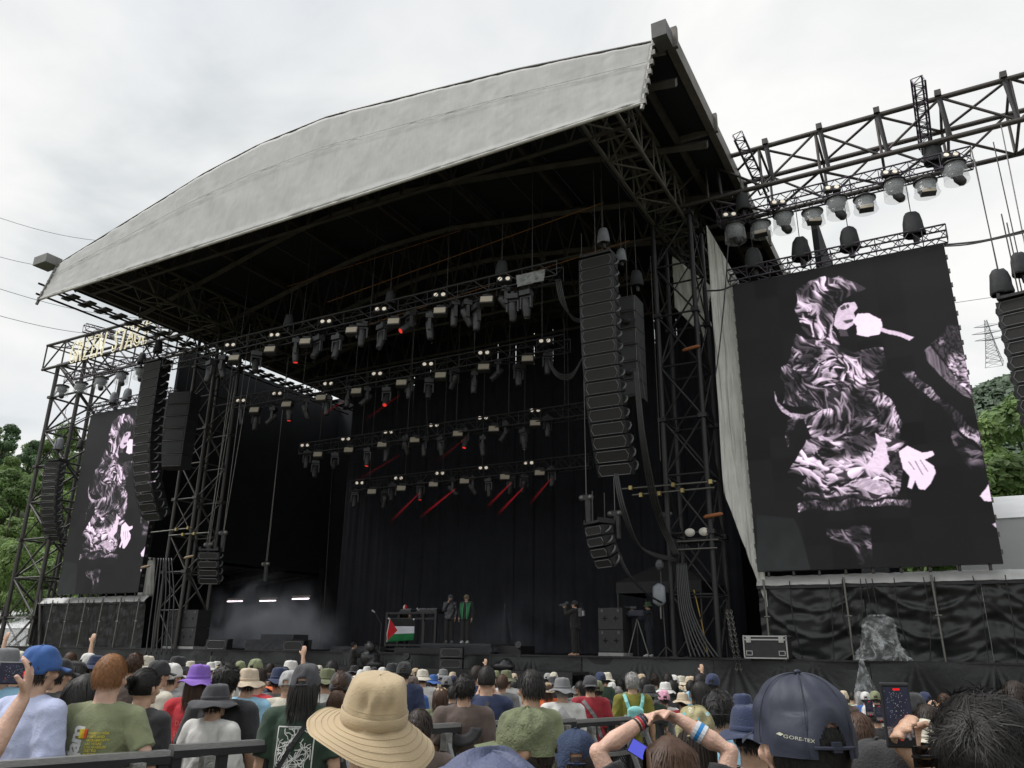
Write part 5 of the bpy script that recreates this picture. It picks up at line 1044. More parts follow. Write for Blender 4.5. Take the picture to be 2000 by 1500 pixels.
def make_top(pose, sleeve='short', fit=.016, wide=1., vox=.012, long=.84, seed=1, amp=.015, sf=.80):
    """garment: torso plus sleeves, one surface with folds"""
    P = POSES[pose]; b = MB(); f = fit
    b.tube([(0, 0, long), (0, 0, long+.05), (0, .003, 1.06), (0, .008, 1.22), (0, 0, 1.34), (0, -.01, 1.405), (0, -.012, 1.44), (0, -.008, 1.463)], [(.17*wide+f, .13+f), (.172*wide+f, .132+f), (.162*wide+f, .118+f), (.172*wide+f, .118+f), (.176*wide+f, .108+f), (.150*wide+f, .088+f), (.094+f, .068+f*.8), (.066+f*.3, .064+f*.3)], 24, ref=(1, 0, 0))
    for s, k in ((1, 'r'), (-1, 'l')):
        e, w = P[k]; sh = Vector((SH[0]*s*wide, SH[1], SH[2])); e = Vector(e); w = Vector(w)
        limb(b, [Vector((.08*s, -.005, 1.42)), sh+Vector((0, 0, .006))], [.052+f*.8, .055+f*.8], 12); b.ell(sh, (.062+f, .06+f, .06+f), 14, 10)
        if sleeve == 'short': b.tube([sh, sh.lerp(e, .4), sh.lerp(e, sf)], [.058+f, .056+f*1.2, .054+f*1.5], 14)
        elif sleeve == 'long': b.tube([sh, sh.lerp(e, .5), e, e.lerp(w, .45), e.lerp(w, .93)], [.058+f, .05+f, .046+f, .044+f*.8, .032+f*.7], 14); b.ell(e, (.046+f,)*3, 12, 8)
        elif sleeve == 'elbow': b.tube([sh, sh.lerp(e, .5), sh.lerp(e, .98)], [.06+f, .06+f*1.3, .062+f*1.6], 14)
    me = remesh(b, vox, 2, 'top'); me.calc_loop_triangles()
    nr = [v.normal.copy() for v in me.vertices]
    for v, n in zip(me.vertices, nr):
        c = v.co; t = (1.45-c.z)
        a = amp*(noise.noise(Vector((c.x*7+c.z*5, c.y*7, c.z*7-abs(c.x)*9+seed)))+.6*noise.noise(Vector((c.x*17-c.z*8, c.y*14, c.z*13+seed))))*min(1, max(.25, t*3))
        rg = max(0, 1-abs(noise.noise(Vector((c.x*9-c.z*7, c.y*6, c.z*6+abs(c.x)*8+seed*3))))*5); a += amp*.75*rg*rg*min(1, max(.2, t*3))
        v.co = c+n*a
    me.update(); return me
def make_pants(vox=.014, f=.018):
    b = MB(); b.tube([(0, 0, .80), (0, 0, .9), (0, 0, 1.0)], [(.165+f*.2, .125), (.17+f*.4, .13), (.15+f*.3, .115)], 18, ref=(1, 0, 0))
    for s in (-1, 1): limb(b, [Vector((.085*s, 0, .88)), Vector((.097*s, .01, .5)), Vector((.10*s, -.01, .13))], [.092+f*.6, .066+f, .058+f], 12)
    return remesh(b, vox, 2, 'trousers')
def make_shoes():
    b = MB()
    for s in (-1, 1): b.tube([(.10*s, -.08, .05), (.10*s, -.05, .055), (.105*s, .05, .06), (.11*s, .15, .04), (.112*s, .20, .03)], [(.03, .035), (.042, .05), (.048, .052), (.045, .035), (.03, .02)], 12, ref=(1, 0, 0))
    return b.mesh('shoes', True)
# ---- hair
def skull(d, off=0.):
    """point on the scalp ellipsoid in unit direction d"""
    return Vector((HC.x+d.x*(.080+off), HC.y-.012+d.y*(.098+off), HC.z+.012+d.z*(.112+off)))
def hairy(d, front=.25, low=-.45, hi=2):
    if d.z > hi: return False
    # region of the scalp that carries hair
    if d.z < low: return False
    if d.y > 0: return d.z > front+.55*min(1, d.y) or (abs(d.x) > .75 and d.z > 0)
    return True
def make_hair(kind='short', n=900, wid=.0035, L=.045, seed=1, front=.25, low=-.45, flow='down', curl=0., vol=.012, top=1., hi=2):
    rr = random.Random(seed); b = MB(); nn, kk = 28, 18
    vs = []; ok = []
    for i in range(kk+1):
        for j in range(nn):
            ph = PI*i/kk; a = 2*PI*j/nn; d = Vector((math.sin(ph)*math.cos(a), math.sin(ph)*math.sin(a), math.cos(ph))); ok.append(hairy(d, front, low, hi))
            vs.append(skull(d, vol*(.45+.7*noise.noise(d*3+Vector((seed, 0, 0))))))
    fs = [(i*nn+j, (i+1)*nn+j, (i+1)*nn+(j+1) % nn, i*nn+(j+1) % nn) for i in range(kk) for j in range(nn)]
    fs = [f for f in fs if sum(ok[q] for q in f) >= 3]; b.add(vs, fs)
    for _ in range(n):
        while True:
            d = Vector((rr.gauss(0, 1), rr.gauss(0, 1), rr.gauss(0, 1))).normalized()
            if hairy(d, front, low, hi): break
        p = skull(d, vol*.5); out = d.copy()
        if flow == 'down': g = Vector((d.x*.5, d.y*.6-.1, -.9))
        elif flow == 'messy':
            q_ = d*2.4+Vector((seed, 3, 1)); g = noise.noise_vector(q_)*1.7+Vector((0, -.25, -.45))+Vector((rr.gauss(0, .22), rr.gauss(0, .22), rr.gauss(0, .22)))
        elif flow == 'back': g = Vector((-d.x*.5, -1, .1-.5*d.z))
        elif flow == 'long': g = Vector((d.x*.6, -.15+d.y*.1, -1))
        g = g-out*g.dot(out)*.8; g.normalize(); l = L*rr.uniform(.6, 1.25)*(top if d.z > .5 else 1.); sg = 4 if kind == 'long' else 3
        u = g.cross(out).normalized(); ww = wid*rr.uniform(.6, 1.4); q = p; pts = [q]; dr = (g+out*(.12 if flow == 'long' else .30 if flow == 'down' else .24)).normalized()
        for s in range(sg):
            q = q+dr*(l/sg); 
            if flow in ('down', 'long'):
                dr = (dr+Vector((0, 0, -.5))+Vector((rr.gauss(0, curl), rr.gauss(0, curl), 0))).normalized()
                ea, eb, ec = .0805+vol*.7, .0985+vol*.7, .1125+vol*.7; e = Vector(((q.x-HC.x)/ea, (q.y-HC.y+.012)/eb, (q.z-HC.z-.012)/ec))
                if q.z > HC.z-.12 and e.length < 1: q = q+Vector((e.x*ea, e.y*eb, e.z*ec))*(1/e.length-1)
                if flow == 'long': q.x = max(-.094, min(.094, q.x)); q.y = max(q.y, -.135)
                if flow == 'long' and q.z < HC.z-.12: q.y = min(q.y, -.07-.03*rr.random()-min(.06, (HC.z-.12-q.z)*.4)) if abs(q.x) < .07 else q.y-.004
            else: dr = (dr+g*.4-out*.5+Vector((rr.gauss(0, curl), rr.gauss(0, curl), rr.gauss(0, curl)))).normalized()
            pts.append(q)
        m = len(b.v); k = len(pts)
        vv = []
        for s, q in enumerate(pts): t = 1-s/(k-1)*.85; vv += [q-u*ww*t, q+u*ww*t]
        b.add(vv, [(2*s, 2*s+1, 2*s+3, 2*s+2) for s in range(k-1)])
    return b.mesh('hair', True)
# ---- hats
def make_cap(n=40, k=12, wob=.003, seed=0, fwd=1):
    me = []; b = MB(); c = Vector((0, HC.y-.008, HC.z+.02)); z0 = .012; vs = []; fs = []
    for i in range(k+1):
        ph = (PI/2)*(1-i/k)*1.02
        for j in range(n):
            a = 2*PI*j/n; seam = .0022*max(0, 1-abs(((a/(PI/3)+.5) % 1)-.5)*14)
            r = math.sin(ph)**.78; zz = max(0, math.cos(ph))
            d = Vector((math.cos(a), math.sin(a), 0)); w_ = wob*noise.noise(Vector((math.cos(a)*2.2, math.sin(a)*2.2, zz*3+seed)))*3
            vs.append(c+Vector((d.x*(.0935-seam+w_)*r, d.y*(.112-seam+w_)*r, -.024+.128*zz**.85+(w_ if zz > .5 else 0)-(.018*(1-zz) if d.y < -.3 else 0))))
    for i in range(k):
        for j in range(n):
            a = 2*PI*(j+.5)/n; back = abs(math.atan2(math.sin(a+PI/2), math.cos(a+PI/2)))
            if i < k*.24 and back < .36*math.sqrt(max(0, 1-(i/(k*.24))**2)): continue
            fs.append((i*n+j, i*n+(j+1) % n, (i+1)*n+(j+1) % n, (i+1)*n+j))
    b.add(vs, fs); crown = b.mesh('crown', True)
    b = MB(); m = 14; vs = []
    for s in range(5):
        for j in range(m+1):
            a = -.98+1.96*j/m; t = s/4; x = math.sin(a)*(.090+.006*t); y = math.cos(a)*.112+t*(.072*math.cos(a*.9)); z = -.008-t*.016-(x/.09)**2*.016*(.3+t); vs.append(c+Vector((x, y*fwd, z+.004)))
    b.add(vs, [(s*(m+1)+j, s*(m+1)+j+1, (s+1)*(m+1)+j+1, (s+1)*(m+1)+j) for s in range(4) for j in range(m)]); visor = b.mesh('visor', True)
    b = MB(); b.tube([c+Vector((math.cos(a)*.0945, math.sin(a)*.113, -.022)) for a in [-PI/2-.42+.84*t/8 for t in range(9)]], [(.0035, .009)]*9, 6, ref=(0, 0, 1)); b.box(c+Vector((0, -.115, -.02)), (.018, .008, .018)); strap = b.mesh('strap')
    b = MB(); b.ell(c+Vector((0, 0, .108)), (.008, .008, .005), 8, 5); button = b.mesh('button', True)
    return dict(crown=crown, visor=visor, strap=strap, button=button)
def make_bucket(n=48, brim=.065, droop=.035, wob=.012, dent=.006, h=.105, seed=0, tilt=0, lip=.0, flare=.004):
    c = Vector((0, HC.y-.008, HC.z+.018)); b = MB()
    def f(a, r, z, i):
        w_ = noise.noise(Vector((math.cos(a)*1.6, math.sin(a)*1.6, z*18+seed))); 
        if i >= 9: t = (i-9)/7; return r*(1+.02*w_*t), z+wob*t*(w_*2+.6*math.sin(3*a+seed)+lip*abs(math.cos(a)))
        t = i/9; return r*(1+dent*8*w_*(1-t*.5)), z+dent*2*w_
    prof = [(.004, h), (.035, h-.001), (.06, h-.004), (.070, h-.010), (.076, h*.8), (.083, h*.6), (.088, h*.38), (.091, h*.2), (.093, h*.06), (.0945, -.004)]
    for i in range(1, 9): t = i/8; prof.append((.0945+brim*t, -.004-droop*t**1.15+flare*math.sin(t*PI)+(-.0025 if i % 2 else 0)))
    b.lathe(prof, n, wob=f); me = b.mesh('hat', True)
    for v in me.vertices: v.co.y *= 1.16; v.co += c
    bb = MB(); bb.lathe([(.0955, .004), (.097, .006), (.0955, .022), (.0925, .024)], n, wob=lambda a, r, z, i: (r*(1+dent*3*noise.noise(Vector((math.cos(a)*1.6, math.sin(a)*1.6, seed)))), z)); band = bb.mesh('hat_band', True)
    for v in band.vertices: v.co.y *= 1.16; v.co += c
    return dict(hat=me, hat_band=band)
# ---- shared libraries
SKINC = [(.56, .35, .24), (.62, .40, .29), (.50, .30, .20), (.66, .42, .32)]
def skin(i):
    m = mat('skin_%s' % 'abcd'[i], SKINC[i], .5, 0, .17, 16, .25, 90)
    p = m.node_tree.nodes['Principled BSDF']; p.inputs['Subsurface Weight'].default_value = .12; p.inputs['Subsurface Radius'].default_value = (.01, .004, .002); p.inputs['Subsurface Scale'].default_value = .6; return m
def fab(col, nm=None): 
    k = 'fabric_%02d_%02d_%02d' % tuple(int(c*99) for c in col); return mat(nm or k, col, .88, 0, .13, 14, .35, 160, sheen=.15)
HAIRC = {'black': (.013, .011, .010), 'dark': (.028, .018, .013), 'brown': (.07, .035, .02), 'ginger': (.27, .12, .045), 'grey': (.33, .32, .31), 'blond': (.42, .28, .12), 'curlybrown': (.06, .03, .02)}
def hairm(k): return mat('hair_'+k, HAIRC[k], .55, 0, .25, 60, 0, spec=.4)
_B = {}; _Tp = {}
def body(pose): 
    if pose not in _B: _B[pose] = make_body(pose)
    return _B[pose]
def top(pose, sl, k=0):
    key = (pose, sl, k)
    if key not in _Tp: _Tp[key] = make_top(pose, sl, [.016, .026][k % 2], seed=k*5+1)
    return _Tp[key]
PANTS = make_pants(); SHOES = make_shoes()
HAIRS = {
 'short': make_hair(n=1100, L=.038, seed=1, flow='down', vol=.011, low=-.5), 'messy': make_hair(n=1100, L=.05, seed=2, flow='messy', vol=.016, low=-.55, curl=.3),
 'crop': make_hair(n=500, L=.014, seed=3, flow='down', vol=.006, low=-.5), 'bob': make_hair('long', n=1100, L=.17, seed=4, flow='long', vol=.014, low=-.35, wid=.004),
 'long': make_hair('long', n=1300, L=.34, seed=5, flow='long', vol=.013, low=-.3, wid=.004), 'curly': make_hair(n=1400, L=.05, seed=6, flow='messy', vol=.02, curl=.9, low=-.6, wid=.004),
 'under': make_hair(n=420, L=.028, seed=7, flow='down', vol=.003, low=-.62, front=.5, hi=.22), 'underbob': make_hair('long', n=900, L=.17, seed=8, flow='long', vol=.006, low=-.5, front=.6, wid=.0045, hi=.12)}
HAIRS['low'] = make_hair(n=300, L=.02, seed=17, flow='down', vol=.001, low=-.62, front=.5, hi=-.3)
_pt = make_hair(n=900, L=.06, seed=9, flow='back', vol=.008, low=-.5, wid=.003)
HAIRS['tied'] = _pt
def bun():
    b = MB(); rr = random.Random(3); c = HC+Vector((0, -.125, .035)); b.ell(c, (.032, .03, .032), 12, 8)
    for _ in range(260):
        d = Vector((rr.gauss(0, 1), rr.gauss(0, 1), rr.gauss(0, 1))).normalized(); g = d.cross(Vector((0, 1, .3))).normalized(); p = c+d*.032; u = g.cross(d)*.003
        b.add([p-u, p+u, p+g*.03+d*.006+u, p+g*.03+d*.006-u, ], [(0, 1, 2, 3)])
    return b.mesh('bun', True)
BUN = bun()
def tail():
    b = MB(); rr = random.Random(4); 
    for _ in range(160):
        o_ = Vector((rr.gauss(0, .012), rr.gauss(0, .008), 0)); p = HC+Vector((0, -.118, -.02))+o_; pts = [p, p+Vector((o_.x, -.03, -.02)), p+Vector((o_.x*2, -.035, -.09)), p+Vector((o_.x*2.2, -.02, -.17))]
        vv = []
        for q in pts: vv += [q-Vector((.003, 0, 0)), q+Vector((.003, 0, 0))]
        b.add(vv, [(2*s, 2*s+1, 2*s+3, 2*s+2) for s in range(3)])
    return b.mesh('ponytail', True)
TAIL = tail()
CAPS = [make_cap(seed=s) for s in (0, 5)]
BUCK = [make_bucket(seed=1), make_bucket(brim=.08, droop=.045, seed=3, wob=.016), make_bucket(brim=.05, droop=.045, seed=8, wob=.006)]
FIT = [.0]
EYE = MB().ell((0, 0, 0), (.013, .006, .006), 8, 6).mesh('eye', True); EYEM = mat('eye_dark', (.03, .02, .015), .2)
PHB = MB().box((0, 0, 0), (.075, .009, .155)).mesh('phone'); PHS = MB().box((0, -.0055, 0), (.069, .001, .145)).mesh('screen')
PSM = mat('phone_screen', (.10, .11, .16), .25, 0, .6, 40, emit=.25)
def person(x, y, z, h, rot, label, pose='down', hair='short', hc='black', hat=None, hatc=(.02, .02, .02), shirt=(.1, .1, .1), sl='short', sk=0, tk=0, head_rot=0., group=None, top_mesh=None, body_mesh=None, pants=(.03, .03, .04), hair_mesh=None, eyes=False, hat_parts=None, lean=0., shoes=(.1, .1, .1), hatmat=None, topmat=None):
    th = T('person', label, 'person', (x, y, z), rot, group); s = h/1.725; th.scale = (s, s, s)
    if lean: th.rotation_euler = (lean, 0, rot)
    O('body', body_mesh or body(pose), skin(sk), th); tp_ = O('top', top_mesh or top(pose, sl, tk), topmat or fab(shirt), th)
    O('trousers', PANTS, fab(pants), th); O('shoes', SHOES, fab(shoes), th)
    if hair: O('hair', hair_mesh or HAIRS[hair], hairm(hc), th)
    if hair == 'tied': O('ponytail' if tk else 'bun', TAIL if tk else BUN, hairm(hc), th)
    if hat:
        hm = hatmat or fab(hatc)
        d = hat_parts or {'cap': CAPS[tk % 2], 'bucket': BUCK[tk % 3], 'widebucket': BUCK[1], 'flat': BUCK[2]}[hat]
        base = None
        for nm, me in d.items():
            o = O(nm, me, hm, th)
            if head_rot: o.rotation_euler = (0, 0, head_rot)
            if nm in ('crown', 'visor', 'hat') and not hat_parts: solid(o, .003)
    if eyes:
        for sgn in (-1, 1): O('eye', EYE, EYEM, th, loc=(sgn*.031, HC.y+.079, HC.z+.006))
    return th, tp_
def place(px, top_px, w, label, hmin=1.52, hmax=1.88, **k):
    """crowd member from head top pixel and head width: depth follows from the size"""
    D = .178*F/w; extra = .03 if k.get('hat') else .02
    for it in range(30):
        p = atD(px, top_px, D); g = gz(p.x, p.y); H = p.z-g-extra
        if H > hmax: D *= .985 if ray(px, top_px).z > 0 else 1.02
        elif H < hmin: D *= 1.02 if ray(px, top_px).z > 0 else .98
        else: break
    H = max(1.4, min(2.0, H)); k.setdefault('rot', R(29)+k.pop('turn', 0.))
    return person(p.x, p.y, g, H, k.pop('rot'), label, **k)
# ================================================================ CROWD
def decal(th, surf, me, M, m, name='print', off=.004):
    """project flat lettering on to the back of a garment along +Y"""
    bv = BVHTree.FromPolygons([v.co.copy() for v in surf.data.vertices], [tuple(p.vertices) for p in surf.data.polygons])
    bm = bmesh.new(); bm.from_mesh(me); bmesh.ops.triangulate(bm, faces=bm.faces)
    for _ in range(2):
        es = [e for e in bm.edges if (M @ e.verts[0].co-M @ e.verts[1].co).length > .03]
        if es: bmesh.ops.subdivide_edges(bm, edges=es, cuts=1); bmesh.ops.triangulate(bm, faces=bm.faces)
    bm.to_mesh(me); bm.free()
    for v in me.vertices:
        p = M @ v.co; hit = bv.ray_cast(Vector((p.x, -1, p.z)), Vector((0, 1, 0)))[0]
        v.co = (hit+Vector((0, -off, 0))) if hit else p
    me.update(); return O(name, me, m, th)
def tmat(x, z, rz=0., s=1.): return Matrix.Translation((x, -.2, z)) @ Matrix.Rotation(PI/2, 4, 'X') @ Matrix.Rotation(rz, 4, 'Z') @ Matrix.Scale(s, 4)
WHT = mat('print_white', (.72, .72, .70), .8, 0, .1, 40); YEL = mat('print_yellow', (.62, .52, .07), .8, 0, .15, 40)
C = dict(lav=(.42, .46, .64), olive=(.19, .21, .115), black=(.026, .026, .029), char=(.05, .05, .056), white=(.68, .67, .64), cream=(.62, .58, .48), tan=(.50, .39, .25), beige=(.50, .41, .30), red=(.42, .02, .03), dred=(.25, .015, .025), navy=(.022, .032, .075), blue=(.035, .10, .30), lblue=(.28, .50, .68), purple=(.20, .10, .42), grey=(.16, .16, .165), lgrey=(.36, .36, .36), green=(.02, .22, .06), dgreen=(.022, .045, .028), brown=(.09, .065, .055), orange=(.60, .12, .03), camo=(.12, .13, .07), aqua=(.22, .52, .50), mustard=(.16, .15, .02), pink=(.6, .3, .4))
for k_ in C:
    if k_ not in ('white', 'cream', 'tan', 'black'): C[k_] = tuple(min(.8, q*1.22) for q in C[k_])
# ---- barrier between viewer and front pen
def rail_pt(px, py):
    D = 5.
    for _ in range(40):
        d = ray(px, py); t = (gz(*(CAM+d*D).xy)+1.27-CAM.z)/d.z; D = t
    return CAM+d*D
A0, A1 = rail_pt(-60, 1503), rail_pt(1320, 1405)
bdir = (A1-A0); bdir.z = 0; BL = bdir.length; bdir.normalize()
NS = 7
PERF = None
def barrier_section(i):
    p, q = A0.lerp(A1, i/NS), A0.lerp(A1, (i+1)/NS); L = (q-p).length-.02; yaw = math.atan2(bdir.y, bdir.x)
    th = T('crowd_barrier', '%s section from the left of the steel crowd barrier with perforated panels' % ORD[i], 'barrier', (p.x, p.y, gz(p.x, p.y)), yaw, 'crowd barrier sections')
    z1 = 1.27; dz = q.z-p.z; rl = mat('worn_rail', (.40, .40, .40), .34, .8, .35, 20, .3, 60); bk = mat('barrier_black', (.03, .03, .032), .5, .3, .3, 10)
    member(th, 'top_rail', (0, 0, z1), (L, 0, z1+dz), (.032, .03), rl, 4, True)
    member(th, 'rail_edge', (0, -.034, z1-.02), (L, -.034, z1-.02+dz), (.006, .02), bk, 4, True)
    for x in (.03, L*.33, L*.66, L-.03): member(th, 'post', (x, 0, 0), (x, 0, z1-.03+dz*x/L), (.028, .028), bk, 4, True)
    for x in (L*.2, L*.8): member(th, 'brace', (x, -.05, z1-.06), (x+.05, -.5, .05), (.02, .02), rl, 4, True); O('bracket', MB().box((x, -.06, z1-.1), (.07, .06, .12)), rl, th)
    member(th, 'mid_rail', (0, -.04, z1-.30), (L, -.04, z1-.30+dz), (.018, .018), rl, 4, True)
    b = MB(); g = .042; n = int(L/g); m = 22
    for k in range(-m, n): # diagonal lattice standing in for the punched sheet
        x0, x1 = k*g, k*g+m*g
        for (a, za), (c, zc) in (((x0, .12), (x1, .12+m*g)), ((x0, .12+m*g), (x1, .12))):
            # clip to panel
            pts = []
            for (xx, zz), (xo, zo) in (((a, za), (c, zc)), ((c, zc), (a, za))):
                if xx < 0: t = (0-xx)/(xo-xx); xx, zz = 0, zz+(zo-zz)*t
                if xx > L: t = (L-xx)/(xo-xx); xx, zz = L, zz+(zo-zz)*t
                pts.append((xx, zz))
            (xa, z_a), (xb, z_b) = pts
            if abs(xb-xa) < .01: continue
            w_ = .0085; b.add([(xa, .012, z_a-w_), (xb, .012, z_b-w_), (xb, .012, z_b+w_), (xa, .012, z_a+w_)], [(0, 1, 2, 3)])
    tag(solid(O('perforated_panel', b, bk, th), .003), kind='stuff')
for i in range(NS): barrier_section(i)
A2, A3 = rail_pt(1135, 1450), rail_pt(1330, 1440)
# ---- crowd list  (px, top px, head width, label, kwargs)
L = []
def a(px, tp_, w_, label, **k): L.append((px, tp_, w_, label, k))
a(86, 1252, 60, 'man in blue cap and pale lavender tee at the far left behind the barrier', hat='cap', hatc=C['blue'], hair='under', hc='dark', shirt=C['lav'], turn=R(-25), sk=1)
a(289, 1300, 52, 'woman with dark hair in a bun and black polo beside the ginger haired man', hair='tied', hc='black', shirt=C['black'], turn=R(-22))
a(425, 1328, 50, 'person in charcoal bucket hat and loose white shirt behind the barrier', hat='widebucket', hatc=C['char'], hair='under', hc='dark', shirt=C['white'], sl='elbow', turn=R(-25), tk=1)
a(392, 1292, 42, 'person in bright purple bucket hat and red tee', hat='bucket', hatc=C['purple'], hair='underbob', hc='brown', shirt=C['red'])
a(446, 1291, 48, 'person with messy black hair in black jersey with red side stripe', hair='messy', shirt=C['black'], tk=1)
a(488, 1300, 38, 'person in beige bucket hat and pale blue shirt', hat='bucket', hatc=C['beige'], hair='under', hc='black', shirt=C['lblue'], sl='long', turn=R(-10))
a(313, 1284, 38, 'man in black cap with white lettering in front of the bun haired woman', hat='cap', hatc=C['black'], hair='under', shirt=C['cream'], turn=R(-35))
a(338, 1290, 36, 'person in white cap beside the black lettered cap', hat='cap', hatc=C['white'], hair='under', shirt=C['grey'], turn=R(-30))
a(150, 1286, 40, 'person in black brimmed hat with dark grey hooded top left of the ginger haired man', hat='bucket', hatc=C['black'], hair='long', shirt=C['char'], tk=2)
a(172, 1312, 52, 'person with long dark hair just left of the ginger haired man', hair='long', hc='black', shirt=C['grey'])
a(14, 1258, 50, 'person in grey sun hat at the left edge', hat='widebucket', hatc=C['grey'], hair='under', shirt=C['lblue'], tk=1)
a(37, 1284, 34, 'person in green cap beside the grey sun hat', hat='cap', hatc=C['green'], hair='under', shirt=C['black'])
a(121, 1280, 42, 'person in black cap right of the blue capped man', hat='cap', hatc=C['black'], hair='under', shirt=C['black'], turn=R(-30))
a(175, 1272, 24, 'person in white cap in front of the ginger haired man at left', hat='cap', hatc=C['white'], hair='under', shirt=C['white'], turn=R(-30))
a(190, 1276, 27, 'person in dark navy beanie left of the ginger haired man', hat='flat', hatc=C['navy'], hair='under', shirt=C['grey'], tk=2)
a(140, 1272, 22, 'person with arm raised in front of the left screen base', hair='short', shirt=C['brown'], pose='raise', hc='brown')
a(266, 1274, 30, 'person with curly brown hair right of the ginger haired man', hair='curly', hc='brown', shirt=C['brown'])
a(288, 1277, 28, 'person in cream bucket hat behind the bun haired woman', hat='bucket', hatc=C['cream'], hair='under', shirt=C['cream'])
a(349, 1278, 28, 'person in black bucket hat above the white cap', hat='bucket', hatc=C['black'], hair='underbob', shirt=C['lgrey'])
a(365, 1300, 24, 'person with chestnut hair left of the purple hat', hair='bob', hc='brown', shirt=C['orange'])
a(600, 1288, 53, 'person in black cap and dark green tee with white graphic on the back', hat='cap', hatc=C['char'], hair='underbob', shirt=C['dgreen'])
a(507, 1302, 34, 'young man in red and blue football shirt', hair='short', hc='dark', shirt=C['red'], turn=R(-30))
a(541, 1317, 30, 'person in orange bucket hat with brown curls', hat='bucket', hatc=C['orange'], hair='curly', hc='brown', shirt=C['white'])
a(548, 1299, 33, 'person in dark blue bucket hat beneath the raised hand', hat='bucket', hatc=C['navy'], hair='under', shirt=C['grey'])
a(566, 1304, 36, 'person in pale grey cap left of the green graphic tee', hat='cap', hatc=C['lgrey'], hair=None, shirt=C['cream'])
a(556, 1300, 26, 'person raising two fingers in front of the smoke', hair='short', shirt=C['navy'], pose='raise', hmin=1.45)
a(641, 1301, 32, 'person in camouflage bucket hat left of the dark ponytail cap', hat='bucket', hatc=C['camo'], hair='under', hc='brown', shirt=C['white'])
a(668, 1305, 42, 'person in charcoal cap with light brown ponytail', hat='cap', hatc=C['char'], hair='tied', hc='brown', shirt=C['black'], tk=1)
a(705, 1318, 26, 'person in dark clothes behind the big tan hat', hair='short', shirt=C['black'])
a(790, 1288, 27, 'person in black cap with white emblem right of the big tan hat top', hat='cap', hatc=C['black'], hair='under', shirt=C['navy'])
a(826, 1304, 22, 'person in sand coloured beanie and white top', hat='flat', hatc=C['cream'], hair='under', shirt=C['white'], tk=2)
a(861, 1338, 28, 'woman in tan and brown two tone cap', hat='cap', hatc=C['tan'], hair='bob', hc='brown', shirt=C['camo'])
a(847, 1315, 19, 'person in small faded blue hat near the walkway', hat='bucket', hatc=C['blue'], hair='under', shirt=C['white'])
a(853, 1326, 18, 'person in light tan cap left of the wavy haired person', hat='cap', hatc=C['beige'], hair='under', shirt=C['grey'])
a(873, 1317, 21, 'person in grey cap with green top edge', hat='cap', hatc=C['grey'], hair='under', shirt=C['brown'])
a(866, 1304, 17, 'person in dark beanie near the stacked monitors', hat='flat', hatc=C['grey'], hair='under', shirt=C['black'], tk=2)
a(822, 1321, 22, 'person in black cap with blue shirt left of the sand beanie', hat='cap', hatc=C['black'], hair='under', shirt=C['blue'])
a(807, 1317, 24, 'person in brown cap next to the big tan hat', hat='cap', hatc=C['brown'], hair='under', shirt=C['blue'])
a(885, 1336, 25, 'dark haired man left of the wavy haired person', hair='short', hc='black', shirt=C['black'])
a(908, 1313, 42, 'person with wavy black hair and dark vest with a visor hanging on the back', hair='messy', shirt=C['brown'], tk=1)
a(951, 1296, 37, 'man with cropped black hair in navy polo with camera strap', hair='crop', shirt=C['navy'], pose='phone')
a(1038, 1303, 50, 'man with straight dark hair turned to the left behind the green cap', hair='short', shirt=C['olive'], turn=R(35), eyes=True)
a(989, 1306, 22, 'person in olive brimmed hat right of the cropped head', hat='bucket', hatc=C['camo'], hair='under', hc='brown', shirt=C['white'])
a(981, 1315, 24, 'man with short brown hair under the olive brimmed hat', hair='short', hc='brown', shirt=C['grey'])
a(1005, 1323, 20, 'person in dark blue cap left of the straight haired man', hat='cap', hatc=C['navy'], hair='bob', shirt=C['lblue'])
a(1069, 1330, 21, 'woman in tan hat with orange top', hat='flat', hatc=C['tan'], hair='bob', hc='brown', shirt=C['orange'], tk=2)
a(1080, 1319, 17, 'person in small dark hat left of the grey bucket hat', hat='bucket', hatc=C['char'], hair='under', shirt=C['black'])
a(1098, 1319, 32, 'man in grey bucket hat and printed white tee', hat='bucket', hatc=C['grey'], hair='under', hc='grey', shirt=C['white'])
a(1124, 1337, 17, 'person in dark cap between grey bucket hat and red shirt', hat='cap', hatc=C['grey'], hair='under', shirt=C['grey'])
a(1134, 1328, 20, 'woman with black hair looking back left of the red shirt', hair='bob', shirt=C['camo'], turn=R(110), eyes=True)
a(1152, 1315, 27, 'person in dark flat cap and dark red long sleeved tee with grey strap', hat='cap', hatc=C['char'], hair='under', shirt=C['dred'], sl='elbow', head_rot=PI)
a(1166, 1325, 25, 'person in camouflage cap right of the dark flat cap', hat='cap', hatc=C['camo'], hair='under', shirt=C['black'])
a(1207, 1340, 18, 'person with grey curls left of the grey haired man', hair='curly', hc='grey', shirt=C['brown'])
a(1234, 1311, 26, 'grey haired man in mustard green tee with aqua backpack', hair='messy', hc='grey', shirt=C['mustard'])
a(1252, 1343, 18, 'person in green top behind the aqua backpack', hair='short', shirt=C['green'])
a(1268, 1334, 25, 'person in black bucket hat right of the aqua backpack', hat='bucket', hatc=C['black'], hair='under', shirt=C['dgreen'])
a(1299, 1329, 23, 'person in white bucket hat above the clasped hands', hat='bucket', hatc=C['white'], hair='under', shirt=C['char'])
a(1296, 1344, 24, 'person in pink and blue tie dye cap', hat='cap', hatc=C['pink'], hair='under', shirt=C['white'])
a(1333, 1349, 25, 'person in beige bucket hat left of the black capped person', hat='bucket', hatc=C['beige'], hair='under', shirt=C['dred'])
a(1366, 1328, 33, 'woman with dark hair facing left above the clasped hands', hair='bob', shirt=C['navy'], turn=R(55), eyes=True)
a(1400, 1338, 62, 'person in black cap worn backwards with thick black hair', hat='cap', hatc=C['black'], hair='messy', shirt=C['lblue'], turn=R(-5))
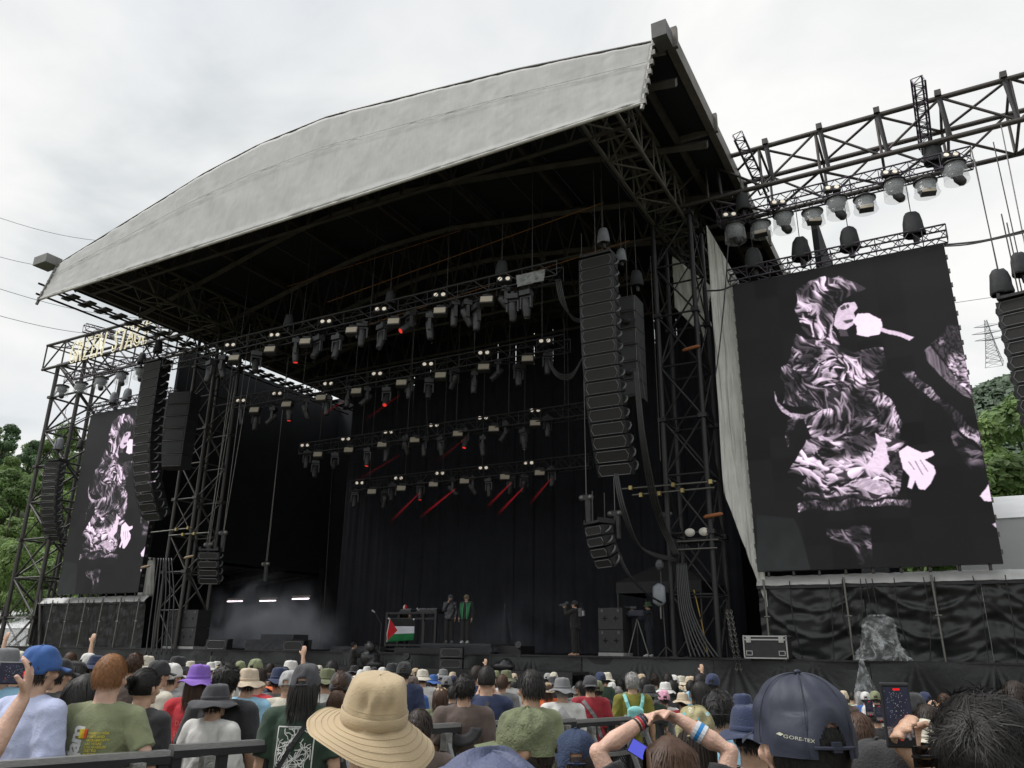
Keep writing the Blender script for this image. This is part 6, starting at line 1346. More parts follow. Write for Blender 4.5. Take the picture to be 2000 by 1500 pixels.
a(1392, 1400, 58, 'person in dark striped jacket beside the patterned cap', hair='short', shirt=C['char'], hmin=1.4)
a(1449, 1349, 42, 'person in navy bucket hat beside the big navy cap', hat='bucket', hatc=C['navy'], hair='under', shirt=C['blue'])
a(1674, 1386, 40, 'brown haired person filming right of the big navy cap', hair='short', hc='brown', shirt=C['white'], pose='phone')
a(1642, 1376, 30, 'person with dark hair just right of the big navy cap', hair='short', shirt=C['black'])
a(1782, 1346, 44, 'person in black cap behind the raised phone', hat='cap', hatc=C['black'], hair='under', shirt=C['black'])
a(1808, 1371, 54, 'brown haired person between raised phone and sunglasses man', hair='short', hc='dark', shirt=C['white'])
a(1796, 1396, 60, 'person in cream fabric hat behind the phone hand', hat='bucket', hatc=C['cream'], hair='under', shirt=C['white'], hmin=1.45)
a(1978, 1326, 44, 'person in red shirt with neon yellow ear cover at the right edge', hair='short', hc='dark', shirt=C['red'])
a(1842, 1352, 24, 'person with brown hair holding a phone near the black skirt at right', hair='short', hc='brown', shirt=C['grey'], pose='phone')
a(1708, 1378, 30, 'person holding a small phone below the hanging plastic strip', hair='short', hc='black', shirt=C['black'], pose='phone', hmin=1.45)
a(820, 1379, 60, 'person in brown tee resting an arm on the barrier beside the tan hat', hair='short', hc='dark', shirt=C['brown'], pose='lean', sl='elbow', hmin=1.5)
PP = {}
for px, tp_, w_, label, k in L:
    PP[label.split()[0]+str(px)] = place(px, tp_, w_, label, **k)
# prints on garments
def find(px): return [v for kk, v in PP.items() if kk.endswith(str(px))][0]
th, tp_ = find(600)
fr = MB()
for q in (((-.115, 1.36), (.115, 1.36)), ((.115, 1.36), (.105, 1.02)), ((.105, 1.02), (-.125, 1.02)), ((-.125, 1.02), (-.115, 1.36))):
    (x0, z0), (x1, z1) = q
    for s in range(8):
        xa, za = x0+(x1-x0)*s/8, z0+(z1-z0)*s/8; xb, zb = x0+(x1-x0)*(s+1)/8, z0+(z1-z0)*(s+1)/8; d = Vector((xb-xa, 0, zb-za)).normalized()*.0035; nrm = Vector((-d.z, 0, d.x)); fr.add([Vector((xa, 0, za))-nrm, Vector((xb, 0, zb))-nrm, Vector((xb, 0, zb))+nrm, Vector((xa, 0, za))+nrm], [(0, 1, 2, 3)])
rr = random.Random(9)
for s in range(75):       # loose pen-stroke drawing
    x, z = rr.uniform(-.09, .08), rr.uniform(1.05, 1.34); an = rr.uniform(0, 6.3); 
    for t in range(5):
        an += rr.uniform(-.8, .8); x2, z2 = x+math.cos(an)*.022, z+math.sin(an)*.022
        x2 = max(-.108, min(.098, x2)); z2 = max(1.03, min(1.35, z2)); d = Vector((x2-x, 0, z2-z)); 
        if d.length < .004: continue
        d = d.normalized()*.0024; nrm = Vector((-d.z, 0, d.x)); fr.add([Vector((x, 0, z))-nrm, Vector((x2, 0, z2))-nrm, Vector((x2, 0, z2))+nrm, Vector((x, 0, z))+nrm], [(0, 1, 2, 3)]); x, z = x2, z2
decal(th, tp_, fr.mesh('print'), Matrix.Identity(4), WHT)
def strap(th, surf, pts, w_, m, name='strap'):
    b = MB(); P = [Vector(p) for p in pts]; vs = []; n = 24
    for i in range(n+1):
        t = i/n*(len(P)-1); k = min(int(t), len(P)-2); p = P[k].lerp(P[k+1], t-k); d = (P[k+1]-P[k]).normalized(); nr = Vector((-d.z, 0, d.x))*w_; vs += [p-nr, p+nr]
    b.add(vs, [(2*i, 2*i+1, 2*i+3, 2*i+2) for i in range(n)]); o = decal(th, surf, b.mesh(name), Matrix.Identity(4), m, name, .006); solid(o, .006); return o
strap(th, tp_, [(.10, 0, 1.44), (-.02, 0, 1.25), (-.17, 0, .98)], .014, fab(C['black']))
th, tp_ = find(392); decal(th, tp_, text_mesh('DAVID B', .055), tmat(0, 1.28), mat('print_pinkred', (.75, .18, .16), .8)); decal(th, tp_, text_mesh('SWA', .055), tmat(-.05, 1.20), mat('print_pinkred', (.75, .18, .16), .8))
th, tp_ = find(446); decal(th, tp_, text_mesh('DIĆ', .085), tmat(0, 1.27), WHT); strap(th, tp_, [(.15, 0, 1.30), (.165, 0, 1.0)], .012, fab(C['red']), 'side_stripe')
th, tp_ = find(1098); TB = mat('print_blue', (.05, .16, .4), .8)
for i in range(5): decal(th, tp_, text_mesh('||||| ||| ||||', .035), tmat((-1)**i*.03, 1.2-.05*i), TB)
strap(th, tp_, [(-.03, 0, 1.42), (.06, 0, 1.30), (.09, 0, 1.16)], .035, fab(C['lgrey']), 'towel')
th, tp_ = find(1152); strap(th, tp_, [(-.10, 0, 1.43), (.04, 0, 1.25), (.12, 0, 1.0)], .022, fab(C['grey']))
th, tp_ = find(951); strap(th, tp_, [(.02, 0, 1.42), (-.03, 0, 1.25), (-.1, 0, 1.05)], .018, fab(C['char'])); 
th, tp_ = find(1098)
th, tp_ = find(507); strap(th, tp_, [(-.14, 0, 1.36), (0, 0, 1.40), (.14, 0, 1.36)], .02, fab((.05, .07, .4)), 'blue_yoke')
# vest and hanging visor on the wavy haired person
th, tp_ = find(908)
hv = make_bucket(brim=.07, droop=.02, h=.05, seed=4)['hat']; o = O('hanging_visor', hv, fab(C['black']), th); o.location = (0, -.33, -.20-.12); o.rotation_euler = (R(80), 0, 0); o.location = (0, -1.77, 1.0)
b = MB(); vs = []
for s in range(4):
    for j in range(15): an = PI+PI*j/14; r_ = .055+.027*s; vs.append((math.cos(an)*r_*1.25, -.185-.012*s, 1.33+math.sin(an)*r_*1.05))
bpy.data.objects.remove(o); b.add(vs, [(s*15+j, s*15+j+1, (s+1)*15+j+1, (s+1)*15+j) for s in range(3) for j in range(14)]); solid(smooth(O('hanging_visor', b, fab(C['black']), th)), .006)
for tx, z_, s_ in (('||| || |||| |', 1.12, .036), ('|||| ||| ||', 1.08, .045)): decal(th, tp_, text_mesh(tx, s_), tmat(0, z_), WHT)
# backpack
th, tp_ = find(1234); bp_ = T('backpack', 'small aqua backpack worn by the grey haired man', 'backpack', th.location, th.rotation_euler.z); bp_.scale = th.scale
AQ = fab(C['aqua']); smooth(O('bag', remesh(MB().box((0, -.19, 1.17), (.20, .09, .26)).ell((0, -.20, 1.28), (.10, .05, .06), 12, 8).box((0, -.235, 1.1), (.15, .05, .11)), .012, 4, 'bag'), AQ, bp_))
for s in (-1, 1): O('strap', MB().tube([(s*.07, -.16, 1.29), (s*.10, -.15, 1.38), (s*.115, -.09, 1.45), (s*.12, 0, 1.47)], [(.022, .008)]*4, 8, ref=(1, 0, 0)), AQ, bp_)
O('pocket_emblem', MB().box((0, -.262, 1.14), (.04, .006, .012)), mat('emblem_dark', (.02, .05, .05), .5), bp_)
b = MB().tube([(-.12, -.17, 1.06), (-.12, -.17, 1.2), (-.12, -.17, 1.23)], [.028, .028, .014], 10); O('water_bottle', b, mat('bottle_clear', (.5, .55, .6), .1, alpha=.6), bp_)
# ---- filler crowd: rows between barrier and stage
used = [(px, tp_, w_) for px, tp_, w_, _, _ in L]
rr = random.Random(21); fill_list = []
cand = []
for _ in range(5200):
    x = rr.uniform(-40, 1420) if rr.random() < .93 else rr.uniform(1640, 2040); wd = rr.uniform(13, 30); 
    hz = 1253+.012*x; D = .178*F/wd; Yw = (ray(x, 1270)*D).y
    if Yw > 21.2: continue
    g = gz(0, Yw); H = rr.uniform(1.55, 1.80); tpx = None
    d = ray(x, 1300); p = CAM+d*D
    tpx = hz+(CAM.z-(g+H+.02))/D*F
    if tpx < 1262: continue
    cand.append((x, tpx, wd))
cand.sort(key=lambda q: q[2])
fl_ = []
for x, t, wd in cand:
    if any(abs(x-u)*2 < (wd+v)*.62 and abs(t-s) < max(wd, v)*.42 for u, s, v in used+fl_): continue
    if any(wd > v and abs(x-u) < 1.15*wd+.4*v and s_+v*1.0 > t for u, s_, v in used): continue
    if 1095 < x < 1440 and wd < 17: continue
    if x > 1440 and t < 1345: continue
    fl_.append((x, t, wd))
    if len(fl_) > 330: break
fl_.sort()
cw_ = dict(black='black', char='dark grey', white='white', cream='cream', tan='tan', navy='navy', blue='blue', lblue='pale blue', red='red', grey='grey', lgrey='pale grey', green='green', dgreen='dark green', brown='brown', beige='beige', olive='olive', camo='khaki', orange='orange', mustard='mustard', purple='purple', dred='dark red', lav='lavender')
seen = {}
for x, t, wd in fl_:
    sc_ = rr.choices(['black', 'white', 'navy', 'grey', 'char', 'lblue', 'olive', 'red', 'cream', 'dgreen', 'blue', 'brown', 'orange'], [4, 9, 4, 4, 2, 4, 3, 3, 4, 2, 3, 2, 2])[0]
    r_ = rr.random(); hat = None; hcx = 'black'; hk = rr.choice(['short', 'messy', 'short', 'bob', 'curly', 'crop']); hcol = rr.choice(['black', 'black', 'dark', 'brown', 'black', 'grey'] if rr.random() < .5 else ['black', 'dark'])
    if r_ < .36: hat = 'cap'
    elif r_ < .66: hat = 'bucket'
    hcx = rr.choice(['black', 'white', 'navy', 'beige', 'white', 'olive', 'lgrey', 'cream', 'blue', 'beige', 'tan', 'cream'])
    desc = ('%s %s' % (cw_[hcx], 'cap' if hat == 'cap' else 'bucket hat')) if hat else ('%s %s hair' % ({'curlybrown': 'brown', 'dark': 'very dark'}.get(hcol, hcol), {'short': 'short', 'messy': 'tousled', 'bob': 'chin length', 'curly': 'curly', 'crop': 'cropped'}[hk]))
    base = '%s top and %s in the crowd %s' % (cw_[sc_], desc, 'at the left' if x < 480 else 'left of centre' if x < 760 else 'below centre stage' if x < 1060 else 'near the right tower' if x < 1430 else 'by the right skirt')
    seen[base] = seen.get(base, 0)+1
    lab = base if seen[base] == 1 else base+', %s from left' % ORD[seen[base]-1]
    place(x, t, wd, lab, hat=hat, hatc=C[hcx], hair=('under' if hat else hk), hc=hcol, shirt=C[sc_], sk=rr.choice([0, 0, 1, 2]), tk=rr.randrange(2), turn=R(rr.uniform(-25, 25)), pose=rr.choices(['down', 'phone', 'raise', 'lean'], [12, 1.2, .5, 1])[0], sl=rr.choice(['short', 'short', 'elbow']), group='packed crowd before the stage', hmin=1.45, hmax=1.95)
# ================================================================ STAGE PEOPLE
def stagepos(px, Y, z=ZF+.03): p = at(px, 1280, Y); return p.x, Y, z
def facecam(x, y): return math.atan2(-(CAM.x-x), CAM.y-y)
x, y, z = stagepos(876, 25.1, RZ-.01)
th, tp_ = person(x, y, z, 1.72, R(180)+R(30), 'performer in shiny black jacket and dark hooded cap rapping into a microphone on the riser', pose='raphand', sl='long', shirt=(.03, .03, .035), hair='under', eyes=True, pants=(.02, .018, .018), tk=1, topmat=mat('shiny_black_jacket', (.05, .05, .06), .28, 0, .5, 8, .8, 12), hat='cap', hatc=C['char'], shoes=(.12, .12, .1), sk=1)
smooth(O('hood', MB().tube([HC+Vector((0, -.03, -.16)), HC+Vector((0, -.03, -.08)), HC+Vector((0, -.035, .02)), HC+Vector((0, -.03, .09))], [(.11, .09), (.105, .10), (.10, .095), (.05, .05)], 14), mat('hood_grey', (.07, .07, .085), .6), th))
mc = T('microphone', 'black handheld microphone at the mouth of the left performer', 'microphone', th.location, th.rotation_euler.z)
O('handle', MB().tube([(.03, .22, 1.44), (.005, .165, 1.515)], [.014, .018], 8), BLK(), mc); O('grille_ball', MB().ell((0, .155, 1.53), (.026, .026, .026), 10, 8), mat('mic_grey', (.5, .5, .5)), mc)
x, y, z = stagepos(908, 25.0, RZ-.01)
th, tp_ = person(x, y, z, 1.70, R(180)+R(12), 'performer in black with green scarf jacket, khaki cap and sunglasses standing on the riser', pose='down', sl='long', shirt=(.025, .022, .024), hair='under', hc='dark', eyes=False, pants=(.022, .02, .02), hat='cap', hatc=(.16, .13, .08), shoes=(.5, .5, .48), tk=1, sk=1)
GS = mat('green_scarf', (.02, .15, .055), .7, 0, .25, 20, .3, 40)
for s in (-1, 1): smooth(O('scarf_panel', MB().tube([(s*.09, -.03, 1.47), (s*.14, .08, 1.40), (s*.13, .15, 1.25), (s*.12, .165, 1.05), (s*.10, .17, .82)], [(.05, .02), (.075, .025), (.07, .02), (.06, .018), (.015, .01)], 10, ref=(1, 0, 0)), GS, th)); O('scarf_trim', MB().tube([(s*.06, .12, 1.42), (s*.07, .165, 1.25), (s*.07, .18, 1.05), (s*.09, .18, .85)], .009, 6), mat('green_trim', (.1, .4, .2), .7), th)
O('sunglasses', MB().box((-.034, .10, HC.z+.006), (.05, .012, .03)).box((.034, .10, HC.z+.006), (.05, .012, .03)).box((0, .10, HC.z+.012), (.02, .008, .008)), mat('dark_glass', (.01, .01, .01), .15), th)
# DJ with mask
x, y = at(791, 1200, 25.95).x, 25.95
th, tp_ = person(x, y, ZF+.16, 1.66, R(180)+R(20), 'person behind the table wearing a half white half red face mask and dark sleeveless top', pose='dj', sl='none', shirt=(.04, .045, .035), hair=None, eyes=True, tk=1, sk=1)
b = MB(); vs = []; n, k = 24, 16
me_w, me_r = MB(), MB()
for mb_, sg in ((me_w, 1), (me_r, -1)):
    vs = []; 
    for i in range(k+1):
        for j in range(n//2+1):
            ph = PI*i/k; an = -PI/2+PI*j/(n//2); d = Vector((sg*math.sin(ph)*math.cos(an), math.sin(ph)*math.sin(an), math.cos(ph))); p = Vector((d.x*.088, HC.y+.0+d.y*.112, HC.z+.0+d.z*.125)); 
            if d.z < -.55: p.x *= .85; p.y = HC.y+(p.y-HC.y)*.9
            vs.append(p)
    w_ = n//2+1; mb_.add(vs, [(i*w_+j, i*w_+j+1, (i+1)*w_+j+1, (i+1)*w_+j) for i in range(k) for j in range(n//2)])
smooth(O('mask_half', me_w, mat('mask_white', (.75, .72, .72), .7), th)); smooth(O('mask_half', me_r, mat('mask_red', (.75, .02, .02), .7), th))
for s in (-1, 1): O('eye_hole', MB().ell((s*.033, HC.y+.104, HC.z+.012), (.017, .012, .009), 10, 6), EYEM, th)
O('mouth_hole', MB().ell((0, HC.y+.104, HC.z-.06), (.024, .01, .008), 10, 6), EYEM, th)
# roving camera operator at stage edge
x, y, z = stagepos(1124, 24.25)
th, tp_ = person(x, y, z, 1.72, R(29)+R(62), 'camera operator in black clothes filming at the front edge of the stage', pose='camera', sl='long', shirt=(.02, .018, .019), hair='under', hat='cap', hatc=C['black'], pants=(.02, .018, .02), shoes=(.5, .3, .2), tk=1, eyes=True)
cm_ = T('video_camera', 'small black video camera held up by the operator at the stage edge', 'camera', th.location, th.rotation_euler.z); O('body', MB().box((0, .36, 1.58), (.09, .16, .1)), HOUS, cm_); O('lens', MB().tube([(0, .44, 1.58), (0, .54, 1.58)], [.04, .045], 10), HOUS, cm_); O('monitor', MB().box((.07, .32, 1.66), (.012, .12, .08)), HOUS, cm_)
pk = T('transmitter_pack', 'black and silver transmitter pack with aerials on the camera operator back', 'backpack', th.location, th.rotation_euler.z); O('pack', MB().box((0, -.22, 1.35), (.2, .12, .26)), mat('pack_grey', (.1, .1, .11), .5), pk); O('battery', MB().box((0, -.30, 1.32), (.13, .05, .16)), mat('silver_part', (.5, .5, .5), .3, .5), pk); O('aerial', MB().cyl((.06, -.22, 1.46), (.07, -.23, 1.66), .01, 6).cyl((-.06, -.22, 1.46), (-.07, -.23, 1.66), .01, 6), BLK(), pk)
# tripod camera person
x, y, z = stagepos(1270, 24.9)
person(x, y, z, 1.68, R(29)+R(70), 'camera operator in dark clothes with green headwear behind a tripod camera', pose='tripod', sl='long', shirt=(.02, .022, .03), hair='under', hat='flat', hatc=(.05, .09, .04), pants=(.02, .022, .03), shoes=(.6, .6, .6), tk=2, eyes=True)
x, y, z = stagepos(1247, 24.7)
tr = T('tripod_camera', 'video camera under a dark rain cover on a tall tripod', 'camera', (x, y, z), R(29)+R(70))
for an in (.2, 2.3, 4.4): member(tr, 'tripod_leg', (math.cos(an)*.38, math.sin(an)*.38, 0), (0, 0, 1.15), .022, GALV(), 6)
smooth(O('rain_cover', remesh(MB().box((0, 0, 1.32), (.34, .5, .2)).ell((.05, -.15, 1.25), (.2, .2, .18), 10, 8).ell((-.02, .2, 1.28), (.16, .2, .12), 10, 8), .025, 3), mat('navy_cover', (.04, .045, .065), .6, 0, .3, 5, .6, 14), tr)); O('viewfinder', MB().box((0, .1, 1.5), (.1, .2, .07)).cyl((0, .2, 1.5), (0, .38, 1.52), .02, 6), HOUS, tr)
# crouching pit camera operator with camera on the walkway
p = at(688, 1300, 22.2); th, tp_ = person(p.x, 22.2, .35, 1.62, R(29)-R(70), 'camera operator in black sweater working below the stage edge beside a large camera', pose='tripod', sl='long', shirt=(.018, .018, .02), hair='short', tk=1, eyes=True)
p = at(722, 1290, 22.3); cc = T('pit_camera', 'large broadcast camera partly wrapped in plastic left of the table', 'camera', (p.x, 22.3, 1.17), R(25)); O('body', MB().box((0, 0, .62), (.28, .6, .24)).box((0, -.1, .8), (.1, .4, .06)).box((.18, .15, .6), (.12, .2, .14)), HOUS, cc); O('lens_barrel', smooth(O('tmpl', MB().tube([(.1, -.3, .62), (.12, -.62, .64)], [.12, .14], 14), None)).data, HOUS, cc); bpy.data.objects.remove(bpy.data.objects['tmpl'])
O('pan_handle', MB().cyl((0, .3, .5), (.1, .75, .35), .018, 6), BLK(), cc); O('pedestal', MB().tube([(0, 0, 0), (0, 0, .5)], [.2, .1], 12), BLK(), cc)
tag(smooth(O('plastic_cover', remesh(MB().ell((0, 0, .3), (.35, .35, .32), 12, 8).ell((.15, 0, .1), (.4, .3, .18), 12, 8), .04, 1), mat('black_bag', (.03, .03, .033), .25, 0, .3, 6, 1., 9), loc=(p.x+.1, 22.2, 1.16))), 'black bin bag wrapped around the base of the pit camera', 'cover')
for i, (px, l) in enumerate(((1013, 'right'), (795, 'left'))):
    q = at(px, 1290, 23.0); pc = T('remote_camera', l+' small robotic camera on the front walkway', 'camera', (q.x, 23.0, 1.17 if i else ZF), R(20)); O('barrel', MB().tube([(0, .1, .32), (0, -.14, .36)], [.09, .1], 12), HOUS, pc); O('stand', MB().box((0, 0, .1), (.14, .14, .2)), BLK(), pc); O('glass', MB().tube([(0, -.14, .36), (0, -.15, .36)], .075, 12), LENS, pc)
q = at(983, 1298, 22.9); tag(smooth(O('bin_bag', remesh(MB().ell((0, 0, .1), (.42, .25, .16), 12, 8).ell((.1, 0, .2), (.2, .2, .15), 12, 8), .03, 1), mat('black_bag', (.03, .03, .033)), loc=(q.x, 22.9, 1.18))), 'crumpled black plastic bag on the walkway right of the monitors', 'bag')
# ================================================================ FOREGROUND HEROES
def cap_seams(th, m, r=.0008):
    c = Vector((0, HC.y-.008, HC.z+.02))
    for q in range(6):
        a_ = PI/3*q-PI/6+PI/6; pts = []
        for i in range(15):
            ph = (PI/2)*(1-i/14)*1.0; rr_ = math.sin(ph)**.78; zz = max(0, math.cos(ph)); dx, dy = math.cos(a_), math.sin(a_)
            pts.append(c+Vector((dx*.0935*rr_, dy*.112*rr_, -.024+.128*zz**.85+.0018-(.018*(1-zz) if dy < -.3 else 0))))
        O('seam', MB().tube(pts, r, 5), m, th)
def tilt_hat(th, back, roll):
    pv = HC+Vector((0, 0, .02)); M = Matrix.Translation(pv) @ Matrix.Rotation(roll, 4, 'Y') @ Matrix.Rotation(back, 4, 'X') @ Matrix.Translation(-pv)
    for c in th.children:
        if c.name.split('.')[0] in ('hat', 'hat_band', 'crown', 'seam', 'stitch_line', 'visor', 'strap', 'button', 'hair'): c.matrix_local = M
def bodyless(px, tp_, D, label, H=None, **k):
    p = atD(px, tp_, D); g = gz(p.x, p.y); H = H or p.z-g-.03; return person(p.x, p.y, g, H, R(29)+k.pop('turn', 0), label, **k)
# ginger man leaning on barrier
gb = make_body('lean2', .0085, .5, 1.0); gt = make_top('lean2', 'short', .010, 1.0, .010, seed=4, amp=.013, sf=.6)
th, tp_ = bodyless(223, 1268, 4.6, 'broad ginger haired man in olive band tee leaning on the barrier', pose='lean2', shirt=C['olive'], body_mesh=gb, top_mesh=gt, hair='short', hc='ginger', hair_mesh=make_hair(n=4200, L=.022, seed=31, flow='down', vol=.006, low=-.5, wid=.0016, front=.4), sk=3, turn=R(-3))
decal(th, tp_, text_mesh('pearl jam', .115, spacing=.92, off=.004), tmat(-.085, 1.17, PI/2-.12), WHT)
cities = ['VANCOUVER', 'PORTLAND', 'SACRAMENTO', 'LAS VEGAS', 'LOS ANGELES', 'SEATTLE', 'MISSOULA', 'NOBLESVILLE', 'CHICAGO', 'BOSTON', 'NEW YORK', 'DUBLIN', 'MANCHESTER', 'LONDON', 'BERLIN', 'BARCELONA', 'MADRID', 'LISBON', 'PARIS', 'SYDNEY', 'MELBOURNE', 'AUCKLAND', 'GOLD COAST']
for i, c in enumerate(cities):
    me = text_mesh(c, .0175, res=1, off=.0006); wd = max(v.co.x for v in me.vertices)-min(v.co.x for v in me.vertices); decal(th, tp_, me, tmat(.0+wd/2-.002*i, 1.325-.0172*i), YEL)
for i, c in enumerate([(.65, .1, .03), (.7, .4, .02), (.7, .6, .05)]): strap(th, tp_, [(-.012-i*.014, 0, 1.345), (-.014-i*.014, 0, 1.30)], .007, mat('print_stripe_%s' % 'abc'[i], c, .8), 'print_stripe')
O('watch', MB().tube([(-.215, .235, 1.105), (-.19, .27, 1.10)], [.034, .034], 12), BLK(), th)
# tan hat hero
tan = mat('tan_canvas', (.50, .385, .235), .9, 0, .07, 5, .25, 220, sheen=.2)
def big_bucket():
    n, seed = 120, 2; c = Vector((0, HC.y-.008, HC.z+.018)); b = MB()
    prof = [(.003, .125), (.02, .1248), (.04, .124), (.056, .121), (.066, .115), (.074, .104), (.080, .09), (.0845, .075), (.087, .06), (.0885, .047), (.0895, .044), (.0905, .030), (.0915, .016), (.0925, .004), (.0935, -.002)]
    K = len(prof)
    for i in range(1, 17): t = i/16; prof.append((.0935+.082*t, -.002-.046*t**1.15))
    def f(a, r, z, i):
        if i >= K:
            t = (i-K+1)/16; w_ = -.030*math.cos(a)+.008*math.cos(2*a)+math.sin(3*a+1)*.005+noise.noise(Vector((math.cos(a)*2, math.sin(a)*2, 3)))*.012
            return r*(1+.03*t*math.cos(2*a)), z+w_*t**1.3+(.0012 if i % 2 else 0)
        d1 = sum(-.010*math.exp(-((((a-a0+PI) % (2*PI))-PI)/.16)**2-((z-.066)/.016)**2) for a0 in (-1.9, -1.45, -1.05, .7, 2.4)); d2 = sum(.006*math.exp(-((((a-a0+PI) % (2*PI))-PI)/.13)**2-((z-.078)/.012)**2) for a0 in (-1.7, -1.25, 1.2))
        w_ = noise.noise(Vector((math.cos(a)*2.4, math.sin(a)*2.4, z*22)))*.005
        return r+d1+d2+w_*(1 if i > 3 else .3), z+(w_*.6 if i < 8 else 0)-(.0015 if i == 10 else 0)
    b.lathe(prof, n, wob=f); me = b.mesh('hat', True)
    for v in me.vertices: v.co.y *= 1.15; v.co += c
    bb = MB(); bb.lathe([(.0925, .003), (.0948, .006), (.0938, .032), (.091, .034)], n); band = bb.mesh('hat_band', True)
    for v in band.vertices: v.co.y *= 1.15; v.co += c
    tb = MB().tube([c+Vector((-.093, -.045, .006)), c+Vector((-.092, -.05, .03))], [(.012, .002)]*2, 6)
    rings = []
    for t in (.2, .36, .52, .68, .84): pass
    return dict(hat=me, hat_band=band)
tht, _ = bodyless(736, 1309, 2.25, 'person wearing a large tan bucket hat, nearest in front of the barrier', hat='bucket', hat_parts=big_bucket(), hatmat=tan, hair='low', hc='dark', shirt=C['beige'], turn=R(8))
hm_ = [c for c in tht.children if c.name.startswith('hat') and not c.name.startswith('hat_band')][0].data
STI = mat('tan_thread', (.44, .335, .20), .9)
for ring in (9, 17, 20, 23, 26, 29):
    P_ = [hm_.vertices[ring*120+j % 120].co+Vector((0, 0, .0012)) for j in range(121)]; O('stitch_line', MB().tube(P_, .0006, 4, False), STI, tht)
tilt_hat(tht, R(13), R(5))
# slate blue hat hero bottom centre
sl_ = mat('slate_nylon', (.085, .10, .175), .6, 0, .07, 4, .3, 120)
bodyless(962, 1424, .98, 'person in slate blue nylon cap cut off by the bottom edge', hat='cap', hat_parts={'crown': make_cap(80, 22, .004, 3)['crown'], 'visor': make_cap(80, 22, .004, 3)['visor']}, hatmat=sl_, hair='under', shirt=C['navy'], turn=R(42))
# green cap hero
gcap = mat('green_ripstop', (.16, .18, .10), .85, 0, .18, 20, .5, 90)
cp_ = make_cap(80, 22, .004, 9)
bodyless(1030, 1366, 2.62, 'person in olive green cap with the visor to the left', hat='cap', hat_parts=dict(crown=cp_['crown'], visor=cp_['visor'], button=cp_['button']), hatmat=gcap, hair='low', hc='dark', shirt=C['black'], turn=R(80))
ncap = mat('navy_canvas', (.03, .048, .10), .85, 0, .12, 20, .5, 90)
bodyless(1124, 1410, 3.1, 'person in navy cap right of the olive green cap', hat='cap', hat_parts=dict(CAPS[1]), hatmat=ncap, hair='underbob', hc='dark', shirt=C['char'], turn=R(-4))
# clasped hands woman
cb_ = make_body('clasp', .006, .75, .92); ct_ = make_top('clasp', 'short', .014, .92, .011, seed=8)
th, tp_ = bodyless(1306, 1422, 2.85, 'woman with long brown hair holding clasped hands above her head', pose='clasp', body_mesh=cb_, top_mesh=ct_, shirt=C['black'], hair='long', hc='brown', hair_mesh=make_hair('long', n=6500, L=.36, seed=33, flow='long', vol=.010, low=-.3, wid=.0018, front=.2), sk=3)
WBW = mat('wristband_white', (.6, .65, .7), .5); WBB = mat('wristband_blue', (.02, .22, .55), .5)
e, w_ = [Vector(q) for q in POSES['clasp']['r']]
for t0, m in ((.30, WBW), (.37, WBB), (.44, WBW)): O('wristband', MB().tube([e.lerp(w_, t0+.2), e.lerp(w_, t0+.27)], [.041-.004*t0, .041-.006*t0], 16), m, th)
e, w_ = [Vector(q) for q in POSES['clasp']['l']]
for t0, c in ((.80, C['black']), (.86, C['red']), (.91, C['navy']), (.96, C['black'])): O('bracelet', MB().tube([e.lerp(w_, t0), e.lerp(w_, t0+.035)], [.031, .031], 14), fab(c), th)
# patterned cap
pcap = mat('patterned_canvas', (.36, .32, .17), .85, 0, .12, 20, .4, 60); pc_ = make_cap(80, 22, .005, 12)
th, tp_ = bodyless(1356, 1368, 3.6, 'person in khaki cap scattered with small printed motifs', hat='cap', hat_parts=dict(crown=pc_['crown'], strap=pc_['strap'], visor=pc_['visor']), hatmat=pcap, hair='underbob', hc='dark', shirt=C['lblue'], turn=R(-14))
crown = [c for c in th.children if c.name.startswith('crown')][0]
ov_ = MB()
bvc = BVHTree.FromPolygons([v.co.copy() for v in crown.data.vertices], [tuple(q.vertices) for q in crown.data.polygons])
rr = random.Random(2)
def cap_spot(cen, dx, dz, r, m, nm, n=10):
    b = MB(); vs = []
    for t in range(n): 
        p = Vector((dx+math.cos(2*PI*t/n)*r, -1, dz+math.sin(2*PI*t/n)*r*.8)); h = bvc.ray_cast(p, Vector((0, 1, 0)))[0]
        if h is None: return
        vs.append(h+Vector((0, -.0015, 0)))
    b.add(vs, [tuple(range(n))]); O(nm, b, m, cen)
for q in range(16):
    dx, dz = rr.uniform(-.075, .075), HC.z+.03+rr.uniform(-.01, .085); cap_spot(th, dx, dz, rr.uniform(.006, .011), mat('motif_cyan', (.15, .5, .55), .7) if q % 3 == 0 else mat('motif_white', (.65, .65, .6), .7), 'motif')
for tx, dz, s_ in (('Gap Din', .045, .017),): 
    me = text_mesh(tx, s_); decal(th, crown, me, tmat(0, HC.z+dz), mat('motif_black', (.02, .02, .02), .7), 'lettering', .002)
me = text_mesh('AA', .018); decal(th, crown, me, tmat(0, HC.z+.065), mat('motif_orange', (.65, .15, .05), .7), 'lettering', .002)
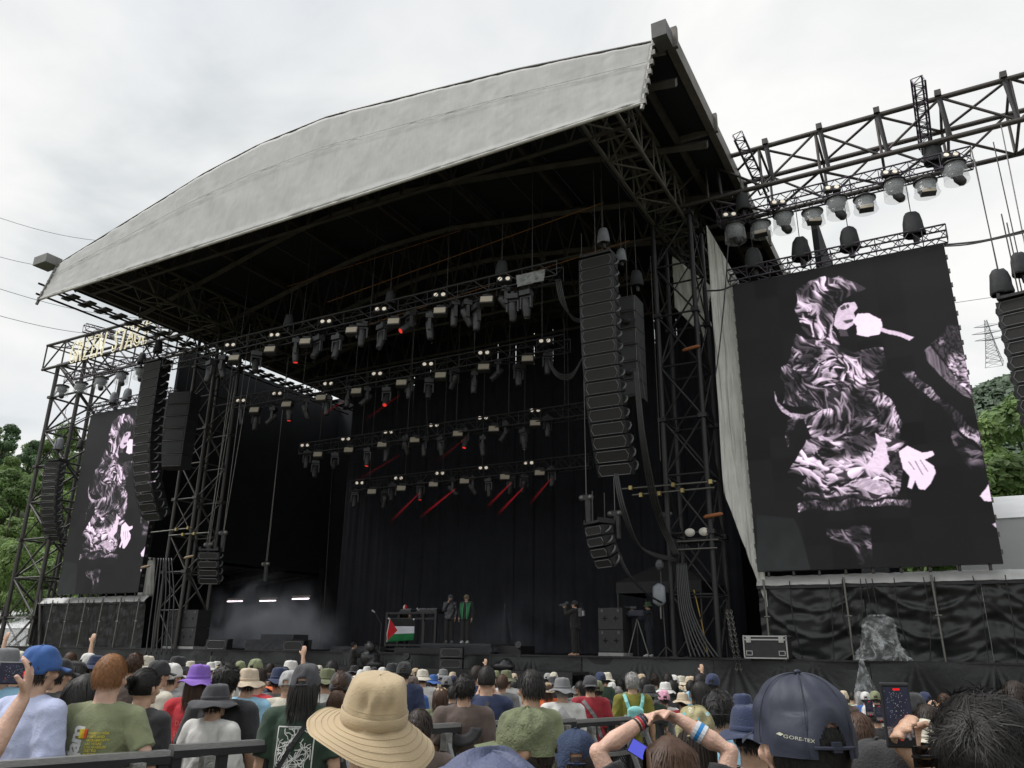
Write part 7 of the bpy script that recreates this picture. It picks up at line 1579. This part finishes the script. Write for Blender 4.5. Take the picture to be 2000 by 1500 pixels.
# big navy cap hero at right
ncp = mat('dark_navy_nylon', (.026, .031, .052), .62, 0, .08, 5, .12, 22); bc = make_cap(140, 34, .0028, 15)
th, tp_ = bodyless(1556, 1291, 1.66, 'man in large dark navy cap with back strap, close in front at right', hat='cap', hat_parts=dict(bc), hatmat=ncp, hair='under', hc='black', hair_mesh=make_hair(n=9000, L=.012, seed=35, flow='down', vol=.001, low=-.66, wid=.0007, front=.5, hi=.2), shirt=C['char'], turn=R(10), sk=3)
cap_seams(th, mat('navy_seam', (.02, .023, .038), .7))
crown = [c for c in th.children if c.name.startswith('crown')][0]
decal(th, crown, text_mesh('GORE-TEX', .0085), tmat(-.058, HC.z+.012, -.14), mat('print_cream', (.55, .55, .42), .6), 'lettering', .0015)
bvc = BVHTree.FromPolygons([v.co.copy() for v in crown.data.vertices], [tuple(q.vertices) for q in crown.data.polygons]); cap_spot(th, -.081, HC.z+.018, .004, mat('print_cream', (.55, .55, .42)), 'emblem', 4)
# dark haired man with sunglasses far right, holding the phone in his right hand
SGR = R(29)+R(24); SGP = atD(1905, 1330, 1.52); SGG = gz(SGP.x, SGP.y); SGS = (SGP.z-SGG-.03)/1.725
WP = atD(1792, 1486, 1.98); wl = (Matrix.Rotation(SGR, 3, 'Z').inverted() @ (WP-Vector((SGP.x, SGP.y, SGG))))/SGS
POSES['sg'] = dict(r=((wl.x+.15, wl.y-.24, wl.z-.15), tuple(wl)), l=POSES['down']['l'], rh=((-.62, .0, .78), (0, -1, 0)), lh=POSES['down']['lh'])
sgb = make_body('sg', .006, .95); sgt = make_top('sg', 'short', .016, 1., .012)
th, tp_ = person(SGP.x, SGP.y, SGG, SGS*1.725, SGR, 'man with tousled black hair and sunglasses holding up a phone at the right edge', pose='sg', body_mesh=sgb, top_mesh=sgt, hair='messy', hair_mesh=make_hair(n=15000, L=.05, seed=37, flow='messy', vol=.012, low=-.5, wid=.0011, front=.2, curl=.10), shirt=C['char'], sk=0, eyes=True)
O('watch_band', MB().tube([Vector(wl).lerp(Vector(POSES['sg']['r'][0]), .10), Vector(wl).lerp(Vector(POSES['sg']['r'][0]), .26)], [.031, .034], 16), BLK(), th)
O('sunglasses', MB().tube([(-.083, .01, HC.z+.02), (-.082, .075, HC.z+.012), (-.07, .10, HC.z+.01)], [(.004, .009)]*3, 6, ref=(0, 0, 1)).tube([(.083, .01, HC.z+.02), (.082, .075, HC.z+.012), (.07, .10, HC.z+.01)], [(.004, .009)]*3, 6, ref=(0, 0, 1)).box((-.036, .105, HC.z+.008), (.062, .008, .038)).box((.036, .105, HC.z+.008), (.062, .008, .038)), mat('dark_glass', (.01, .01, .01)), th)
# visor & blond hair
th, tp_ = bodyless(1712, 1424, 2.1, 'blond haired person in black cap beneath the raised phone', hat='cap', hat_parts=dict(CAPS[0]), hatmat=fab(C['black']), hair='underbob', hc='blond', hair_mesh=make_hair('long', n=3000, L=.2, seed=39, flow='long', vol=.004, low=-.45, wid=.002, front=.6, hi=.1), shirt=C['black'], turn=R(50))
# checkered shirt person between
chk = bpy.data.materials.new('checkered_cloth'); chk.use_nodes = True; t = chk.node_tree; ck = N(t, 'ShaderNodeTexChecker'); ck.inputs['Scale'].default_value = 42; ck.inputs['Color1'].default_value = (.03, .03, .04, 1); ck.inputs['Color2'].default_value = (.62, .62, .62, 1); tcc = N(t, 'ShaderNodeTexCoord'); t.links.new(tcc.outputs['Object'], ck.inputs['Vector']); t.links.new(ck.outputs[0], t.nodes['Principled BSDF'].inputs['Base Color'])
bodyless(1462, 1366, 3.4, 'person in black and white checkered shirt half hidden by the big navy cap', hat='bucket', hatc=C['navy'], hair='under', shirt=C['white'], topmat=chk, tk=0)
bodyless(200, 1490, 2.4, 'person in olive yellow cap cut off by the bottom edge at left', hat='cap', hatc=(.22, .24, .06), hair='under', shirt=C['olive'])
# ---- raised arms with phones: people standing beside the viewer
def phone(label, p, rot, s=1., dm=None): 
    th = T('smartphone', label, 'phone', p, 0, rot=rot); th.scale = (s, s, s)
    O('case', remesh(MB().box((0, 0, 0), (.074, .010, .154)), .0028, 3, 'case'), mat('phone_case', (.02, .02, .022), .4), th)
    me = grid_panel((-.033, -.0062, -.070), (.033, -.0062, -.070), (.033, -.0062, .070), (-.033, -.0062, .070), 2, 2).mesh('display'); uvgrid(me, 2, 2)
    rs = np.random.RandomState(3); h, w_ = 200, 96; im = np.zeros((h, w_, 3))+np.array([.10, .11, .16])*(1+.35*(vnoise(h, w_, (9, 5), rs)[..., None]-.5)); 
    for q in range(60): yy, xx = rs.randint(15, 110), rs.randint(5, 90); im[yy:yy+2, xx:xx+2] = .55
    im[140:175] = np.array([.30, .27, .27])*(1+1.0*(vnoise(35, w_, (8, 16), rs)[..., None]-.5)); im[10:17, 38:64] = (.8, .08, .06); im[100:103, 70:76] = (.8, .1, .1); im[178:] = (.05, .05, .055); yy, xx = np.mgrid[0:h, 0:w_]; im[(yy-178)**2+(xx-48)**2 < 60] = (.65, .12, .14); im[(yy-178)**2+(xx-18)**2 < 30] = (.3, .3, .3); im[(yy-178)**2+(xx-78)**2 < 30] = (.3, .3, .3); im[:6] = .01
    nm = 'phone_display'; m = bpy.data.materials.get(nm) or img_mat(nm, im, .15, .8)
    O('display', me, dm or m, th); return th
POSES['hold'] = dict(r=((.235, -.02, 1.12), (.25, .06, .88)), l=((-.24, .16, 1.24), (-.16, .36, 1.44)), rh=((0, .2, -1), (-1, 0, 0)), lh=((.15, .1, 1), (1, .1, .1)))
# hand gripping phone, right
def arm_person(px, py, D, label, forearm, palm_n, hd, s_side, phonekw, sk, shirt, curl):
    """person just outside/below the frame whose raised forearm and hand are visible"""
    W = atD(px, py, D); g = gz(W.x, W.y)
    base = Vector((W.x, W.y, g)); rot = R(29); inv = (Matrix.Translation(base) @ Matrix.Rotation(rot, 4, 'Z')).inverted(); return W, base, rot, inv
def holder(px, py, D, label, headoff, elboff, hd, pn, s_side, curl, sk, shirt, sl='long', H=1.7, hair='short', hs=1.0, hvox=.006):
    W = atD(px, py, D); rot = R(29); rm = Matrix.Rotation(rot, 3, 'Z'); g = gz(W.x, W.y); base = Vector((W.x, W.y, 0))-rm @ Vector((headoff[0], headoff[1], 0)); base.z = g; s = H/1.725
    wl = (rm.inverted() @ (W-base))/s; el = wl+Vector(elboff)
    P = dict(POSES['down']); side = 'l' if s_side < 0 else 'r'; P[side] = (tuple(el), tuple(wl)); P[side+'h'] = (hd, pn); POSES['custom'] = P
    bmh = make_body('custom', hvox, curl); tm_ = make_top('custom', sl, .016, 1., .012)
    th, _ = person(base.x, base.y, g, H, rot, label, pose='custom', body_mesh=bmh, top_mesh=tm_, hair=hair, shirt=shirt, sk=sk); return th, base, rm, wl, s
phone('black smartphone held up filming the stage at the right', atD(1753, 1396, 1.98), (0, 0, R(29)))
th, base, rm, wl, s = holder(44, 1366, 2.7, 'person outside the left edge holding up a phone with a raised forearm', (.34, .32), (-.05, -.10, -.24), (.05, .1, 1), (-1, -.3, 0), 1, .45, 3, C['brown'], sl='elbow', H=1.62)
p = wl*s; pp = rm @ (p+Vector((-.07, .0, .085)))+base
phone('smartphone held sideways at the left edge by a raised hand', pp, (0, R(90), R(29)))
for k_, (px, py, D, l) in enumerate([(1698, 1384, 6.5, 'small white framed phone raised beside the plastic strip'), (1718, 1394, 6.2, 'small dark phone just left of the big raised phone')]):
    phone(l, atD(px, py, D), (0, 0, R(29)), .9)
q = atD(1254, 1468, 3.3); phone('small camera with a blue screen held left of the long brown hair', q, (0, R(-60), R(29)), .8, mat('blue_display', (.09, .10, .55), .2, 0, .1, emit=.5))
